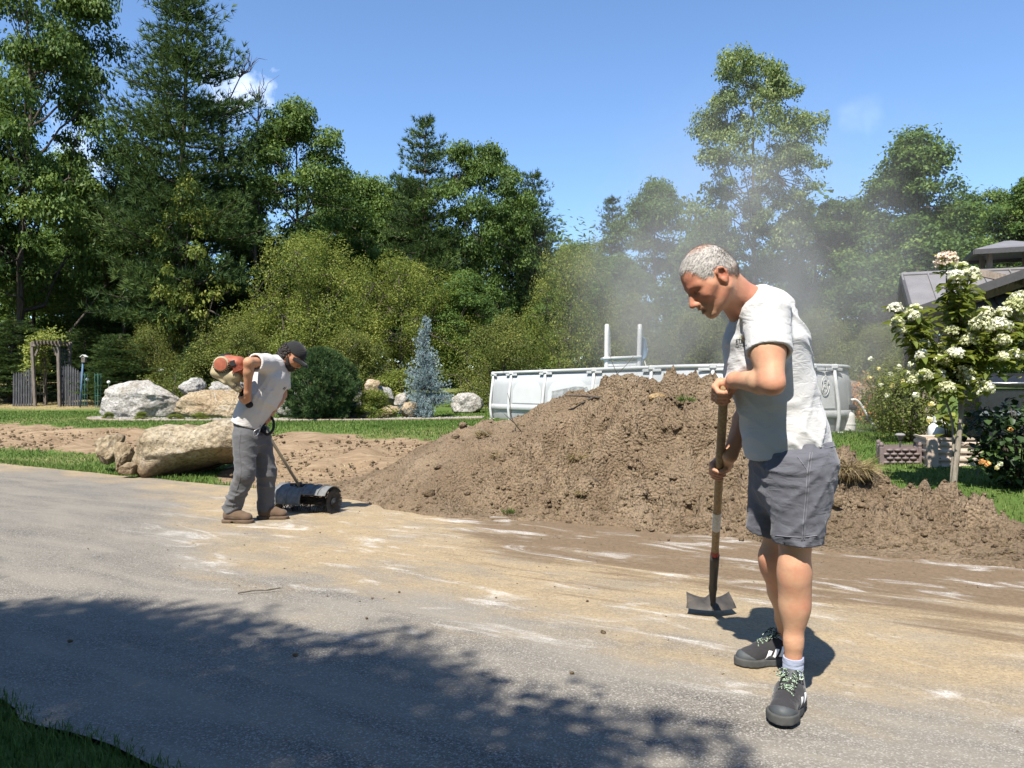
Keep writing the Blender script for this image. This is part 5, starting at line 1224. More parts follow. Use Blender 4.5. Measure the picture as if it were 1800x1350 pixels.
# ================================================================== planters, lamp, gas bottle, grill
WOVEN = simple_mat('woven_brown_plastic', (0.155, 0.12, 0.115), 0.6, 0.3, var=0.15, scale=30)
TANMET = simple_mat('tan_corrugated_metal', (0.40, 0.32, 0.25), 0.5, 0.35, var=0.08)
def planters():
    D = 9.9; a = P(1549, 812, D); b = P(1617, 812, D); zb, zt = float(tz(a[0], D)), P(0, 786, D)[2]; h = zt - zb; w = b[0] - a[0]
    o = thing('woven_planter', 'low dark brown woven planter box with corner knobs', 'planter', (a[0] + w / 2, D + 0.25, zb))
    back = np.array([0.20, 0.5, 0])
    for p0, p1 in ((a, b), (a, a + back), (b, b + back), (a + back, b + back)):
        mb = MB(); q0, q1 = p0.copy(), p1.copy(); q0[2] = q1[2] = zb + h / 2; mb.bar(q0, q1, 0.02, h * 0.96); mb.build('side_board', WOVEN, o)
    for row in range(4):
        for k in range(5):
            x0 = a[0] + w * (k + (0.5 if row % 2 else 0.0)) / 5.0 + 0.01; x1 = min(x0 + w / 5 - 0.015, b[0] - 0.01)
            if x1 - x0 < 0.03: continue
            mb = MB(); z = zb + h * (0.14 + 0.235 * row); mb.tube(catmull([(x0, D - 0.012, z), ((x0 + x1) / 2, D - 0.03, z), (x1, D - 0.012, z)], 6), [0.010, 0.018, 0.020, 0.020, 0.018, 0.010], 6, flat=1.0); mb.build('weave_strip', WOVEN, o, True)
    for p in (a, b, a + back, b + back):
        mb = MB(); q = p.copy(); q[2] = zb; mb.box(q + (0, 0, h / 2), (0.05, 0.05, h * 1.04), bevel=0.006); mb.lathe(q + (0, 0, h * 1.0), [(0.02, 0), (0.03, 0.03), (0.025, 0.05), (0.008, 0.065)], 10); mb.build('corner_post', WOVEN, o)
    mb = MB(); mb.box((a[0] + w / 2 + 0.1, D + 0.25, zb + h * 0.4), (w * 0.7, 0.46, h * 0.8)); mb.build('potting_soil', SOIL_DARK, o)
    # corrugated bed
    D2 = 9.6; c0 = P(1630, 812, D2); c1 = P(1725, 812, D2); zt2 = P(0, 771, D2)[2]; zb = float(tz(c0[0], D2)) - 0.02; H = zt2 - zb
    o = thing('raised_bed', 'tan corrugated metal raised garden bed behind the hydrangea stem', 'raised bed', (c0[0] + 0.4, D2 + 0.4, zb)); lb = c0 + np.array([0.23, 0.75, 0])
    def corr(name, p, q, nrm_):
        n = 36; V = []; p, q = np.array(p), np.array(q)
        for k in range(n + 1):
            t = k / n; off = 0.012 * math.tanh(3 * math.sin(t * math.pi * 2 * 4.0)); z = zb + H * t
            V.append([*(p[:2] + nrm_[:2] * off), z]); V.append([*(q[:2] + nrm_[:2] * off), z])
        mesh_obj(name, np.array(V), [(2 * k, 2 * k + 1, 2 * k + 3, 2 * k + 2) for k in range(n)], TANMET, o)
    corr('front_sheet', c0 + (0.12, 0, 0), c1, np.array([0, -1, 0])); dd = nrm(lb - c0); corr('side_sheet', c0 + dd * 0.04, lb, np.array([-dd[1], dd[0], 0]))
    corr('back_sheet', lb, c1 + (0, 0.75, 0), np.array([0, 1, 0]))
    mb = MB(); mb.box((c0[0] + 0.06, D2 + 0.0, zb + H / 2), (0.13, 0.05, H), bevel=0.01); mb.build('corner_panel', TANMET, o)
    mb = MB(); mb.bar((c0[0], D2, zt2), (c1[0], D2, zt2), 0.03, 0.025); mb.bar((c0[0], D2, zt2 + 0.001), (lb[0], lb[1], zt2 + 0.001), 0.03, 0.025); mb.build('rim', TANMET, o)
    for z in (0.1, 0.36, 0.62, 0.88):
        mb = MB(); mb.lathe((c0[0] + 0.15, D2 - 0.014, zb + H * z), [(0.008, 0), (0.006, 0.006)], 8, axis=(0, -1, 0)); mb.build('bolt', TRIM, o)
    mb = MB(); mb.add([(c0[0], D2 + 0.02, zt2 - 0.08), (c1[0], D2 + 0.02, zt2 - 0.08), (c1[0], D2 + 0.74, zt2 - 0.08), (lb[0], lb[1] - 0.02, zt2 - 0.08)], [(0, 1, 2, 3)]); mb.build('bed_soil', SOIL_DARK, o)
    # solar path lamp standing in the woven planter
    Dl = 10.1; g = P(1582, 786, Dl); t = P(1582, 764, Dl); o = thing('path_lamp', 'small dark solar path lamp standing in the woven planter', 'lamp', g); mb = MB()
    mb.tube([g + (0, 0, -0.1), t + (0, 0, -0.06)], 0.012, 8); mb.build('stem', TRIM, o)
    mb = MB(); mb.lathe(t + (0, 0, -0.07), [(0.02, 0), (0.04, 0.06), (0.035, 0.062)], 12); mb.build('lamp_glass', METAL_G, o)
    mb = MB(); mb.lathe(t + (0, 0, -0.012), [(0.062, 0), (0.064, 0.012), (0.045, 0.028), (0.02, 0.032)], 16); auto_smooth(mb.build('lamp_cap', simple_mat('lamp_cap_grey', (0.2, 0.19, 0.18), 0.4, 0.4), o))
planters()
def propane():
    D = 10.6; c = P(1652, 763, D); zb = float(tz(c[0], D)); zt = P(0, 734, D)[2]; b = np.array([c[0], D, zb + 0.12])
    o = thing('gas_bottle', 'white gas bottle with collar handle behind the raised bed', 'gas bottle', (c[0], D, zb)); H = zt - b[2]
    mb = MB(); mb.lathe(b, [(0.1, -0.1), (0.11, -0.1), (0.11, 0.0), (0.14, 0.03), (0.152, 0.08), (0.152, H * 0.55), (0.14, H * 0.68), (0.10, H * 0.78), (0.05, H * 0.82)], 22); auto_smooth(mb.build('cylinder', PLAST_W, o))
    n = 18; V = []
    for k in range(n + 1):
        t = -2.3 + 4.6 * k / n; V += [b + (0.085 * math.sin(t), 0.085 * math.cos(t), H * 0.76), b + (0.085 * math.sin(t), 0.085 * math.cos(t), H * 1.05)]
    V2 = [b + (v - b) * (0.93, 0.93, 1) for v in V]; F = [(2 * k, 2 * k + 2, 2 * k + 3, 2 * k + 1) for k in range(n)]; m = len(V); F += [(m + 2 * k, m + 2 * k + 1, m + 2 * k + 3, m + 2 * k + 2) for k in range(n)] + [(2 * k + 1, 2 * k + 3, m + 2 * k + 3, m + 2 * k + 1) for k in range(n)]
    mesh_obj('collar', np.array(V + V2), F, PLAST_W, o); mb = MB(); mb.lathe(b + (0, 0, H * 0.8), [(0.02, 0), (0.02, 0.08), (0.035, 0.09), (0.035, 0.11)], 10); mb.build('valve', METAL_G, o)
propane()
GRILL = simple_mat('black_enamel', (0.016, 0.017, 0.02), 0.18, 0.5, var=0.2)
def grill():
    D = 11.2; x0 = P(1722, 690, D)[0]; x1 = x0 + 1.35; zt = P(0, 655, D)[2]; zm = P(0, 681, D)[2]; zb = P(0, 730, D)[2]; g = float(tz(x0 + 0.6, D))
    o = thing('gas_grill', 'black gas grill with closed rounded hood under the pavilion', 'grill', (x0 + 0.65, D + 0.3, g))
    prof = [(0.0, zm), (-0.02, zm + 0.05), (0.0, zt - 0.07), (0.08, zt - 0.01), (0.28, zt), (0.5, zt - 0.05), (0.56, zm)]
    V = [(x, D + y, z) for x in (x0, x1) for y, z in prof]; n = len(prof); F = [(k, k + 1, n + k + 1, n + k) for k in range(n - 1)] + [tuple(range(n))[::-1], tuple(range(n, 2 * n)), (0, n, 2 * n - 1, n - 1)]
    auto_smooth(mesh_obj('hood', V, F, GRILL, o), 50)
    mb = MB(); mb.tube([(x0 + 0.06, D - 0.06, zm + 0.06), (x1 - 0.06, D - 0.06, zm + 0.06)], 0.016, 8); mb.build('handle', METAL_G, o, True)
    mb = MB(); mb.box(((x0 + x1) / 2, D + 0.28, (zm + zb) / 2 - 0.01), (x1 - x0, 0.56, zm - zb - 0.01), bevel=0.015); mb.build('firebox', GRILL, o)
    mb = MB(); mb.box(((x0 + x1) / 2, D - 0.01, zb + 0.03), (x1 - x0 + 0.02, 0.03, 0.07), bevel=0.006); mb.build('control_panel', METAL_G, o)
    for k in range(5):
        mb = MB(); mb.lathe((x0 + 0.2 + k * 0.24, D - 0.028, zb + 0.03), [(0.028, 0), (0.024, 0.03)], 12, axis=(0, -1, 0)); mb.build('knob', PLAST_B, o)
    mb = MB(); mb.box(((x0 + x1) / 2, D + 0.28, (zb + g) / 2), (x1 - x0 - 0.1, 0.5, zb - g - 0.04), bevel=0.01); mb.build('cabinet', GRILL, o)
grill()
# ================================================================== hydrangea, rose, ivy
FLOW = leaf_mat('hydrangea_petals', [(0, (0.46, 0.48, 0.24)), (0.5, (0.68, 0.68, 0.46)), (1, (0.82, 0.80, 0.70))], 0.3, 0.6, 0.2)
FLOWP = leaf_mat('blush_petals', [(0, (0.62, 0.46, 0.30)), (0.5, (0.76, 0.60, 0.46)), (1, (0.82, 0.74, 0.64))], 0.3, 0.6, 0.2)
YEL = leaf_mat('yellow_petals', [(0, (0.65, 0.50, 0.10)), (0.5, (0.75, 0.66, 0.30)), (1, (0.80, 0.76, 0.55))], 0.3, 0.6, 0.2)
ORG_P = leaf_mat('orange_leaves', [(0, (0.35, 0.12, 0.04)), (0.5, (0.55, 0.25, 0.09)), (1, (0.65, 0.45, 0.15))], 0.3, 0.6, 0.2)
def big_leaves(rng, C, Dv, L, w=0.4, sag=0.25):
    """pointed oval leaves with a midrib fold; 6 verts each"""
    n = len(C); d = Dv / (np.linalg.norm(Dv, axis=1, keepdims=True) + 1e-9); s = np.cross(d, np.array([0, 0, 1.0])); s /= np.linalg.norm(s, axis=1, keepdims=True) + 1e-9
    up = np.cross(s, d); L = (L * rng.uniform(0.6, 1.2, n))[:, None]
    tip = C + d * L - up * L * sag; m1 = C + d * L * 0.4; mr = m1 + s * L * w * 0.5 + up * L * 0.08; ml = m1 - s * L * w * 0.5 + up * L * 0.08; q = C + d * L * 0.75 - up * L * sag * 0.45
    qr = q + s * L * w * 0.33 + up * L * 0.05; ql = q - s * L * w * 0.33 + up * L * 0.05
    V = np.stack([C, mr, qr, tip, ql, ml], 1).reshape(-1, 3); i = np.arange(n)[:, None] * 6
    F = np.concatenate([i + np.array([[0, 1, 2, 3]]), i + np.array([[0, 3, 4, 5]])], 1).reshape(-1, 4); return V, F
def hydrangea():
    rng = np.random.default_rng(18); D0 = 8.2; g = on_ground(1682, D0)
    o = thing('hydrangea', 'tall hydrangea tree with creamy white flower heads before the pavilion', 'hydrangea', g)
    heads = [(1664, 458, 15, 1), (1706, 485, 14, 0), (1680, 487, 11, 0), (1676, 502, 11, 0), (1690, 470, 8, 0), (1573, 543, 10, 0), (1608, 544, 8, 0), (1577, 567, 8, 0), (1584, 580, 8, 0), (1610, 556, 8, 0), (1600, 552, 7, 0),
             (1732, 551, 11, 0), (1763, 552, 11, 0), (1728, 572, 16, 0), (1757, 574, 15, 0), (1705, 598, 13, 0), (1742, 600, 11, 0), (1762, 600, 11, 0), (1673, 583, 9, 0), (1695, 582, 8, 0), (1657, 615, 11, 0), (1680, 622, 11, 0), (1652, 636, 11, 0), (1625, 661, 11, 0), (1608, 669, 8, 0), (1644, 680, 12, 0), (1665, 683, 12, 0), (1697, 655, 12, 0), (1703, 668, 10, 0), (1731, 684, 12, 0), (1783, 538, 14, 0), (1795, 527, 14, 0), (1789, 580, 10, 0), (1786, 625, 9, 0), (1763, 628, 8, 0), (1625, 606, 8, 0), (1620, 625, 8, 0), (1742, 612, 9, 0), (1650, 658, 9, 0), (1808, 560, 12, 0), (1812, 610, 12, 0)]
    stems = MB(); trunk = MB()
    base = [g + (-0.05, 0, -0.05), P(1683, 790, D0), P(1690, 720, D0), P(1694, 650, D0)]
    tr = catmull(base, 14); trunk.tube(tr, np.linspace(0.032, 0.022, 14), 8)
    tr2 = catmull([g + (-0.04, 0.06, -0.05), P(1676, 770, D0 + 0.05), P(1668, 720, D0 + 0.1), P(1652, 680, D0 + 0.15)], 10); trunk.tube(tr2, np.linspace(0.018, 0.010, 10), 6)
    trunk.build('trunk', mk_bark('hydrangea_bark', (0.15, 0.13, 0.10), (0.32, 0.28, 0.23)), o, True)
    LC, LD = [], []; hd = []
    for (x, y, r, k) in heads:
        D = D0 - 0.22 + np.clip(rng.normal(), -1.5, 1.5) * 0.14; c = P(x, y, D); rr = 1.15 * r / FPX * D; hd.append((c, rr, k))
        src = tr[-1] if x > 1640 else tr2[-1]
        if y < 510: src = P(1690, 600, D0)
        if x < 1625 and y < 600: src = P(1640, 650, D0)
        pts = catmull([src, (src + c) / 2 + rng.normal(scale=0.04, size=3), c], 9); stems.tube(pts, np.linspace(0.010, 0.005, 9), 5)
        for p in pts[2:]:
            for q in range(8):
                a = rng.uniform(0, 6.28); LC.append(p + rng.normal(scale=0.02, size=3)); LD.append([math.cos(a), math.sin(a), rng.normal(0.05, 0.35)])
    stems.tube(catmull([tr[-1], P(1692, 600, D0), P(1688, 540, D0), P(1680, 500, D0)], 10), np.linspace(0.018, 0.008, 10), 6)
    stems.build('branches', BARK, o, True)
    for x, y in [(1745, 640), (1780, 600), (1800, 580), (1790, 650), (1720, 630), (1690, 700), (1650, 700), (1690, 530), (1670, 545), (1700, 520), (1640, 600), (1615, 585), (1630, 570), (1770, 580), (1755, 610), (1660, 650), (1700, 610), (1800, 620), (1770, 640), (1640, 640)]:
        for q in range(44 if (x > 1655 and (x, y) not in ((1790, 650), (1770, 640), (1800, 620))) else 10):
            a = rng.uniform(0, 6.28); LC.append(P(x + rng.normal(0, 14), y + rng.normal(0, 13), D0 + rng.normal() * 0.2)); LD.append([math.cos(a), math.sin(a), rng.normal(0.0, 0.4)])
    V, F = big_leaves(rng, np.array(LC), np.array(LD), 0.125, 0.48)
    mesh_obj('leaves', V, F, LEAF['bright'], o, True, {'tint': ('FACE', np.repeat(np.clip(rng.normal(0.35, 0.22, len(LC)), 0, 1), 2))})
    for c, rr, k in hd:
        n = 150; d = rng.normal(size=(n, 3)); d /= np.linalg.norm(d, axis=1, keepdims=True); d[:, 2] = np.where(d[:, 2] < -0.5, -d[:, 2], d[:, 2])
        q = c + d * rr * np.array([1, 1, 0.85]) * rng.uniform(0.6, 1.12, (n, 1)) * (1 - 0.18 * np.clip(d[:, 2:3], 0, 1) * 0)
        N = np.repeat(d, 3, 0) + rng.normal(scale=0.5, size=(n * 3, 3)); V, F = leaf_quads(rng, np.repeat(q, 3, 0) + rng.normal(scale=0.007, size=(n * 3, 3)), N, 0.0145, 0.85)
        mesh_obj('flower_head', V, F, FLOWP if k else FLOW, o, False, {'tint': ('FACE', np.clip(rng.normal(0.55, 0.2) + 0.2 * rng.normal(size=len(F)), 0, 1))})
hydrangea()
def leafy(name, label, cat, c, size, n, leaf, mat, seed, flowers=None, big=False, stems=12):
    rng = np.random.default_rng(seed); c = np.asarray(c, float); o = thing(name, label, cat, c); sx, sy, sz = size; mb = MB(); ends = []
    for k in range(stems):
        a = rng.uniform(0, 6.28); e = c + np.array([math.cos(a) * sx * rng.uniform(0.2, 0.8), math.sin(a) * sy * rng.uniform(0.2, 0.8), sz * rng.uniform(0.6, 0.98)]); pts = catmull([c + (0.05 * math.cos(a), 0.05 * math.sin(a), 0), (c + e) / 2 + (0, 0, 0.05 * sz), e], 7); mb.tube(pts, np.linspace(0.012, 0.004, 7), 5); ends.append(pts)
    mb.build('stems', BARK, o, True)
    E = np.vstack(ends); d = rng.normal(size=(n, 3)); d /= np.linalg.norm(d, axis=1, keepdims=True); t = rng.uniform(0.3, 1, n) ** 0.5
    C = c + np.array([0, 0, sz * 0.5]) + d * t[:, None] * np.array([sx, sy, sz * 0.5]) * (1 + 0.3 * fbm(d * 1.8 + seed, 3, seed=seed))[:, None]; C[:, 2] = np.maximum(C[:, 2], c[2] + 0.02)
    if big: V, F = big_leaves(rng, C, np.stack([rng.normal(size=n), rng.normal(size=n) - 0.5, -0.4 + 0.3 * rng.normal(size=n)], 1), leaf, 0.85, 0.2); ti = np.repeat(np.clip(rng.normal(0.4, 0.25, n), 0, 1), 2)
    else: V, F = leaf_quads(rng, C, d + rng.normal(scale=0.5, size=(n, 3)) + (0, 0, 0.5), leaf, 0.55); ti = np.clip(rng.normal(0.4, 0.22, n), 0, 1)
    mesh_obj('leaves', V, F, mat, o, False, {'tint': ('FACE', ti)})
    if flowers:
        for (x, y, D, r, fm) in flowers:
            q = P(x, y, D); dd = rng.normal(size=(22, 3)); dd /= np.linalg.norm(dd, axis=1, keepdims=True); V, F = leaf_quads(rng, q + dd * r, dd + rng.normal(scale=0.4, size=dd.shape), r * 0.8, 0.8)
            mesh_obj('blossom', V, F, fm, o, False, {'tint': ('FACE', np.clip(rng.normal(0.6, 0.25, len(F)), 0, 1))})
    return o
rf = [(1586, 671, 11.6, 0.03, YEL), (1568, 678, 11.6, 0.03, YEL), (1528, 663, 12.3, 0.025, YEL), (1548, 677, 11.8, 0.03, FLOW), (1600, 640, 11.6, 0.03, FLOW), (1580, 645, 11.8, 0.03, FLOW), (1565, 658, 11.8, 0.03, FLOW), (1634, 739, 10.9, 0.035, YEL), (1610, 695, 11.3, 0.035, FLOW), (1637, 710, 11.0, 0.03, YEL), (1560, 695, 11.6, 0.03, FLOW), (1530, 630, 12.0, 0.03, FLOW), (1545, 648, 12.0, 0.025, YEL), (1596, 655, 11.8, 0.03, FLOW)]
leafy('rose_bush', 'airy rose bush with pale yellow blossoms left of the gas bottle', 'rose bush', on_ground(1598, 11.9), (0.62, 0.5, 1.15), 5200, 0.022, LEAF['bush'], 41, rf, stems=22)
leafy('leafy_shrub', 'thin taller rose shrub behind the pool hose', 'shrub', on_ground(1570, 13.6), (0.5, 0.45, 1.45), 3600, 0.024, LEAF['bush'], 42, stems=18)
leafy('reddish_sapling', 'thin reddish twiggy sapling behind the pump', 'sapling', on_ground(1521, 17.0), (0.45, 0.4, 1.1), 900, 0.03, ORG_P, 44, stems=10)
of = [(1735, 815, 7.6, 0.022, ORG_P), (1725, 812, 7.6, 0.022, ORG_P), (1752, 822, 7.55, 0.016, YEL), (1776, 755, 7.5, 0.016, ORG_P), (1757, 815, 7.6, 0.02, FLOW)]
leafy('vine_shrub', 'dark large leaved shrub at the right edge under the grill', 'shrub', on_ground(1790, 8.2), (0.52, 0.45, 0.92), 1300, 0.085, LEAF['ivy'], 43, of, True, stems=16)
leafy('broad_leaf_plant', 'bright broad leaved plant beside the gas bottle', 'plant', on_ground(1668, 10.3), (0.14, 0.14, 0.62), 60, 0.16, LEAF['bright'], 45, None, True, stems=6)
# ================================================================== implicit-surface modelling for figures
class SDF:
    def __init__(s): s.ops = []; s.disp = []; s.cuts = []
    def cap(s, a, b, ra, rb=None, k=0.02, u=None, sc=1.0, sub=False):
        a = np.asarray(a, np.float32); b = np.asarray(b, np.float32); rb = ra if rb is None else rb
        u = None if u is None else np.asarray(nrm(u), np.float32)
        def f(p):
            q = p - a; ab = b - a
            L2 = float(ab @ ab) + 1e-12; t = np.clip((q @ ab) / L2, 0, 1)
            w = q - t[..., None] * ab
            if u is not None: w = w + ((w @ u) * (1.0 / sc - 1.0))[..., None] * u
            d = np.sqrt((w * w).sum(-1)) - (ra + (rb - ra) * t)
            return d
        s.ops.append((f, k, sub)); return s
    def path(s, pts, rr, k=0.01, **kw):
        pts = [np.asarray(p, float) for p in pts]; rr = np.broadcast_to(rr, (len(pts),))
        for i in range(len(pts) - 1): s.cap(pts[i], pts[i + 1], float(rr[i]), float(rr[i + 1]), k if i == 0 else min(k, 0.006), **kw)
        return s
    def ell(s, c, r, M=None, k=0.02, sub=False):
        c = np.asarray(c, np.float32); r = np.asarray(r, np.float32); M = None if M is None else np.asarray(M, np.float32)
        def f(p):
            q = p - c
            if M is not None: q = q @ M            # columns of M = local axes
            k0 = np.sqrt(((q / r) ** 2).sum(-1)); k1 = np.sqrt(((q / (r * r)) ** 2).sum(-1)) + 1e-9
            return k0 * (k0 - 1) / k1
        s.ops.append((f, k, sub)); return s
    def cut(s, c, n):
        c = np.asarray(c, np.float32); n = np.asarray(nrm(n), np.float32); s.cuts.append(lambda p: (p - c) @ n); return s
    def eval(s, p, cull=None, band=None):
        """cull=(block centres, block radius, points per block): skip primitives far from a block"""
        d = np.full(p.shape[:-1], 1e3, np.float32)
        for f, k, sub in s.ops:
            if cull is not None:
                near = f(cull[0]) < cull[1] * 1.6 + band + k
                if not near.any(): continue
                idx = np.where(near)[0]; pp = p[idx]; dd = f(pp); cur = d[idx]
            else: dd = f(p); cur = d; idx = None
            if sub:
                h = np.maximum(k - np.abs(-dd - cur), 0) / max(k, 1e-6); new = np.maximum(cur, -dd) + h * h * k * 0.25
            else:
                h = np.maximum(k - np.abs(dd - cur), 0) / max(k, 1e-6); new = np.minimum(cur, dd) - h * h * k * 0.25
            if idx is None: d = new
            else: d[idx] = new
        for g in s.disp: d = d + g(p)
        for c in s.cuts: d = np.maximum(d, c(p))
        return d
    def mesh(s, lo, hi, h, smooth=2):
        lo = np.asarray(lo, np.float32); hi = np.asarray(hi, np.float32); B = 8
        nb = np.ceil((hi - lo) / (h * B)).astype(int); n = nb * B
        bx, by, bz = np.meshgrid(*[np.arange(q) for q in nb], indexing='ij'); bi = np.stack([bx, by, bz], -1).reshape(-1, 3)
        cen = lo + (bi * B + (B - 1) / 2.0).astype(np.float32) * h; rad = h * B * 0.87
        dc = s.eval(cen); act = np.abs(dc) < rad * 1.7 + 0.012
        D = np.repeat(np.repeat(np.repeat(dc.reshape(nb), B, 0), B, 1), B, 2).astype(np.float32)
        off = np.stack(np.meshgrid(*[np.arange(B)] * 3, indexing='ij'), -1).reshape(-1, 3)
        ai = np.where(act)[0]
        for c0 in range(0, len(ai), 1500):
            ii = ai[c0:c0 + 1500]; g = bi[ii][:, None, :] * B + off[None]
            p = lo + g.astype(np.float32) * h
            d = s.eval(p, (cen[ii], rad), rad * 1.7)
            D[g[..., 0], g[..., 1], g[..., 2]] = d
        return surface_nets(D, lo, h, smooth)
def surface_nets(D, lo, h, smooth=2):
    S = D < 0; nx, ny, nz = D.shape
    c = S[:-1, :-1, :-1].astype(np.int8)
    tot = np.zeros((nx - 1, ny - 1, nz - 1), np.int8)
    for a in (0, 1):
        for b in (0, 1):
            for e in (0, 1): tot += S[a:nx - 1 + a, b:ny - 1 + b, e:nz - 1 + e]
    act = (tot > 0) & (tot < 8); ix = np.argwhere(act); m = len(ix)
    vid = np.full(act.shape, -1, np.int32); vid[act] = np.arange(m)
    cor = np.array([[a, b, e] for a in (0, 1) for b in (0, 1) for e in (0, 1)])
    vals = np.stack([D[ix[:, 0] + q[0], ix[:, 1] + q[1], ix[:, 2] + q[2]] for q in cor], 1)
    acc = np.zeros((m, 3)); cnt = np.zeros(m)
    for i in range(8):
        for j in range(i + 1, 8):
            if np.abs(cor[i] - cor[j]).sum() != 1: continue
            va, vb = vals[:, i], vals[:, j]; cr = (va < 0) != (vb < 0); t = np.where(cr, va / np.where(np.abs(va - vb) < 1e-9, 1, va - vb), 0)
            acc += np.where(cr[:, None], cor[i] + (cor[j] - cor[i]) * np.clip(t, 0, 1)[:, None], 0); cnt += cr
    V = ix + acc / cnt[:, None]; F = []
    for ax in range(3):
        o1, o2 = (ax + 1) % 3, (ax + 2) % 3
        sl = [slice(None)] * 3; sl2 = [slice(None)] * 3; sl[ax] = slice(0, -1); sl2[ax] = slice(1, None)
        A, Bs = S[tuple(sl)], S[tuple(sl2)]; e = np.argwhere(A != Bs)
        e = e[(e[:, o1] > 0) & (e[:, o2] > 0) & (e[:, o1] < D.shape[o1] - 1) & (e[:, o2] < D.shape[o2] - 1)]
        if not len(e): continue
        q = []
        for d1, d2 in ((-1, -1), (0, -1), (0, 0), (-1, 0)):
            g = e.copy(); g[:, o1] += d1; g[:, o2] += d2; q.append(vid[g[:, 0], g[:, 1], g[:, 2]])
        q = np.stack(q, 1); fl = A[tuple(e.T)]; q = np.where(fl[:, None], q, q[:, ::-1]); F.append(q)
    F = np.vstack(F); F = F[(F >= 0).all(1)]
    if smooth:
        nbr = np.concatenate([F[:, [0, 1]], F[:, [1, 2]], F[:, [2, 3]], F[:, [3, 0]]]); nbr = np.vstack([nbr, nbr[:, ::-1]])
        deg = np.bincount(nbr[:, 0], minlength=m).astype(float)
        for _ in range(smooth):
            a = np.stack([np.bincount(nbr[:, 0], V[nbr[:, 1], k], m) for k in range(3)], 1) / np.maximum(deg, 1)[:, None]; V = V * 0.5 + a * 0.5
    return np.asarray(lo) + V * h, F
def snoise(p, seed):
    """cheap smooth noise: a few plane waves"""
    rg = np.random.default_rng(seed); r = 0
    for i in range(4):
        k = rg.normal(size=3).astype(np.float32); k *= np.float32(rg.uniform(2.5, 5.5)) / np.float32(np.linalg.norm(k)); r = r + np.sin(p @ k + np.float32(rg.uniform(0, 6.28)))
    return r * np.float32(0.4)
def folds(amp, dirs, seed=0, warp=0.6, mask=None):
    """cloth creases: sharp-ish ridges running across the given directions"""
    def f(p):
        w = np.stack([snoise(p * 5.0, seed), snoise(p * 5.0, seed + 1), snoise(p * 5.0, seed + 2)], -1) * np.float32(0.03 * warp)
        q = p + w; r = 0
        for i, (d, fr, ph) in enumerate(dirs):
            x = np.sin((q @ np.asarray(nrm(d), np.float32)) * np.float32(fr) + np.float32(ph)); y = 1 - np.abs(x)
            r = r + y * y * np.clip(0.35 + 0.7 * snoise(p * 4.0, seed + 7 + i), 0, 1.2)
        r = r / len(dirs) - 0.18
        if mask is not None: r = r * mask(p)
        return (-amp * r).astype(np.float32)
    return f
def project(sdf, P0, d, steps=40, off=0.001):
    """march points along d (one direction or one per point) on to the surface, then back off a little"""
    p = np.asarray(P0, np.float32).copy(); d = np.asarray(d, np.float32); d = d / np.linalg.norm(d, axis=-1, keepdims=True)
    for _ in range(steps): p = p + d * (np.clip(sdf.eval(p), -0.02, 0.06) * 0.75)[:, None]
    return p - d * off
def frame(f, up=(0, 0, 1)):
    f = nrm(f); l = nrm(np.cross(up, f)); u = np.cross(f, l); return f, l, u       # forward, left, up
def mk_skin(name, base, red):
    n = NT(name); p = n.coord(); r = n.attr('red'); h = n.attr('dark')
    c = n.mix(n.noise(p, 40, 4, 0.6), tuple(x * 0.9 for x in base), tuple(min(1, x * 1.08) for x in base))
    c = n.mix(r, c, red); c = n.mix(h, c, (0.05, 0.03, 0.025))
    c = n.mix(n.ramp(n.noise(p, 220, 2), [(0.6, 0.0), (0.75, 0.25)]), c, tuple(x * 0.72 for x in base))
    c = n.mix(n.ramp(n.noise(p, 11, 4, 0.6), [(0.38, 0.0), (0.72, 0.6)]), c, red)
    nn = n.bump(n.noise(p, 55, 5, 0.65), 0.35, 0.004, n.bump(n.noise(p, 320, 2), 0.15, 0.001))
    return n.finish(n.principled(c, 0.58, 0.25, 0, nn, **{'Subsurface Weight': 0.06, 'Subsurface Radius': (0.012, 0.004, 0.002)}))
def mk_cloth(name, a, b, weave=900.0, stain=None):
    n = NT(name); p = n.coord()
    f = n.noise(p, 9, 5, 0.6); c = n.mix(f, a, b)
    if stain: c = n.mix(n.ramp(n.noise(p, 5, 4, 0.6), [(0.55, 0.0), (0.75, 0.45)]), c, stain)
    w = n.noise(p, weave, 1); m = n.noise(p, 38, 4, 0.6)
    def ridge(sc, sx, rot): 
        q = n.noise(n.mapping(p, rot=rot, scale=sx), sc, 3, 0.5, 0.6); return n.math('ABSOLUTE', n.math('SUBTRACT', n.math('MULTIPLY', q, 2.0), 1.0))
    r1 = ridge(5.5, (1, 1, 2.6), (0, 0.5, 0.3)); r2 = ridge(8.0, (1, 1, 2.4), (0, -0.6, 0.2))
    rr = n.math('MINIMUM', r1, r2); rr = n.maprange(rr, 0.0, 0.3, 1.0, 0.0)
    b1 = n.bump(rr, 0.22, 0.010)
    h = n.math('ADD', n.math('MULTIPLY', w, 0.25), n.math('MULTIPLY', m, 1.0))
    return n.finish(n.principled(c, 0.92, 0.12, 0, n.bump(h, 0.35, 0.006, b1), **{'Sheen Weight': 0.15}))
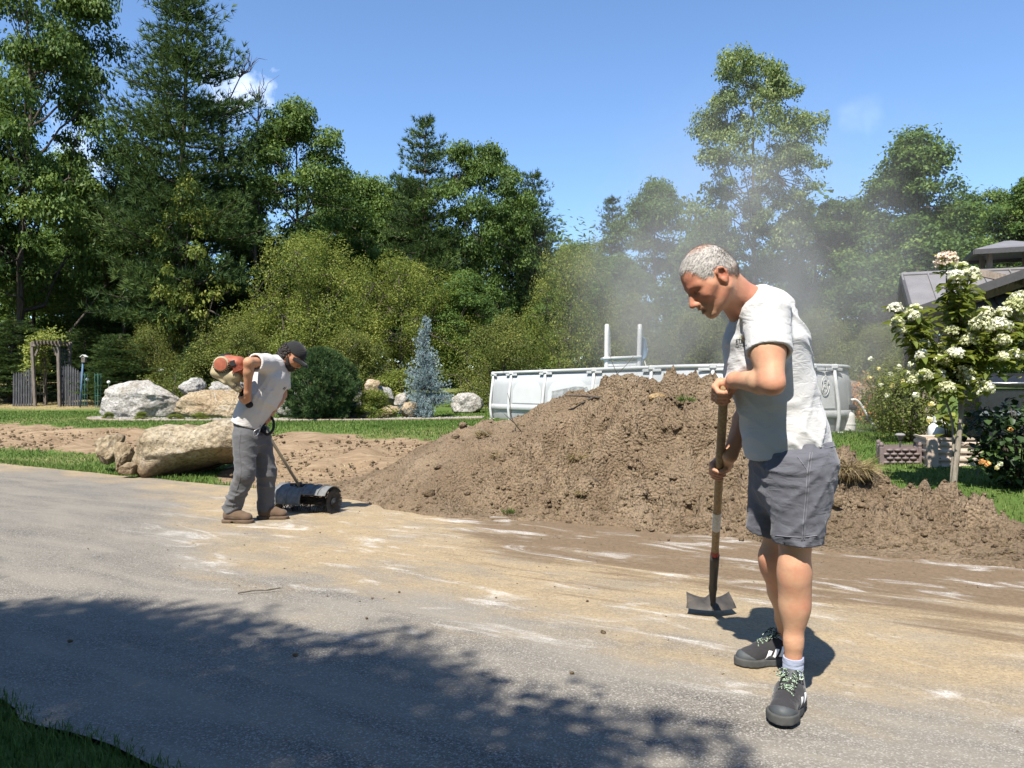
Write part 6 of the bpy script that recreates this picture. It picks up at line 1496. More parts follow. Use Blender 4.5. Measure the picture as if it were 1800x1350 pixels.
def hand_grip(S, c, a, e1, r, wrist, heel, knuck, end, idx_dir=1.0, fr=0.0095, thumb=True, k=0.008, sc=1.0):
    """fist closed on a bar: centre c, axis a; angles (deg) of heel, knuckles and fingertips in the (e1, a x e1) plane"""
    a = nrm(a); e1 = nrm(np.asarray(e1, float) - a * np.dot(e1, a)); e2 = np.cross(a, e1)
    def at(th, rad, ax=0.0): t = R(th); return np.asarray(c) + (e1 * math.cos(t) + e2 * math.sin(t)) * rad + a * ax
    g = 0.020 * sc
    def lerp(x, y, t): return x + (y - x) * t
    pr = r + 0.013 * sc
    for i in range(4):                                  # metacarpal ridges make the back of the hand
        ax = (i - 1.5) * g * idx_dir
        S.cap(at(heel, pr + 0.006 * sc, ax * 0.75), at(lerp(heel, knuck, 0.5), pr + 0.004 * sc, ax * 0.9), 0.0145 * sc, 0.0135 * sc, 0.014)
        S.cap(at(lerp(heel, knuck, 0.5), pr + 0.004 * sc, ax * 0.9), at(knuck, pr + 0.002 * sc, ax), 0.0135 * sc, 0.0125 * sc, 0.010)
    S.cap(wrist, at(heel, pr + 0.008 * sc, 0), 0.027 * sc, 0.026 * sc, 0.02)
    for i in range(4):                                  # fingers, unequal, each wrapping the bar
        ax = (i - 1.5) * g * idx_dir; L = (1.0, 1.06, 1.0, 0.86)[i]; q = fr * (0.90, 0.93, 0.88, 0.78)[i] * sc
        th = [knuck + (end - knuck) * L * t for t in (0.0, 0.3, 0.62, 1.0)]
        rad = [pr, r + q * 1.25, r + q * 0.95, r + q * 0.9]
        pts = [at(t_, rr_, ax * (1.0 - 0.04 * j)) for j, (t_, rr_) in enumerate(zip(th, rad))]
        S.cap(pts[0], pts[1], q * 1.12, q * 1.05, 0.002); S.cap(pts[1], pts[2], q * 1.05, q * 0.95, 0.001); S.cap(pts[2], pts[3], q * 0.95, q * 0.80, 0.001)
    if thumb:
        ax = -2.1 * g * idx_dir; hs = 1 if end > knuck else -1
        p0 = at(heel, pr + 0.004, ax * 0.4); p1 = at(heel - hs * 35, r + 0.013 * sc, ax * 0.85); p2 = at(heel - hs * 85, r + 0.011 * sc, ax * 0.95); p3 = at(heel - hs * 125, r + 0.010 * sc, ax * 0.8)
        S.cap(p0, p1, 0.0155 * sc, 0.0125 * sc, 0.012); S.cap(p1, p2, 0.0125 * sc, 0.0108 * sc, 0.003); S.cap(p2, p3, 0.0108 * sc, 0.0088 * sc, 0.003)
def head_sdf(S, c, f, l, u, sc=1.0, mouth=0.006):
    c = np.asarray(c, float); M = np.stack([f, l, u], 1)
    def q(x, y, z): return c + (f * x + l * y + u * z) * sc
    S.ell(q(-0.004, 0, 0.034), np.array([0.099, 0.0765, 0.089]) * sc, M, 0.0)
    S.ell(q(0.030, 0, -0.035), np.array([0.064, 0.060, 0.086]) * sc, M, 0.035)
    for s in (-1, 1):
        S.cap(q(-0.012, s * 0.054, -0.052), q(0.066, s * 0.016, -0.104), 0.022 * sc, 0.017 * sc, 0.022)
        S.cap(q(0.056, s * 0.046, -0.030), q(0.034, s * 0.060, -0.012), 0.021 * sc, 0.018 * sc, 0.022)      # cheekbone
        S.cap(q(0.084, s * 0.014, 0.016), q(0.066, s * 0.048, 0.016), 0.013 * sc, 0.011 * sc, 0.014)          # brow
        S.ell(q(0.093, s * 0.031, -0.004), np.array([0.014, 0.017, 0.012]) * sc, M, 0.010, True)               # socket
        S.ell(q(0.0735, s * 0.031, -0.005), np.array([0.0138, 0.0150, 0.0125]) * sc, M, 0.003)                 # lidded eye
        S.cap(q(0.0845, s * 0.020, -0.0075), q(0.0825, s * 0.042, -0.0085), 0.0032 * sc, 0.0028 * sc, 0.003)  # upper lid edge
    S.ell(q(0.072, 0, -0.108), np.array([0.019, 0.022, 0.017]) * sc, M, 0.018)                                  # chin
    S.cap(q(0.088, 0, 0.004), q(0.116, 0, -0.040), 0.0095 * sc, 0.0125 * sc, 0.012)                             # nose
    for s in (-1, 1):
        S.ell(q(0.104, s * 0.0135, -0.045), np.array([0.011, 0.008, 0.009]) * sc, M, 0.007)
        S.ell(q(0.108, s * 0.008, -0.0545), np.array([0.005, 0.004, 0.006]) * sc, M, 0.003, True)
    S.ell(q(0.082, 0, -0.072), np.array([0.021, 0.030, 0.022]) * sc, M, 0.016)                                  # muzzle
    S.path([q(0.086, -0.022, -0.0735), q(0.099, -0.006, -0.0685), q(0.099, 0.006, -0.0685), q(0.086, 0.022, -0.0735)], 0.0062 * sc, 0.005)
    S.path([q(0.085, -0.019, -0.0815), q(0.096, 0, -0.0855), q(0.085, 0.019, -0.0815)], 0.0070 * sc, 0.005)
    S.path([q(0.094, -0.022, -0.0775), q(0.106, 0, -0.0770), q(0.094, 0.022, -0.0775)], mouth * 0.75 * sc, 0.003, sub=True)
    for s in (-1, 1):                                                                                            # ears
        S.ell(q(-0.014, s * 0.0765, -0.006), np.array([0.020, 0.009, 0.031]) * sc, np.stack([f, l * 1.0, u], 1), 0.006)
        rim = [q(0.002, s * 0.078, -0.010), q(0.001, s * 0.084, 0.012), q(-0.010, s * 0.088, 0.026), q(-0.024, s * 0.089, 0.020), q(-0.031, s * 0.088, 0.002), q(-0.026, s * 0.085, -0.016), q(-0.014, s * 0.081, -0.032)]
        S.path(rim, 0.0046 * sc, 0.004)
        S.ell(q(-0.013, s * 0.0875, 0.001), np.array([0.011, 0.008, 0.017]) * sc, M, 0.004, True)
        S.ell(q(-0.010, s * 0.086, -0.008), np.array([0.006, 0.009, 0.007]) * sc, M, 0.003, True)
        S.ell(q(-0.011, s * 0.079, -0.031), np.array([0.008, 0.006, 0.009]) * sc, M, 0.004)
    return q
def person_root(label, loc, name='person'): return thing(name, label, 'person', loc)
def skin_attr(V, spots):
    """spots: (centre, radius, amount, name)"""
    out = {'red': np.zeros(len(V)), 'dark': np.zeros(len(V))}
    for c, r, a, nm in spots:
        d = np.linalg.norm(V - np.asarray(c), axis=1) / r; out[nm] = np.maximum(out[nm], a * np.clip(1.25 - d, 0, 1))
    return {k: ('POINT', np.clip(v, 0, 1)) for k, v in out.items()}
# ================================================================== man with the shovel
SKIN = mk_skin('sunlit_skin', (0.465, 0.272, 0.165), (0.44, 0.145, 0.09))
TEE = mk_cloth('pale_grey_cotton', (0.42, 0.415, 0.41), (0.485, 0.475, 0.465))
SHORTS = mk_cloth('slate_canvas', (0.082, 0.083, 0.098), (0.115, 0.116, 0.134), 700)
STITCH = simple_mat('pale_stitching', (0.17, 0.17, 0.19), 0.9, 0.1)
HAIRG = NT('short_grey_hair'); _p = HAIRG.coord(); _a = HAIRG.attr('thin'); _f = HAIRG.noise(HAIRG.mapping(_p, scale=(1, 1, 0.35)), 420, 3, 0.7)
HAIRG.finish(HAIRG.principled(HAIRG.mix(_a, HAIRG.mix(_f, (0.32, 0.295, 0.27), (0.47, 0.44, 0.405)), (0.50, 0.27, 0.18)), 0.75, 0.25, 0, HAIRG.bump(_f, 0.35, 0.002)))
SOCK = mk_cloth('blue_grey_sock', (0.25, 0.28, 0.38), (0.36, 0.40, 0.50), 500)
SHOE_U = mk_cloth('dark_grey_mesh', (0.020, 0.019, 0.020), (0.038, 0.036, 0.038), 1200)
SHOE_L = simple_mat('grey_shoe_overlay', (0.052, 0.057, 0.06), 0.6, 0.3, var=0.15); SHOE_S = simple_mat('grey_rubber_sole', (0.06, 0.06, 0.057), 0.75, 0.2, var=0.2)
STRIPE = simple_mat('white_stripe', (0.80, 0.78, 0.76), 0.5, 0.3, var=0.03); LACE = NT('flecked_lace'); _p = LACE.coord(); _f = LACE.voro(_p, 260, out='Color')
LACE.finish(LACE.principled(LACE.ramp(LACE.sep(_f)[0], [(0.35, (0.03, 0.03, 0.03)), (0.6, (0.22, 0.31, 0.20)), (0.85, (0.40, 0.46, 0.37))], 'CONSTANT'), 0.8, 0.2))
NEON = simple_mat('neon_tab', (0.55, 0.62, 0.03), 0.6, 0.3)
# --- shovel axis, shared with the hands
SH_TOP = P(1272.5, 686, 2.90); SH_BOT = P(1252, 1046, 4.0); SH_AX = nrm(SH_TOP - SH_BOT)
def sh_at(y):
    for t in np.linspace(0, 1.4, 1401):
        q = SH_TOP + (SH_BOT - SH_TOP) * t
        if HZ + (CAMH - q[2]) / q[1] * FPX >= y: return q
    return q
def shovel():
    o = thing('shovel', 'long handled shovel held upright by the grey haired man', 'shovel', (SH_BOT[0], SH_BOT[1] + 0.2, 0.0))
    WD = NT('worn_ash_wood'); p = WD.coord(); f = WD.noise(WD.mapping(p, scale=(14, 14, 1.5)), 6, 5, 0.65); f2 = WD.noise(p, 6, 4, 0.6)
    c = WD.ramp(f, [(0.3, (0.15, 0.095, 0.045)), (0.7, (0.34, 0.235, 0.12))]); c = WD.mix(WD.ramp(f2, [(0.45, 0.0), (0.7, 0.6)]), c, (0.10, 0.07, 0.045)); WD.finish(WD.principled(c, 0.6, 0.3, 0, WD.bump(f, 0.2, 0.002)))
    red0, red1, lab0, lab1 = sh_at(967), sh_at(978), sh_at(899), sh_at(930)
    mb = MB(); pts = [SH_TOP + SH_AX * 0.015 + (sh_at(992) - SH_TOP) * t for t in np.linspace(0, 1, 24)]; rr = np.full(24, 0.0175); rr[0] = 0.012; rr[1] = 0.0178; mb.tube(pts, rr, 16); mb.build('handle', WD.m, o, True)
    PAP = simple_mat('torn_paper_label', (0.48, 0.46, 0.42), 0.8, 0.15, var=0.25, scale=90); REDP = simple_mat('red_paint', (0.24, 0.035, 0.025), 0.6, 0.3, var=0.25, scale=40)
    mb = MB(); mb.tube([lab0, lab1], 0.0186, 16, False); mb.build('paper_label', PAP, o, True)
    mb = MB(); mb.tube([red0, red1], 0.0186, 16, False); mb.build('red_band', REDP, o, True)
    ST = NT('worn_steel'); p = ST.coord(); f = ST.noise(p, 14, 5, 0.65); ST.finish(ST.principled(ST.ramp(f, [(0.3, (0.025, 0.023, 0.021)), (0.6, (0.06, 0.053, 0.046)), (0.8, (0.12, 0.095, 0.066))]), ST.maprange(f, 0.3, 0.7, 0.5, 0.8), 0.35, 0.25, ST.bump(f, 0.2, 0.003)))
    s0 = sh_at(975); s1 = sh_at(1034); mb = MB(); pts = [s0 + (s1 - s0) * t for t in np.linspace(0, 1, 9)]; rr = [0.0225, 0.0225, 0.0222, 0.0218, 0.0212, 0.0205, 0.020, 0.020, 0.022]; mb.tube(pts, rr, 14); mb.build('socket', ST.m, o, True)
    # dished square blade facing the viewer, foot just off the ground
    D = 4.05; cx0, cx1 = P(1206, 1060, D), P(1294, 1060, D); W = cx1[0] - cx0[0]; zb = P(0, 1068, D)[2]; ztop = P(0, 1053, D)[2]
    V = []; nx, nz = 21, 7
    for j in range(nz):
        for i in range(nx):
            t = i / (nx - 1) * 2 - 1; q = j / (nz - 1)
            x = (cx0[0] + cx1[0]) / 2 + t * W / 2 * (0.86 + 0.14 * (1 - q)); lip = 0.020 * abs(t) ** 2.2 + 0.022 * np.exp(-(t / 0.14) ** 2); z = zb + (ztop - zb + lip) * q
            y = D - 0.02 * (1 - t * t) + 0.03 * t * t - 0.03 * (1 - q) + 0.05 * q * q
            V.append((x, y, z))
    n = len(V); V = np.array(V); V2 = V + np.array([0, 0.004, -0.001]); F = [(j * nx + i, j * nx + i + 1, (j + 1) * nx + i + 1, (j + 1) * nx + i) for j in range(nz - 1) for i in range(nx - 1)]
    F = F + [tuple(n + k for k in f_[::-1]) for f_ in F]; rim = [i for i in range(nx)] + [j * nx + nx - 1 for j in range(1, nz)] + [(nz - 1) * nx + i for i in range(nx - 2, -1, -1)] + [j * nx for j in range(nz - 2, 0, -1)]
    F += [(rim[k], n + rim[k], n + rim[(k + 1) % len(rim)], rim[(k + 1) % len(rim)]) for k in range(len(rim))]
    auto_smooth(mesh_obj('blade', np.vstack([V, V2]), F, ST.m, o), 60)
    mb = MB(); c = P(1250, 1052, D); mb.tube(catmull([s1 + (s0 - s1) * 0.05, (s1 + c) / 2 + (0, -0.012, 0), c + (0, -0.035, -0.015), c + (0, -0.06, -0.045)], 10), np.linspace(0.022, 0.008, 10), 10, flat=0.6); mb.build('frog', ST.m, o, True)
shovel()

def shoe(parent, heel, toe_dir, pitch, L=0.305, lace_seed=0, side=1, sw=1.0):
    """trail shoe: heel = ground point under the back of the heel"""
    f0 = nrm((toe_dir[0], toe_dir[1], 0)); f = nrm(f0 * math.cos(pitch) + np.array([0, 0, 1]) * math.sin(pitch)); l = nrm(np.cross((0, 0, 1), f0)); u = np.cross(f, l); h = np.asarray(heel, float)
    def q(x, y, z): return h + f * x * L / 0.305 + l * y * sw + u * z
    S = SDF(); S.cap(q(0.045, 0, 0.055), q(0.125, 0, 0.058), 0.040, 0.044, 0.0, u=l, sc=0.98); S.cap(q(0.125, 0, 0.058), q(0.235, 0.004 * side, 0.036), 0.043, 0.033, 0.03, u=l, sc=1.28)
    S.cap(q(0.235, 0, 0.034), q(0.262, 0, 0.032), 0.034, 0.030, 0.02, u=l, sc=1.2); S.cap(q(0.058, 0, 0.07), q(0.060, 0, 0.122), 0.040, 0.041, 0.02, u=l, sc=0.95); S.cap(q(0.09, 0, 0.085), q(0.185, 0, 0.062), 0.034, 0.030, 0.03)
    S.cap(q(0.022, 0, 0.05), q(0.020, 0, 0.105), 0.020, 0.018, 0.02)
    S.cut(q(0, 0, 0.014), -u); top = nrm(u + f * -0.18); S.cut(q(0.06, 0, 0.118), top)
    S.cap(q(0.062, 0, 0.10), q(0.064, 0, 0.16), 0.035, 0.038, 0.004, sub=True)
    pts = np.array([q(x, y, z) for x in (-0.05, 0.35) for y in (-0.1, 0.1) for z in (-0.02, 0.16)]); lo, hi = pts.min(0), pts.max(0)
    o = thing_part('shoe', parent); V, F = S.mesh(lo, hi, 0.0042, 2); up = mesh_obj('upper', V, F, SHOE_U, o, True)
    So = SDF(); So.cap(q(0.045, 0, 0.012), q(0.14, 0, 0.012), 0.046, 0.043, 0.0, u=u, sc=3); So.cap(q(0.14, 0, 0.012), q(0.232, 0.004 * side, 0.013), 0.044, 0.052, 0.03, u=u, sc=3); So.cap(q(0.232, 0.004 * side, 0.014), q(0.262, 0, 0.016), 0.050, 0.040, 0.03, u=u, sc=3)
    So.cut(q(0, 0, 0.0), -u); So.cut(q(0.15, 0, 0.030), nrm(u + f * -0.02))
    So.disp.append(lambda p: (0.0010 * np.sign(np.sin((p @ f.astype(np.float32)) * 240.0)) * np.clip(1 - ((p - h.astype(np.float32)) @ u.astype(np.float32)) / 0.012, 0, 1)).astype(np.float32))
    V, F = So.mesh(lo, hi, 0.004, 1); mesh_obj('sole', V, F, SHOE_S, o, True)
    # grey rands: toe bumper, mid wave, heel
    T = SDF(); T.ops = [(op[0], op[1], op[2]) for op in S.ops]; T.disp = [lambda p: np.float32(-0.0022) + 0 * p[..., 0]]; T.cuts = list(S.cuts)
    ff, uu, hh = f.astype(np.float32), u.astype(np.float32), h.astype(np.float32)
    def rand_cut(p):
        x = (p - hh) @ ff / (L / 0.305); z = (p - hh) @ uu; lim = 0.032 + 0.03 * np.clip((x - 0.225) / 0.05, 0, 1) + 0.022 * np.exp(-((x - 0.165) / 0.022) ** 2) + 0.045 * np.clip((0.06 - x) / 0.05, 0, 1); return z - lim
    T.cuts.append(rand_cut); V, F = T.mesh(lo, hi, 0.0042, 2); mesh_obj('rand', V, F, SHOE_L, o, True)
    # three bands on the outer side and the inner side
    for sd in (1, -1):
        for k in range(3):
            x0 = 0.098 + k * 0.030; n = 9; A, B = [], []
            for t in np.linspace(0, 1, n):
                x = x0 + t * 0.020; z = 0.084 - 0.008 * k - t * 0.040; A.append(q(x, sd * 0.12, z)); B.append(q(x + 0.0145, sd * 0.12, z + 0.002))
            X = project(S, np.array(A + B), -l * sd, 50, 0.0016); mesh_obj('stripe', X, [(i, i + 1, n + i + 1, n + i) for i in range(n - 1)], STRIPE, o, True)
    # lacing
    lr = np.random.default_rng(lace_seed); mb = MB()
    paths = []
    for k in range(5):
        x = 0.105 + 0.021 * k; w_ = 0.026
        paths.append([(x + (0.02 * t if k % 2 else 0), w_ * (1 - 2 * t)) for t in np.linspace(0, 1, 7)]); paths.append([(x + 0.02 * t, -w_ * (1 - 2 * t)) for t in np.linspace(0, 1, 7)])
    allp = project(S, np.array([q(x, y, 0.2) for pa in paths for x, y in pa] + [q(0.105, 0, 0.2)]), -u, 50, 0.003)
    for k in range(10): mb.tube(allp[k * 7:k * 7 + 7], 0.0028, 6)
    kn = allp[-1]
    for s in (-1, 1):
        for w2 in (0.024, 0.034):
            mb.tube(catmull([kn, kn + l * s * w2 + u * 0.012 + f * 0.006, kn + l * s * (w2 + 0.012) + f * 0.03 - u * 0.008, kn + l * s * 0.02 + f * 0.035 - u * 0.004, kn + u * 0.003], 14), 0.0027, 6)
        mb.tube(catmull([kn, kn + l * s * 0.02 + f * 0.03 + u * 0.004, kn + l * s * 0.03 + f * 0.06 - u * 0.02], 8), 0.0026, 6)
    mb.build('laces', LACE.m, o, True)
    tg = SDF(); tg.cap(q(0.125, 0, 0.09), q(0.082, 0, 0.142), 0.018, 0.024, 0, u=l, sc=1.3); tg.cut(q(0.105, 0, 0.125) - 0.0 * f, nrm(f * -0.8 - u * 0.6)); V, F = tg.mesh(lo, hi + 0.03, 0.004, 1); mesh_obj('tongue', V, F, SHOE_L, o, True)
    mb = MB(); mb.tube(catmull([q(0.004, 0.006, 0.10), q(-0.012, 0.006, 0.118), q(-0.010, 0.0, 0.135), q(0.010, 0, 0.130)], 9), 0.005, 6, flat=0.5); mb.build('pull_tab', NEON, o, True)
    return q
def thing_part(name, parent):
    e = bpy.data.objects.new(name, None); COL.objects.link(e); e.parent = parent; e.empty_display_size = 0.05; ORG[e.name] = ORG[parent.name]; return e
def man_with_shovel():
    root = person_root('grey haired man in pale tee shirt and slate shorts leaning over a shovel', (1.08, 3.0, 0.012))
    # ---------------- joints, read off the photograph
    HC_ = P(1248, 490, 2.82)
    yaw = R(9); pit = R(37); f0 = np.array([-math.cos(yaw), -math.sin(yaw), 0]); hf = nrm(f0 * math.cos(pit) + np.array([0, 0, -math.sin(pit)])); hl = nrm(np.cross((0, 0, 1), f0)); hu = np.cross(hf, hl)
    neck = P(1318, 540, 2.93); ShL, ShR = P(1347, 556, 2.765), P(1322, 556, 3.10)
    ElL, WrL = P(1357, 672, 2.635), P(1292, 668, 2.84); ElR, WrR = P(1318, 712, 3.14), P(1283, 800, 3.15)
    HipL, HipR = P(1400, 835, 2.85), P(1382, 832, 3.07); KnL, KnR = P(1396, 1000, 2.86), P(1362, 985, 3.14)
    AnL, AnR = P(1393, 1178, 2.90), P(1382, 1126, 3.36)
    lat = nrm((0.22, -0.97, 0)); fwd = np.array([lat[1], -lat[0], 0])            # towards viewer / the way he faces
    # ---------------- body
    S = SDF(); hq = head_sdf(S, HC_, hf, hl, hu, 0.975, 0.008)
    S.cap(hq(-0.040, 0, -0.030), neck, 0.056, 0.066, 0.03); S.cap(hq(-0.015, 0, -0.075), neck + fwd * 0.03, 0.045, 0.058, 0.03)
    S.cap(neck, P(1345, 590, 2.93), 0.07, 0.09, 0.04, u=lat, sc=1.3); S.cap(P(1345, 590, 2.93), P(1385, 800, 2.95), 0.10, 0.11, 0.05, u=lat, sc=1.2)
    for sh, el, wr in ((ShL, ElL, WrL), (ShR, ElR, WrR)):
        mid = sh + (el - sh) * 0.5; S.cap(sh, mid, 0.058, 0.054, 0.04); S.cap(mid, el, 0.054, 0.042, 0.02)
        S.ell(sh + (el - sh) * 0.55 + fwd * 0.012, (0.050, 0.052, 0.080), None, 0.03)
        fm = el + (wr - el) * 0.3; S.cap(el, fm, 0.040, 0.0435, 0.018); S.cap(fm, wr, 0.0435, 0.027, 0.012)
        S.cap(el + (el - sh) * 0.03 + nrm(el - wr) * 0.012, el, 0.026, 0.034, 0.02)
    for hp, kn, an, tv in ((HipL, KnL, AnL, nrm((-0.55, -0.83, 0))), (HipR, KnR, AnR, nrm((-0.98, -0.1, 0)))):
        S.cap(P(1388, 810, 2.95), hp, 0.10, 0.09, 0.04); S.cap(hp, kn, 0.080, 0.052, 0.03); S.cap(kn, kn + (an - kn) * 0.15, 0.051, 0.045, 0.03)
        S.cap(kn + tv * 0.024 - (an - kn) * 0.05, kn + tv * 0.020 + (an - kn) * 0.08, 0.032, 0.027, 0.045)
        cf = kn + (an - kn) * 0.36; S.cap(kn + (an - kn) * 0.1, cf - tv * 0.008, 0.043, 0.045, 0.05); S.cap(cf - tv * 0.008, kn + (an - kn) * 0.72, 0.045, 0.0325, 0.05); S.cap(kn + (an - kn) * 0.7, an, 0.033, 0.031, 0.02)
        S.cap(kn + (an - kn) * 0.2 - tv * 0.016, kn + (an - kn) * 0.48 - tv * 0.016, 0.041, 0.030, 0.04); S.cap(an, an + (0, 0, -0.05), 0.033, 0.031, 0.02)
    e1 = np.array([1.0, 0, 0])
    hand_grip(S, SH_TOP - SH_AX * 0.018, -SH_AX, e1, 0.0185, WrL, -48, -165, -345, 1.0, 0.0100, True, sc=1.06)
    hand_grip(S, sh_at(828), -SH_AX, e1, 0.0185, WrR, -40, -150, -318, 1.0, 0.0096, True, sc=1.0)
    V, F = S.mesh((0.45, 2.45, 0.02), (1.42, 3.60, 1.80), 0.0041, 2)
    red = [(HC_ + hf * 0.06 + hu * 0.03, 0.09, 0.85, 'red'), (hq(0.05, 0.05, -0.03), 0.06, 0.6, 'red'), (hq(0.11, 0, -0.04), 0.03, 0.8, 'red'), (hq(-0.02, 0.08, -0.005), 0.045, 0.8, 'red'), (neck + (-0.0, -0.04, 0.02), 0.10, 0.75, 'red'), ((HC_ + neck) / 2 + (0.02, 0, 0), 0.08, 0.7, 'red'), (ElL, 0.05, 0.45, 'red'), (SH_TOP, 0.06, 0.4, 'red'), (sh_at(828), 0.05, 0.5, 'red'), (KnL, 0.06, 0.35, 'red'),
           (hq(0.098, 0.012, -0.0775), 0.010, 0.7, 'dark'), (hq(0.098, -0.012, -0.0775), 0.010, 0.7, 'dark'), (hq(0.0865, 0.031, -0.009), 0.006, 0.75, 'dark'), (hq(0.0865, 0.023, -0.009), 0.005, 0.7, 'dark'), (hq(0.084, 0.039, -0.009), 0.005, 0.7, 'dark'), (hq(0.091, 0.03, 0.017), 0.008, 0.35, 'dark'), (hq(0.084, 0.042, 0.019), 0.008, 0.35, 'dark')]
    mesh_obj('body', V, F, SKIN, root, True, skin_attr(V, red))
    # ---------------- hair: close cropped cap over the skull
    Hh = SDF(); M = np.stack([hf, hl, hu], 1); Hh.ell(hq(-0.006, 0, 0.034), np.array([0.1020, 0.0792, 0.0918]) * 0.975, M, 0.0); Hh.cap(hq(-0.07, 0, -0.01), hq(-0.062, 0, -0.055), 0.040, 0.028, 0.03, u=hl, sc=1.5)
    c32, f32, l32, u32 = HC_.astype(np.float32), hf.astype(np.float32), hl.astype(np.float32), hu.astype(np.float32)
    def hairline(p):
        x = (p - c32) @ f32; y = np.abs((p - c32) @ l32); z = (p - c32) @ u32
        lim = np.interp(x, [-0.11, -0.06, -0.036, -0.028, 0.006, 0.014, 0.030, 0.045, 0.060, 0.085, 0.11], [-0.058, -0.055, -0.03, 0.030, 0.030, -0.012, -0.004, 0.030, 0.062, 0.074, 0.076]).astype(np.float32)
        lim = lim + np.where(x > 0.03, 0.012 * np.sin(np.clip(y / 0.06, 0, 1) * 3.14), 0).astype(np.float32) + 0.004 * vnoise(p * 160, 5)
        return (lim - z) * 0.7
    Hh.cuts.append(hairline); Hh.disp.append(lambda p: (-0.0012 * vnoise(p * 320, 3) - 0.0008 * vnoise(p * 700, 4)).astype(np.float32))
    V, F = Hh.mesh(HC_ - 0.15, HC_ + 0.17, 0.0034, 1); dt = np.linalg.norm(V - hq(-0.03, 0.0, 0.125), axis=1); loc = (V - HC_)
    thin = np.clip(1.1 - dt / 0.055, 0, 0.75) + 0.5 * np.clip((0.012 - loc @ hu) / 0.05, 0, 1)
    hair = mesh_obj('hair', V, F, HAIRG.m, root, True, {'thin': ('POINT', np.clip(thin, 0, 0.8))})
    rg = np.random.default_rng(2); i = rg.integers(0, len(V), 9000); C = V[i] + rg.normal(scale=0.0012, size=(9000, 3)); nn_ = C - hq(-0.006, 0, 0.02); ok = np.linalg.norm(nn_, axis=1) > 0.07; C, nn_, i = C[ok], nn_[ok], i[ok]; nn_ /= np.linalg.norm(nn_, axis=1, keepdims=True)
    C = np.repeat(C, 2, 0) + rg.normal(scale=0.0015, size=(2 * len(C), 3)); i = np.repeat(i, 2); nn_ = np.repeat(nn_, 2, 0)
    tg = hf * 0.85 - hu * 0.35; tg = tg - nn_ * (nn_ @ tg)[:, None]; tg /= np.linalg.norm(tg, axis=1, keepdims=True) + 1e-6; tg = tg + nn_ * 0.28 + rg.normal(scale=0.13, size=nn_.shape)
    sd_ = np.cross(tg, nn_); sd_ /= np.linalg.norm(sd_, axis=1, keepdims=True) + 1e-6; ln_ = rg.uniform(0.006, 0.011, (len(C), 1))
    Vs = np.stack([C - sd_ * 0.0007, C + sd_ * 0.0007, C + tg * ln_], 1).reshape(-1, 3); Fs = np.arange(len(Vs)).reshape(-1, 3)
    mesh_obj('cropped_strands', Vs, Fs, HAIRG.m, hair, False, {'thin': ('POINT', np.repeat(np.clip(thin[i] * 0.6, 0, 0.8), 3))})
    # ---------------- tee shirt
    T = SDF(); rows = [(548, 1338, 0.098, 1.45), (600, 1343, 0.143, 1.18), (650, 1350, 0.150, 1.08), (700, 1366, 0.140, 1.12), (760, 1379, 0.148, 1.12), (830, 1385, 0.146, 1.14)]
    cs = [P(x, y, 2.93) for y, x, _, _ in rows]
    for i in range(len(rows) - 1): T.cap(cs[i], cs[i + 1], rows[i][2], rows[i + 1][2], 0.04, u=lat, sc=(rows[i][3] + rows[i + 1][3]) / 2)
    T.cap(neck + (0.01, 0, 0.0), cs[0] + (0.01, 0, -0.01), 0.070, 0.10, 0.04, u=lat, sc=1.3)
    for sh, el, q_ in ((ShL, ElL, 0.46), (ShR, ElR, 0.5)):
        T.cap(neck + (sh - neck) * 0.45 + (0, 0, -0.005), sh, 0.070, 0.078, 0.05); T.cap(sh, sh + (el - sh) * 0.75, 0.080, 0.079, 0.035)
    hemF, hemB = P(1318, 806, 2.93), P(1461, 768, 2.93); hn = nrm(np.cross(hemB - hemF, lat)); hn = hn if hn[2] < 0 else -hn
    slv = [(ShL, ElL, 0.57), (ShR, ElR, 0.5)]
    def cuts(p):
        d = np.full(p.shape[:-1], -1.0, np.float32)
        for sh, el, q_ in slv:
            ax = nrm(el - sh).astype(np.float32); c = (sh + (el - sh) * q_).astype(np.float32); t = (p - c) @ ax; rad = np.linalg.norm((p - c) - t[..., None] * ax, axis=-1)
            wv = 0.006 * vnoise(p * 18, 3)
            d = np.maximum(d, np.where((rad < 0.115) & (t < 0.16), t + wv, -1.0))
        return np.maximum(d, (p - hemF.astype(np.float32)) @ hn.astype(np.float32) + 0.006 * np.sin((p @ fwd.astype(np.float32)) * 30))
    def bodycut(p):   # only the part of the sleeve tube outside the trunk is cut
        return cuts(p)
    def tee_mask(p):
        w = np.ones(p.shape[:-1], np.float32)
        for sh, el, q_ in slv: w = np.minimum(w, np.clip(np.linalg.norm(p - (sh + (el - sh) * q_).astype(np.float32), axis=-1) / 0.13 - 0.55, 0.12, 1))
        return w
    T.disp.append(folds(0.030, [((0.45, 0.1, 1.0), 30, 0.3), ((0.9, 0.2, 0.8), 24, 1.2), ((-0.5, 0.1, 1.0), 20, 2.2)], 3, 1.2, tee_mask))
    T.disp.append(folds(0.014, [((0.5, 0, 1.0), 55, 0.3), ((0.8, 0.3, -0.5), 44, 1.0)], 11, 1.4, tee_mask))
    T.cuts.append(bodycut)
    # neck opening and hollow cuffs
    T2 = SDF(); nk = nrm(HC_ - hu * 0.06 - neck)
    T.cuts.append(lambda p: -SDFcap(p, neck + nk * -0.02 + fwd * 0.006, neck + nk * 0.14, 0.070, 0.078))
    for sh, el, q_ in slv:
        c = sh + (el - sh) * q_; ax = nrm(el - sh); T.cuts.append(lambda p, c=c, ax=ax: -SDFcap(p, c - ax * 0.03, c + ax * 0.1, 0.064, 0.067))
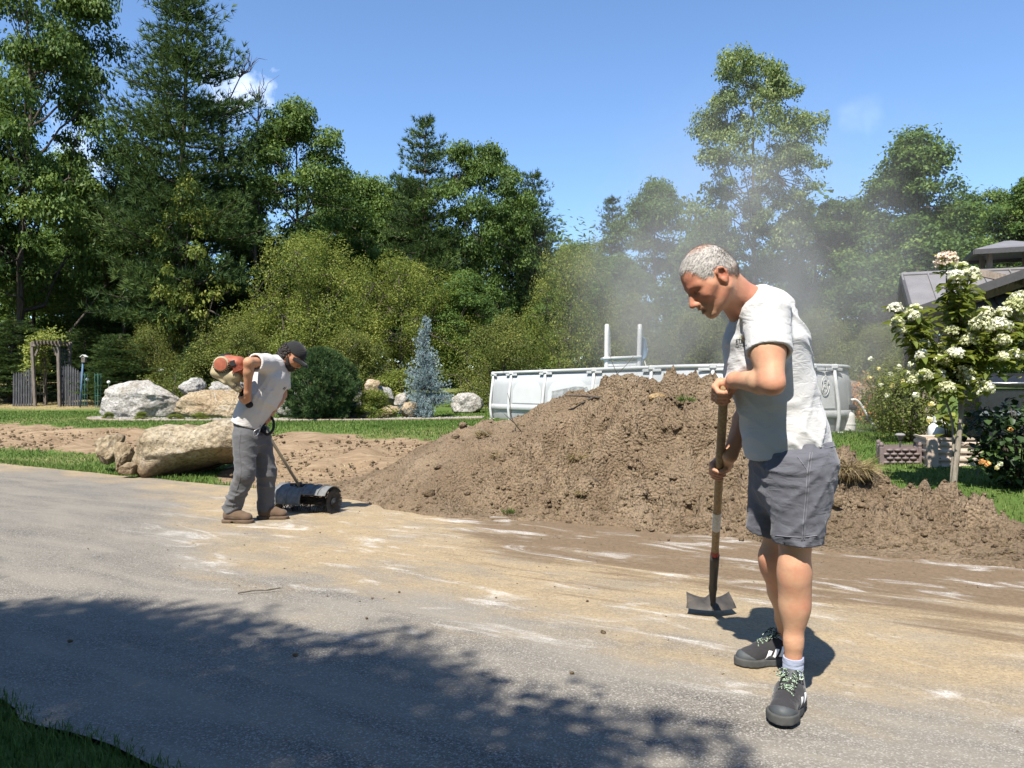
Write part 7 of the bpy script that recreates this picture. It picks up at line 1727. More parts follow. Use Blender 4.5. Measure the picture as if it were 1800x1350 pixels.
    V, F = T.mesh((0.58, 2.55, 0.82), (1.42, 3.32, 1.62), 0.0055, 2); mesh_obj('tee_shirt', V, F, TEE, root, True); TS = T
    # collar rib and hem stitch lines
    mb = MB(); a_, b_ = nrm(np.cross(nk, (0, 1, 0))), None; b_ = np.cross(nk, a_); ring = []
    for t in np.linspace(0, 2 * math.pi, 40): ring.append(neck + nk * 0.012 + fwd * 0.004 + (a_ * math.cos(t) + b_ * math.sin(t)) * 0.0755)
    # ---------------- chest print
    logo(root, TS, lat, fwd)
    # ---------------- shorts
    B = SDF(); B.cap(P(1391, 776, 2.95), P(1393, 850, 2.95), 0.142, 0.140, 0.0, u=lat, sc=1.18)
    legs = [(P(1402, 825, 2.84), P(1402, 966, 2.85), 0.118, 0.090), (P(1366, 825, 3.06), P(1347, 946, 3.12), 0.112, 0.084)]
    for a, b, ra, rb in legs: B.cap(a, b, ra, rb, 0.05 if a is legs[0][0] else 0.035)
    B.ell(P(1422, 815, 2.93), (0.092, 0.15, 0.11), None, 0.04)
    B.disp.append(folds(0.018, [((0.2, 0.0, 1.0), 42, 0.5), ((0.7, 0.1, 0.8), 34, 1.3), ((-0.7, 0.1, 0.8), 30, 2.1)], 23, 1.3)); B.disp.append(folds(0.008, [((0.1, 0, 1.0), 80, 0.0), ((1, 0.3, 0.3), 60, 1.0)], 29, 1.3))
    B.cut(P(1391, 772, 2.95), (0.0, 0, 1))
    for (a, b, ra, rb), yh in zip(legs, (953, 934)):
        c = P(900, yh, b[1]); ax = nrm(b - a); cc = a + ax * ((a[2] - c[2]) / -ax[2] if abs(ax[2]) > 1e-3 else 0.2)
        B.cuts.append(lambda p, cc=cc, ax=ax, rb=rb: np.where(np.linalg.norm((p - cc.astype(np.float32)) - ((p - cc.astype(np.float32)) @ ax.astype(np.float32))[..., None] * ax.astype(np.float32), axis=-1) < rb * 1.6, (p - cc.astype(np.float32)) @ ax.astype(np.float32), -1.0))
        B.cuts.append(lambda p, cc=cc, ax=ax, rb=rb: -SDFcap(p, cc - ax * 0.03, cc + ax * 0.15, rb - 0.009, rb - 0.006))
    B.cut(P(1391, 962, 2.9), (0, 0, -1))
    V, F = B.mesh((0.78, 2.62, 0.50), (1.42, 3.40, 1.06), 0.0056, 2); sh_o = mesh_obj('shorts', V, F, SHORTS, root, True)
    # seams projected on the cloth: side seam, hem band, slanted pocket, back pocket
    def seam(name, pts2, D0=2.5, r=0.0022, dash=False):
        c = catmull([P(x, y, D0) for x, y in pts2], 60); d = nrm(np.array([0.36, 1, 0.0])); Q = []
        Q = project(B, c, c - np.array([0, 0, CAMH]), 45, 0.0008)
        mb = MB(); mb.tube(np.array(Q), r, 5); return mb.build(name, STITCH, sh_o, True)
    seam('side_seam', [(1424, 795), (1419, 830), (1416, 870), (1412, 910), (1409, 950)]); seam('side_seam', [(1428, 795), (1423, 830), (1420, 870), (1416, 910), (1413, 950)], r=0.0014)
    seam('hem_stitch', [(1362, 941), (1385, 943), (1410, 944), (1436, 941)], r=0.0016); seam('pocket_seam', [(1402, 803), (1411, 815), (1419, 827)], r=0.0018); seam('pocket_seam', [(1447, 780), (1450, 787), (1469, 784)], r=0.0018)
    # ---------------- socks, shoes
    for (kn, an, nm) in ((KnL, AnL, 0), (KnR, AnR, 1)):
        mb = MB(); t_ = nrm(kn - an); pts = [an + t_ * q for q in (0.055, 0.05, 0.03, 0.0, -0.03)] + [an + (0, 0, -0.07)]; mb.tube(pts, [0.036, 0.0375, 0.0375, 0.038, 0.039, 0.040], 20); sk = mb.build('sock', SOCK, root, True)
        mb = MB(); mb.tube([an + t_ * 0.056, an + t_ * 0.036], 0.0385, 20, False); mb.build('cuff', SOCK, sk, True)
        V = project_tri(an + t_ * 0.006, nrm((0.75, -0.66, 0)), 0.0395, 0.010); mesh_obj('sock_emblem', V, [(0, 1, 2)], PLAST_B, sk)
    td = nrm((-0.50, -0.86, 0)); shoe(root, np.array([AnL[0], AnL[1], 0.014]) - td * 0.065, td, R(3.0), 0.312, 1, -1, 1.1)
    td = nrm((-0.985, -0.17, 0)); shoe(root, np.array([AnR[0], AnR[1], 0.014]) - td * 0.062, td, R(1.0), 0.305, 2, 1)
def project_tri(c, d, r, s):
    l = nrm(np.cross((0, 0, 1), d)); b = c + d * r; return np.array([b - l * s + (0, 0, -s * 0.7), b + l * s + (0, 0, -s * 0.7), b + (0, 0, s * 0.8)])
def SDFcap(p, a, b, ra, rb):
    a = np.asarray(a, np.float32); b = np.asarray(b, np.float32); ab = b - a; q = p - a; t = np.clip((q @ ab) / float(ab @ ab), 0, 1); return np.sqrt(((q - t[..., None] * ab) ** 2).sum(-1)) - (ra + (rb - ra) * t)
INK = simple_mat('dark_green_ink', (0.035, 0.05, 0.045), 0.8, 0.1); INKY = simple_mat('lime_ink', (0.45, 0.50, 0.16), 0.8, 0.1); INKO = simple_mat('ochre_ink', (0.40, 0.24, 0.08), 0.8, 0.1)
def text_mesh(s, size, bold=0.0):
    cu = bpy.data.curves.new('lettering', 'FONT'); cu.body = s; cu.size = size; cu.offset = bold; cu.resolution_u = 2
    ob = bpy.data.objects.new('lettering', cu); COL.objects.link(ob); dg = bpy.context.evaluated_depsgraph_get(); me = ob.evaluated_get(dg).to_mesh()
    V = np.array([v.co[:] for v in me.vertices]); F = [tuple(p.vertices) for p in me.polygons]; ob.evaluated_get(dg).to_mesh_clear(); bpy.data.objects.remove(ob); bpy.data.curves.remove(cu); return V, F
def logo(root, TS, lat, fwd):
    """dark print on the chest, read through the photograph's columns"""
    def put(V2, F, mat, name):     # V2 in photo pixels
        Q = np.array([P(x, y, 2.55) for x, y in V2]); out = project(TS, Q, Q - np.array([0, 0, CAMH]), 45, 0.0016)
        mesh_obj(name, out, F, mat, root, True)
    def txt(s, x, y, size, mat, name, slant=-0.10):
        V, F = text_mesh(s, size, size * 0.02); put([(x + v[0], y - v[1] + slant * v[0]) for v in V], F, mat, name)
    txt('ETE', 1293.0, 602.5, 8.2, INK, 'shirt_print', -0.12); txt('NATION', 1293.0, 612.2, 5.2, INK, 'shirt_print', -0.18)
    put([(1294, 604.6), (1308, 602.2), (1308, 603.2), (1294, 605.4)], [(0, 1, 2, 3)], INK, 'shirt_print')
    put([(1299.5, 595.5), (1301, 589.5), (1307, 600), (1305.5, 600.5), (1301, 592.5)], [(0, 1, 4), (1, 2, 3, 4)], INKY, 'shirt_print'); put([(1302.5, 589), (1304, 591), (1309, 599), (1308, 600)], [(0, 1, 2, 3)], INKO, 'shirt_print')
man_with_shovel()
# ================================================================== worker with the power broom
SKIN2 = mk_skin('tanned_skin', (0.41, 0.225, 0.13), (0.38, 0.14, 0.085))
TEE2 = mk_cloth('off_white_cotton', (0.45, 0.425, 0.405), (0.52, 0.495, 0.47), 900, (0.48, 0.43, 0.38))
TROUS = mk_cloth('grey_work_trousers', (0.072, 0.071, 0.074), (0.108, 0.107, 0.110), 700, (0.19, 0.17, 0.145))
BOOT = mk_cloth('brown_suede', (0.085, 0.055, 0.035), (0.13, 0.088, 0.058), 500, (0.17, 0.128, 0.086)); BOOTS = simple_mat('brown_boot_sole', (0.105, 0.073, 0.05), 0.8, 0.15, var=0.2)
CAPM = mk_cloth('black_cap_cloth', (0.012, 0.012, 0.013), (0.022, 0.022, 0.023), 900); HAIRB = simple_mat('dark_curly_hair', (0.014, 0.010, 0.008), 0.6, 0.3, var=0.4, scale=60)
ORANGE = simple_mat('orange_engine_plastic', (0.27, 0.078, 0.042), 0.6, 0.35, var=0.25, scale=25); ORANGE2 = simple_mat('faded_red_plastic', (0.24, 0.06, 0.035), 0.55, 0.3, var=0.25, scale=25)
CREAM = simple_mat('cream_engine_plastic', (0.33, 0.275, 0.165), 0.6, 0.35, var=0.2, scale=14); ALU = simple_mat('dull_aluminium', (0.42, 0.39, 0.33), 0.4, 0.4, 0.6, var=0.15)
HOOD = simple_mat('dusty_grey_hood', (0.125, 0.127, 0.125), 0.7, 0.3, var=0.3, scale=22, bump=0.2); RUB = simple_mat('black_rubber', (0.018, 0.018, 0.019), 0.7, 0.2, var=0.2); BRIS = simple_mat('stiff_bristle', (0.035, 0.034, 0.032), 0.6, 0.25, var=0.3)
BRISP = simple_mat('pale_bristle', (0.30, 0.26, 0.19), 0.7, 0.2, var=0.2)
def auto_grip(S, c, a, wrist, r, flip=1, sc=1.0, idx=1.0, thumb=True):
    a = nrm(a); e1 = nrm(np.array([0, -1.0, 0]) - a * np.dot(a, (0, -1.0, 0))); e2 = np.cross(a, e1); w = np.asarray(wrist) - np.asarray(c); th = math.degrees(math.atan2(w @ e2, w @ e1))
    hl = th + 15 * flip; hand_grip(S, c, a, e1, r, wrist, hl, hl + 105 * flip, hl + 285 * flip, idx, 0.0098, thumb, sc=sc)
SHAFT0, SHAFT1 = P(421, 683, 6.60), P(529, 858, 7.46); SAX = nrm(SHAFT1 - SHAFT0)
def sft(y):
    for t in np.linspace(-0.2, 1.1, 1301):
        q = SHAFT0 + (SHAFT1 - SHAFT0) * t
        if HZ + (CAMH - q[2]) / q[1] * FPX >= y: return q
    return q
LOOP = [P(463, 757, 6.86), P(470, 764, 6.84), P(479, 757, 6.86), P(481.5, 745, 6.9), P(478, 735, 6.92), P(472, 734, 6.92), P(466, 741, 6.9), P(463, 750, 6.87)]
def broom():
    g = P(540, 900, 7.35); o = thing('power_broom', 'motor broom with orange engine, long shaft and grey hooded bristle drum', 'power broom', (g[0], g[1], 0.012))
    mb = MB(); mb.tube([SHAFT0, SHAFT1], 0.0145, 12); mb.build('shaft', ALU, o, True)
    mb = MB(); mb.tube(catmull([sft(686), sft(697), sft(705)], 6), [0.020, 0.024, 0.024, 0.023, 0.024, 0.026], 12); gr = mb.build('throttle_grip', RUB, o, True)
    mb = MB(); c = sft(711); V, F = I2; mb.add(V * np.array([0.034, 0.034, 0.03]) + c, [tuple(f) for f in F]); mb.build('grip_stop', RUB, o, True)
    mb = MB(); mb.tube([sft(727), sft(748)], 0.022, 12); mb.build('foam_sleeve', RUB, o, True)
    mb = MB(); c = sft(724); mb.box(c, (0.05, 0.03, 0.018), bevel=0.004); mb.tube([c + (0.01, -0.01, 0.0), c + (0.035, -0.01, 0.03)], 0.006, 6); mb.build('hanger_clip', RUB, o)
    mb = MB(); mb.tube(catmull(LOOP + [LOOP[0]], 34), 0.0125, 8); mb.bar(LOOP[0], sft(752), 0.05, 0.05, bevel=0.01); mb.build('loop_handle', RUB, o, True)
    mb = MB(); mb.tube(catmull([sft(745), P(456, 752, 6.78), P(447, 758, 6.74), P(446, 766, 6.74), P(452, 765, 6.76), P(458, 754, 6.8)], 20), 0.004, 5); mb.build('throttle_cable', METAL_G, o, True)
    # ---- engine: built around its own centre, axis along the shaft
    E = P(405, 655, 6.58); ax = SAX; side = nrm(np.cross(ax, (0, -1, 0))); near = np.cross(side, ax); side = side if side[2] > 0 else -side      # side = up-right in view
    near = np.array([0, -1.0, 0]); near = nrm(near - ax * (near @ ax))
    side = np.cross(near, ax); side = side if side[2] > 0 else -side
    def q(a_, s_, n_): return E + ax * a_ + side * s_ + near * n_
    M = np.stack([ax, side, near], 1)
    def e(px_, py_, n_=0.0): p_ = P(px_, py_, 6.58); return p_ + np.array([0, -n_, 0])
    S = SDF(); S.cap(e(384, 638), e(381, 655), 0.040, 0.050, 0.0, u=(0, 1, 0), sc=1.5); S.cap(e(388, 656), e(414, 661), 0.058, 0.062, 0.02, u=(0, 1, 0), sc=1.3); S.cap(e(404, 666), e(419, 684), 0.056, 0.030, 0.02, u=(0, 1, 0), sc=1.2); S.cap(e(383, 663), e(398, 673), 0.016, 0.020, 0.01, u=(0, 1, 0), sc=3)
    V, F = S.mesh(E - 0.28, E + 0.28, 0.007, 1); mesh_obj('engine_housing', V, F, CREAM, o, True)
    S = SDF(); S.cap(e(402, 634, 0.01), e(421, 638, 0.01), 0.050, 0.056, 0.0, u=(0, 1, 0), sc=1.6); S.cap(e(418, 640, 0.01), e(430, 652, 0.01), 0.056, 0.040, 0.02, u=(0, 1, 0), sc=1.5); V, F = S.mesh(E - 0.28, E + 0.28, 0.007, 1); sh = mesh_obj('engine_shroud', V, F, ORANGE, o, True)
    for k in range(8):      # cooling fins on the shroud
        mb = MB(); mb.bar(e(415 + k * 2.2, 657 - k * 0.9, 0.088), e(422 + k * 1.7, 636 + k * 1.6, 0.085), 0.005, 0.014, up=(0, 1, 0)); mb.build('cooling_fin', ORANGE2, sh)
    mb = MB(); mb.bar(e(412, 641, 0.095), e(421, 638, 0.095), 0.05, 0.02, up=(0, 1, 0), bevel=0.004); mb.build('muffler_vent', RUB, sh)
    c = e(395.5, 641, 0.085); ng = np.array([0, -1.0, 0]); mb = MB(); mb.lathe(c, [(0.070, -0.04), (0.068, 0.006), (0.058, 0.016)], 28, axis=ng, xdir=(1, 0, 0)); st = mb.build('starter_cover', CREAM, o); auto_smooth(st)
    mb = MB(); mb.lathe(c + ng * 0.017, [(0.056, -0.002), (0.054, 0.006), (0.02, 0.010)], 28, axis=ng, xdir=(1, 0, 0)); auto_smooth(mb.build('starter_disc', ORANGE, st))
    for k in range(14):
        t = math.pi * (0.95 + 1.1 * k / 13); r_ = np.array([math.cos(t), 0, math.sin(t)]); mb = MB(); mb.bar(c + r_ * 0.058 + ng * 0.012, c + r_ * 0.071 - ng * 0.002, 0.007, 0.010, up=np.cross(r_, ng)); mb.build('starter_slot', RUB, st)
    S = SDF(); S.cap(e(389, 629), e(400, 627), 0.028, 0.030, 0, u=(0, 1, 0), sc=1.4); V, F = S.mesh(E - 0.28, E + 0.28, 0.008, 1); mesh_obj('air_filter', V, F, RUB, o, True)
    mb = MB(); mb.bar(e(377, 660, 0.02), e(402, 672, 0.03), 0.05, 0.025, up=(0, 1, 0), bevel=0.006); mb.build('engine_foot', RUB, o)
    for k in range(5):
        mb = MB(); mb.bar(e(411 + k * 2.0, 678 - k * 1.2, 0.05), e(415 + k * 2.0, 683 - k * 1.4, 0.045), 0.004, 0.006, up=(0, 1, 0)); mb.build('clutch_slot', RUB, o)
    # ---- bristle drum
    A, B = P(494, 884, 7.62), P(586, 881, 7.36); A[2] = 0.118; B[2] = 0.118; dx = nrm(B - A); L = np.linalg.norm(B - A); up = np.array([0, 0, 1.0]); fr = np.cross(up, dx); fr = fr if fr[1] < 0 else -fr
    mb = MB(); mb.tube([A, B], 0.036, 16); mb.build('drum_core', RUB, o, True); mb = MB(); mb.tube([B, B + dx * 0.012], 0.044, 16); mb.tube([B, B + dx * 0.022], 0.02, 12); mb.build('end_hub', RUB, o, True)
    rng = np.random.default_rng(4); rows = {0: MB(), 1: MB()}
    for k in range(1700):
        s = rng.uniform(0, 1); endp = rng.uniform() < 0.5
        if endp: s = rng.choice([0.0, 1.0]) + 0.0
        t = rng.uniform(0, 6.283); d = up * math.cos(t) + fr * math.sin(t); p = A + dx * L * s; ln = 0.118 * rng.uniform(0.9, 1.08)
        lean = (dx * (0.10 if s > 0.5 else -0.25) if endp else dx * rng.normal() * 0.08); e = p + (d + lean) * ln; e[2] = max(e[2], 0.012)
        pale = 1 if (s < 0.03 and rng.uniform() < 0.7) else 0; w = 0.0022; sd = nrm(np.cross(d, dx)); rows[pale].add([p + d * 0.03 - sd * w, p + d * 0.03 + sd * w, e + sd * w, e - sd * w, p + d * 0.03 + dx * w], [(0, 1, 2, 3), (4, 2, 3)])
    b0 = rows[0].build('bristles', BRIS, o); b0['kind'] = 'stuff'; b1 = rows[1].build('dusty_bristles', BRISP, o); b1['kind'] = 'stuff'
    # ---- hood: curved shell, deeper in the middle
    def shell(name, s0, s1, a0, a1, rad, zed=0.0):
        V = []; na, ns = 18, 6; C0 = A + dx * L * s0 + up * 0.008; C1 = A + dx * L * s1 + up * 0.008
        for rr in (rad, rad - 0.006):
            for i in range(na + 1):
                t = R(a0 + (a1 - a0) * i / na)
                for j in range(ns + 1): V.append(C0 + (C1 - C0) * j / ns + (up * math.cos(t) + fr * math.sin(t)) * rr)
        n = (na + 1) * (ns + 1); F = [(i * (ns + 1) + j, i * (ns + 1) + j + 1, (i + 1) * (ns + 1) + j + 1, (i + 1) * (ns + 1) + j) for i in range(na) for j in range(ns)]; F += [tuple(n + k for k in f_[::-1]) for f_ in F]
        rim = [j for j in range(ns)] + [i * (ns + 1) + ns for i in range(na)] + [na * (ns + 1) + j for j in range(ns, 0, -1)] + [i * (ns + 1) for i in range(na, 0, -1)]
        F += [(rim[k], n + rim[k], n + rim[(k + 1) % len(rim)], rim[(k + 1) % len(rim)]) for k in range(len(rim))]; return auto_smooth(mesh_obj(name, np.array(V), F, HOOD, o), 50)
    shell('hood', 0.02, 0.56, -60, 104, 0.150); shell('hood_flap', 0.555, 1.0, -60, 62, 0.146)
    for s in (0.12, 0.3, 0.545, 0.72, 0.86):
        mb = MB(); c = A + dx * L * s + up * 0.008; hi = 100 if s < 0.56 else 58; mb.tube([c + (up * math.cos(R(t)) + fr * math.sin(R(t))) * 0.151 for t in np.linspace(-55, hi, 16)], 0.004 if s != 0.545 else 0.008, 6); mb.build('hood_rib', HOOD, o, True)
    c = A + dx * L * 0.40 + up * 0.155; mb = MB(); mb.box(c + fr * 0.03 - up * 0.004, (0.16, 0.09, 0.02), np.stack([dx, fr, up], 1), 0.006); mb.tube([c + fr * 0.02, SHAFT1 + (SHAFT0 - SHAFT1) * 0.03], 0.024, 10); mb.build('gearbox_mount', RUB, o)
    for k, (s, t) in enumerate(((0.36, 0.02), (0.44, 0.02), (0.36, 0.07), (0.44, 0.07))):
        mb = MB(); mb.lathe(A + dx * L * s + up * (0.166 - t * 0.25) + fr * t, [(0.008, 0), (0.006, 0.006)], 8); mb.build('bolt', METAL_G, o)
    # raised lettering strip on the hood
    V, F = text_mesh('Terr', 0.028, 0.0006); c = A + dx * L * 0.50
    t0 = R(28); Q = [c + dx * v[0] + up * 0.008 + (up * math.cos(t0 - v[1] / 0.15) + fr * math.sin(t0 - v[1] / 0.15)) * 0.1525 for v in V]; mesh_obj('hood_lettering', np.array(Q), F, RUB, o)
broom()
def boot(parent, heel, td, L=0.30):
    f = nrm((td[0], td[1], 0)); l = np.cross((0, 0, 1), f); u = np.array([0, 0, 1.0]); h = np.asarray(heel, float)
    def q(x, y, z): return h + f * x + l * y + u * z
    o = thing_part('boot', parent); S = SDF(); S.cap(q(0.05, 0, 0.06), q(0.13, 0, 0.065), 0.042, 0.044, 0.0); S.cap(q(0.13, 0, 0.062), q(0.235, 0, 0.05), 0.044, 0.040, 0.03, u=l, sc=1.15); S.cap(q(0.065, 0, 0.08), q(0.07, 0, 0.125), 0.044, 0.044, 0.03); S.cap(q(0.10, 0, 0.09), q(0.17, 0, 0.07), 0.034, 0.034, 0.03)
    S.disp.append(folds(0.006, [((0.8, 0, 0.6), 90, 0.2), ((0.3, 0, 1), 70, 1)], 5, 1)); S.cut(q(0, 0, 0.024), -u); lo, hi = np.minimum(q(-0.05, -0.1, 0), q(0.33, 0.1, 0.24)), np.maximum(q(-0.05, -0.1, 0), q(0.33, 0.1, 0.24)); lo = lo - 0.06; hi = hi + 0.06
    V, F = S.mesh(lo, hi, 0.007, 2); mesh_obj('upper', V, F, BOOT, o, True)
    S = SDF(); S.cap(q(0.045, 0, 0.014), q(0.24, 0, 0.014), 0.047, 0.050, 0, u=u, sc=3); S.cut(q(0, 0, 0), -u); S.cut(q(0, 0, 0.030), u); S.cap(q(0.11, -0.1, 0.0), q(0.11, 0.1, 0.0), 0.014, 0.014, 0.004, sub=True); V, F = S.mesh(lo, hi, 0.006, 1); mesh_obj('sole', V, F, BOOTS, o, True)
    mb = MB()
    for k in range(4): mb.tube(catmull([q(0.12 + 0.02 * k - 0.02, -0.03, 0.105 - 0.008 * k), q(0.125 + 0.02 * k - 0.01, 0, 0.118 - 0.009 * k), q(0.12 + 0.02 * k - 0.02, 0.03, 0.105 - 0.008 * k)], 6), 0.003, 5)
    mb.build('laces', BOOTS, o, True)
def worker():
    root = person_root('bearded worker in black cap and grey trousers bending over a power broom', (*P(450, 920, 6.9)[:2], 0.012))
    HCc = P(515, 625, 6.92); yaw = R(-8); pit = R(42); f0 = np.array([math.cos(yaw), math.sin(yaw), 0]); hf = nrm(f0 * math.cos(pit) + np.array([0, 0, -math.sin(pit)])); hl = nrm(np.cross((0, 0, 1), f0)); hu = np.cross(hf, hl)
    neck = P(492, 641, 6.92); ShR, ElR, WrR = P(468, 638, 6.75), P(437, 637, 6.50), P(435, 690, 6.60); ShL, ElL, WrL = P(494, 646, 7.10), P(496, 694, 7.12), P(476, 727, 6.94)
    HipR, HipL = P(430, 768, 6.83), P(455, 768, 6.99); KnR, KnL = P(431, 832, 6.80), P(469, 830, 7.03); AnR, AnL = P(409, 893, 6.88), P(467, 890, 7.06)
    lat = nrm((-0.08, -1.0, 0))
    S = SDF(); hq = head_sdf(S, HCc, hf, hl, hu, 1.0); S.cap(hq(-0.035, 0, -0.04), neck, 0.055, 0.064, 0.03)
    chest, pel = P(478, 665, 6.92), P(438, 748, 6.92); S.cap(neck, chest, 0.07, 0.10, 0.04, u=lat, sc=1.3); S.cap(chest, pel, 0.10, 0.10, 0.04, u=lat, sc=1.25)
    for sh, el, wr in ((ShR, ElR, WrR), (ShL, ElL, WrL)):
        S.cap(sh, el, 0.054, 0.042, 0.03); fm = el + (wr - el) * 0.3; S.cap(el, fm, 0.041, 0.043, 0.02); S.cap(fm, wr, 0.043, 0.028, 0.02)
    auto_grip(S, sft(698), SAX, WrR, 0.024, 1, 1.05); lc = LOOP[5]; auto_grip(S, (LOOP[5] + LOOP[6]) / 2, nrm(LOOP[5] - LOOP[6]), WrL, 0.0125, -1, 1.0)
    V, F = S.mesh((-2.75, 6.2, 0.55), (-1.55, 7.4, 1.75), 0.0075, 2)
    at = skin_attr(V, [(hq(0.06, 0.04, -0.02), 0.07, 0.5, 'red'), (ShR + (ElR - ShR) * 0.42, 0.065, 0.45, 'dark'), (hq(0.098, 0, -0.0775), 0.012, 0.5, 'dark')]); mesh_obj('body', V, F, SKIN2, root, True, at)
    # beard, hair, cap
    M = np.stack([hf, hl, hu], 1); Bd = SDF(); Bd.ell(hq(0.048, 0, -0.088), (0.054, 0.054, 0.046), M, 0); 
    for s in (-1, 1): Bd.cap(hq(0.0, s * 0.062, -0.02), hq(0.03, s * 0.055, -0.075), 0.016, 0.026, 0.03)
    Bd.path([hq(0.088, -0.026, -0.072), hq(0.102, 0, -0.060), hq(0.088, 0.026, -0.072)], 0.008, 0.01); Bd.cap(hq(0.11, -0.02, -0.077), hq(0.11, 0.02, -0.077), 0.011, 0.011, 0.004, sub=True)
    Bd.disp.append(lambda p: (-0.004 * vnoise(p * 130, 3)).astype(np.float32)); V, F = Bd.mesh(HCc - 0.2, HCc + 0.2, 0.006, 1); mesh_obj('beard', V, F, HAIRB, root, True)
    rg = np.random.default_rng(3); pts = []
    for k in range(420):
        a = rg.uniform(-1.5, 1.5); z = rg.uniform(-0.075, 0.04); x = -0.100 * math.cos(a) * rg.uniform(0.8, 1.18); y = 0.082 * math.sin(a) * 1.05
        if x > -0.015 and z < 0.0: continue
        pts.append(hq(x - 0.006, y, z))
    cl_ = clods_mesh(np.array(pts), rg.uniform(0.008, 0.019, len(pts)), 6); mesh_obj('curly_hair', cl_[0], cl_[1], HAIRB, root, True)
    C = SDF(); C.ell(hq(-0.004, 0, 0.040), (0.108, 0.086, 0.092), M, 0); C.cut(hq(0, 0, 0.030), nrm(-hu + hf * 0.06)); V, F = C.mesh(HCc - 0.2, HCc + 0.2, 0.006, 1); cp = mesh_obj('cap', V, F, CAPM, root, True)
    V = []; n = 15
    for j, (r_, z_) in enumerate(((0.0, 0.034), (0.04, 0.038), (0.075, 0.030))):
        for k in range(n):
            t = -1.15 + 2.3 * k / (n - 1); e = 1 - (abs(t) / 1.15) ** 3 * 0.9; V.append(hq(0.098 * math.cos(t) + r_ * e, 0.084 * math.sin(t), z_ - 0.018 * (t / 1.15) ** 2 - r_ * 0.25))
    n3 = len(V); V = V + [v - hu * 0.005 for v in V]; F = [(j * n + k, j * n + k + 1, (j + 1) * n + k + 1, (j + 1) * n + k) for j in range(2) for k in range(n - 1)]; F += [tuple(n3 + i for i in f_[::-1]) for f_ in F]; F += [(2 * n + k, 2 * n + k + 1, n3 + 2 * n + k + 1, n3 + 2 * n + k) for k in range(n - 1)]
    mesh_obj('brim', np.array(V), F, CAPM, cp, True); mb = MB(); mb.add(I1[0] * 0.008 + hq(-0.004, 0, 0.133), [tuple(f) for f in I1[1]]); mb.build('button', CAPM, cp, True)
    # tee shirt
    T = SDF(); ax = [P(486, 645, 6.92), P(478, 665, 6.92), P(462, 695, 6.91), P(446, 722, 6.91), P(434, 752, 6.91)]; rr = [0.11, 0.148, 0.150, 0.145, 0.145]
    for i in range(4): T.cap(ax[i], ax[i + 1], rr[i], rr[i + 1], 0.04, u=lat, sc=1.22)
    T.cap(neck, ax[0], 0.075, 0.10, 0.04, u=lat, sc=1.3)
    slv = [(ShR, ElR, 0.66), (ShL, ElL, 0.80)]
    def tee_mask(p):
        w = np.ones(p.shape[:-1], np.float32)
        for sh, el, q_ in slv: w = np.minimum(w, np.clip(np.linalg.norm(p - (sh + (el - sh) * q_).astype(np.float32), axis=-1) / 0.13 - 0.6, 0.08, 1))
        return w
    for sh, el, q_ in slv: T.cap(neck + (sh - neck) * 0.5, sh, 0.075, 0.080, 0.05); T.cap(sh, sh + (el - sh) * 0.95, 0.082, 0.080, 0.035)
    hF, hB = P(452, 752, 6.91), P(406, 738, 6.91); hn = nrm(np.cross(hB - hF, lat)); hn = hn if hn[2] < 0 else -hn
    T.disp.append(folds(0.022, [((0.5, 0.1, 1.0), 26, 0.3), ((1.0, 0.2, -0.6), 22, 1.2), ((1.0, 0.1, 0.2), 18, 2.2)], 43, 1.2, tee_mask)); T.disp.append(folds(0.010, [((1, 0, -0.4), 48, 0.3), ((0.4, 0.3, 1), 40, 1.0)], 51, 1.3, tee_mask))
    T.cut(hF, hn)
    for sh, el, q_ in slv:
        c = (sh + (el - sh) * q_).astype(np.float32); a_ = nrm(el - sh).astype(np.float32)
        T.cuts.append(lambda p, c=c, a_=a_: np.where((np.linalg.norm((p - c) - ((p - c) @ a_)[..., None] * a_, axis=-1) < 0.105) & ((p - c) @ a_ < 0.2), (p - c) @ a_, -1.0))
        T.cuts.append(lambda p, c=c, a_=a_: -SDFcap(p, c - a_ * 0.025, c + a_ * 0.1, 0.060, 0.062))
    nk = nrm(HCc - hu * 0.05 - neck); T.cuts.append(lambda p: -SDFcap(p, neck - nk * 0.02, neck + nk * 0.15, 0.068, 0.08))
    V, F = T.mesh((-2.75, 6.35, 0.75), (-1.75, 7.45, 1.62), 0.0085, 2); ts = mesh_obj('tee_shirt', V, F, TEE2, root, True)
    txt_pts = [P(497 + x, 684 + y, 6.5) for x, y in ((0, 0), (3.5, -4), (4, -2), (1, 1), (2, 2), (6, -4), (6.5, -3), (2.6, 2.6))]; Q = project(T, np.array(txt_pts), np.array(txt_pts) - np.array([0, 0, CAMH]), 45, 0.004); mesh_obj('chest_print', Q, [(0, 1, 2, 3), (4, 5, 6, 7)], INK, root)
    # trousers
    B = SDF(); B.cap(P(436, 742, 6.91), P(440, 775, 6.91), 0.128, 0.125, 0, u=lat, sc=1.18)
    for hp, kn, an in ((HipR, KnR, AnR), (HipL, KnL, AnL)): B.cap(hp, kn, 0.112, 0.090, 0.035); B.cap(kn, an, 0.090, 0.080, 0.03); B.cap(an, an + (0, 0, -0.04), 0.082, 0.078, 0.02)
    B.disp.append(folds(0.034, [((0.15, 0.0, 1.0), 34, 0.5), ((0.6, 0.1, 0.8), 28, 1.3), ((-0.6, 0.1, 0.8), 26, 2.1)], 63, 1.4)); B.disp.append(folds(0.026, [((0.0, 0, 1.0), 70, 0.0), ((0.3, 0.2, 1), 55, 1.0)], 69, 1.4, lambda p: np.clip(1.3 - p[..., 2] / 0.45, 0.25, 1)))
    for an in (AnR, AnL): pass
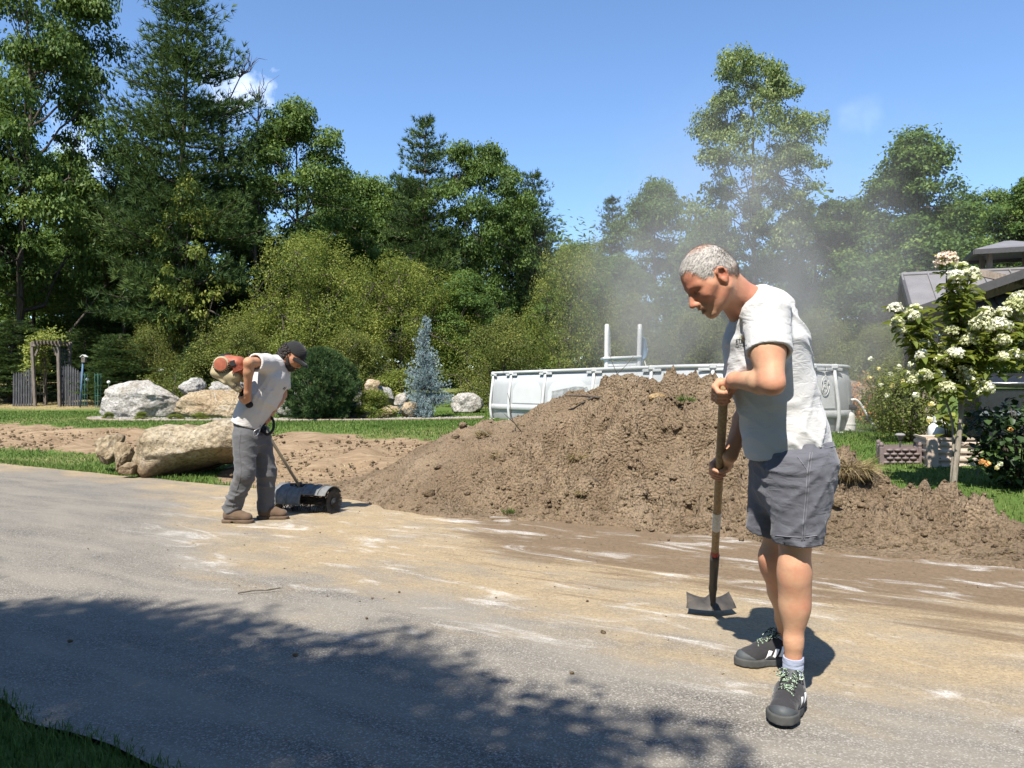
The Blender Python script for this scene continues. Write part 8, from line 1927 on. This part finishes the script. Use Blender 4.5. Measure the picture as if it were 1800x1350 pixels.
    B.cut((0, 0, AnR[2] - 0.06), (0, 0, -1)); B.cut(P(436, 738, 6.91), (0, 0, 1)); V, F = B.mesh((-2.75, 6.5, 0.03), (-1.9, 7.4, 1.0), 0.0085, 2); tr = mesh_obj('trousers', V, F, TROUS, root, True)
    c = catmull([P(x, y, 6.3) for x, y in ((424, 757), (421, 790), (424, 830), (414, 870), (407, 895))], 40); Q = project(B, c, c - np.array([0, 0, CAMH]), 45, 0.0005); mb = MB(); mb.tube(Q, 0.003, 4); mb.build('side_seam', TROUS, tr)
    boot(root, np.array([P(391, 918, 6.86)[0], 6.86, 0.014]), (1.0, -0.08, 0)); boot(root, np.array([P(452, 913, 7.04)[0], 7.04, 0.014]), (1.0, 0.02, 0))
def clods_mesh(pts, sizes, seed):
    rng = np.random.default_rng(seed); Bv, F = I0; n = len(pts); j = 1 + 0.3 * rng.uniform(-1, 1, (n, len(Bv), 1)); V = Bv[None] * j * np.asarray(sizes)[:, None, None] + pts[:, None, :]
    return V.reshape(-1, 3), (F[None] + (np.arange(n) * len(Bv))[:, None, None]).reshape(-1, 3)
worker()
# ================================================================== dust hanging in the air over the heap and pool
def dust():
    c = np.array([4.7, 15.0, 3.4]); r = np.array([4.9, 4.9, 4.4])
    V, F = I3; Q = V * r + c; Q[:, 2] = np.maximum(Q[:, 2], 0.3)
    n = NT('airborne_dust'); p = n.pos()
    l = n.mapping(p, loc=tuple(-c / r), scale=tuple(1 / r))
    ln = n.n('ShaderNodeVectorMath', operation='LENGTH'); n.set(ln.inputs[0], l)
    fall = n.maprange(ln.outputs['Value'], 0.25, 0.97, 1.0, 0.0)
    f = n.noise(n.mapping(p, scale=(0.55, 0.55, 0.4)), 1.0, 4, 0.6, 0.5)
    z = n.sep(p)[2]; low = n.maprange(z, 0.4, 5.5, 1.25, 0.35, False)
    d = n.math('MULTIPLY', n.math('MULTIPLY', fall, n.maprange(f, 0.36, 0.68)), low)
    pv = n.n('ShaderNodeVolumePrincipled'); pv.inputs['Color'].default_value = (0.90, 0.86, 0.75, 1); pv.inputs['Anisotropy'].default_value = 0.25
    n.set(pv.inputs['Density'], n.math('MULTIPLY', d, DUST)); n.finish(pv.outputs[0], 'Volume')
    tag(mesh_obj('dust_cloud', Q, F, n.m, None, True), 'thin pale dust drifting above the heap and pool', 'dust', kind='stuff')
DUST = 0.42
dust()
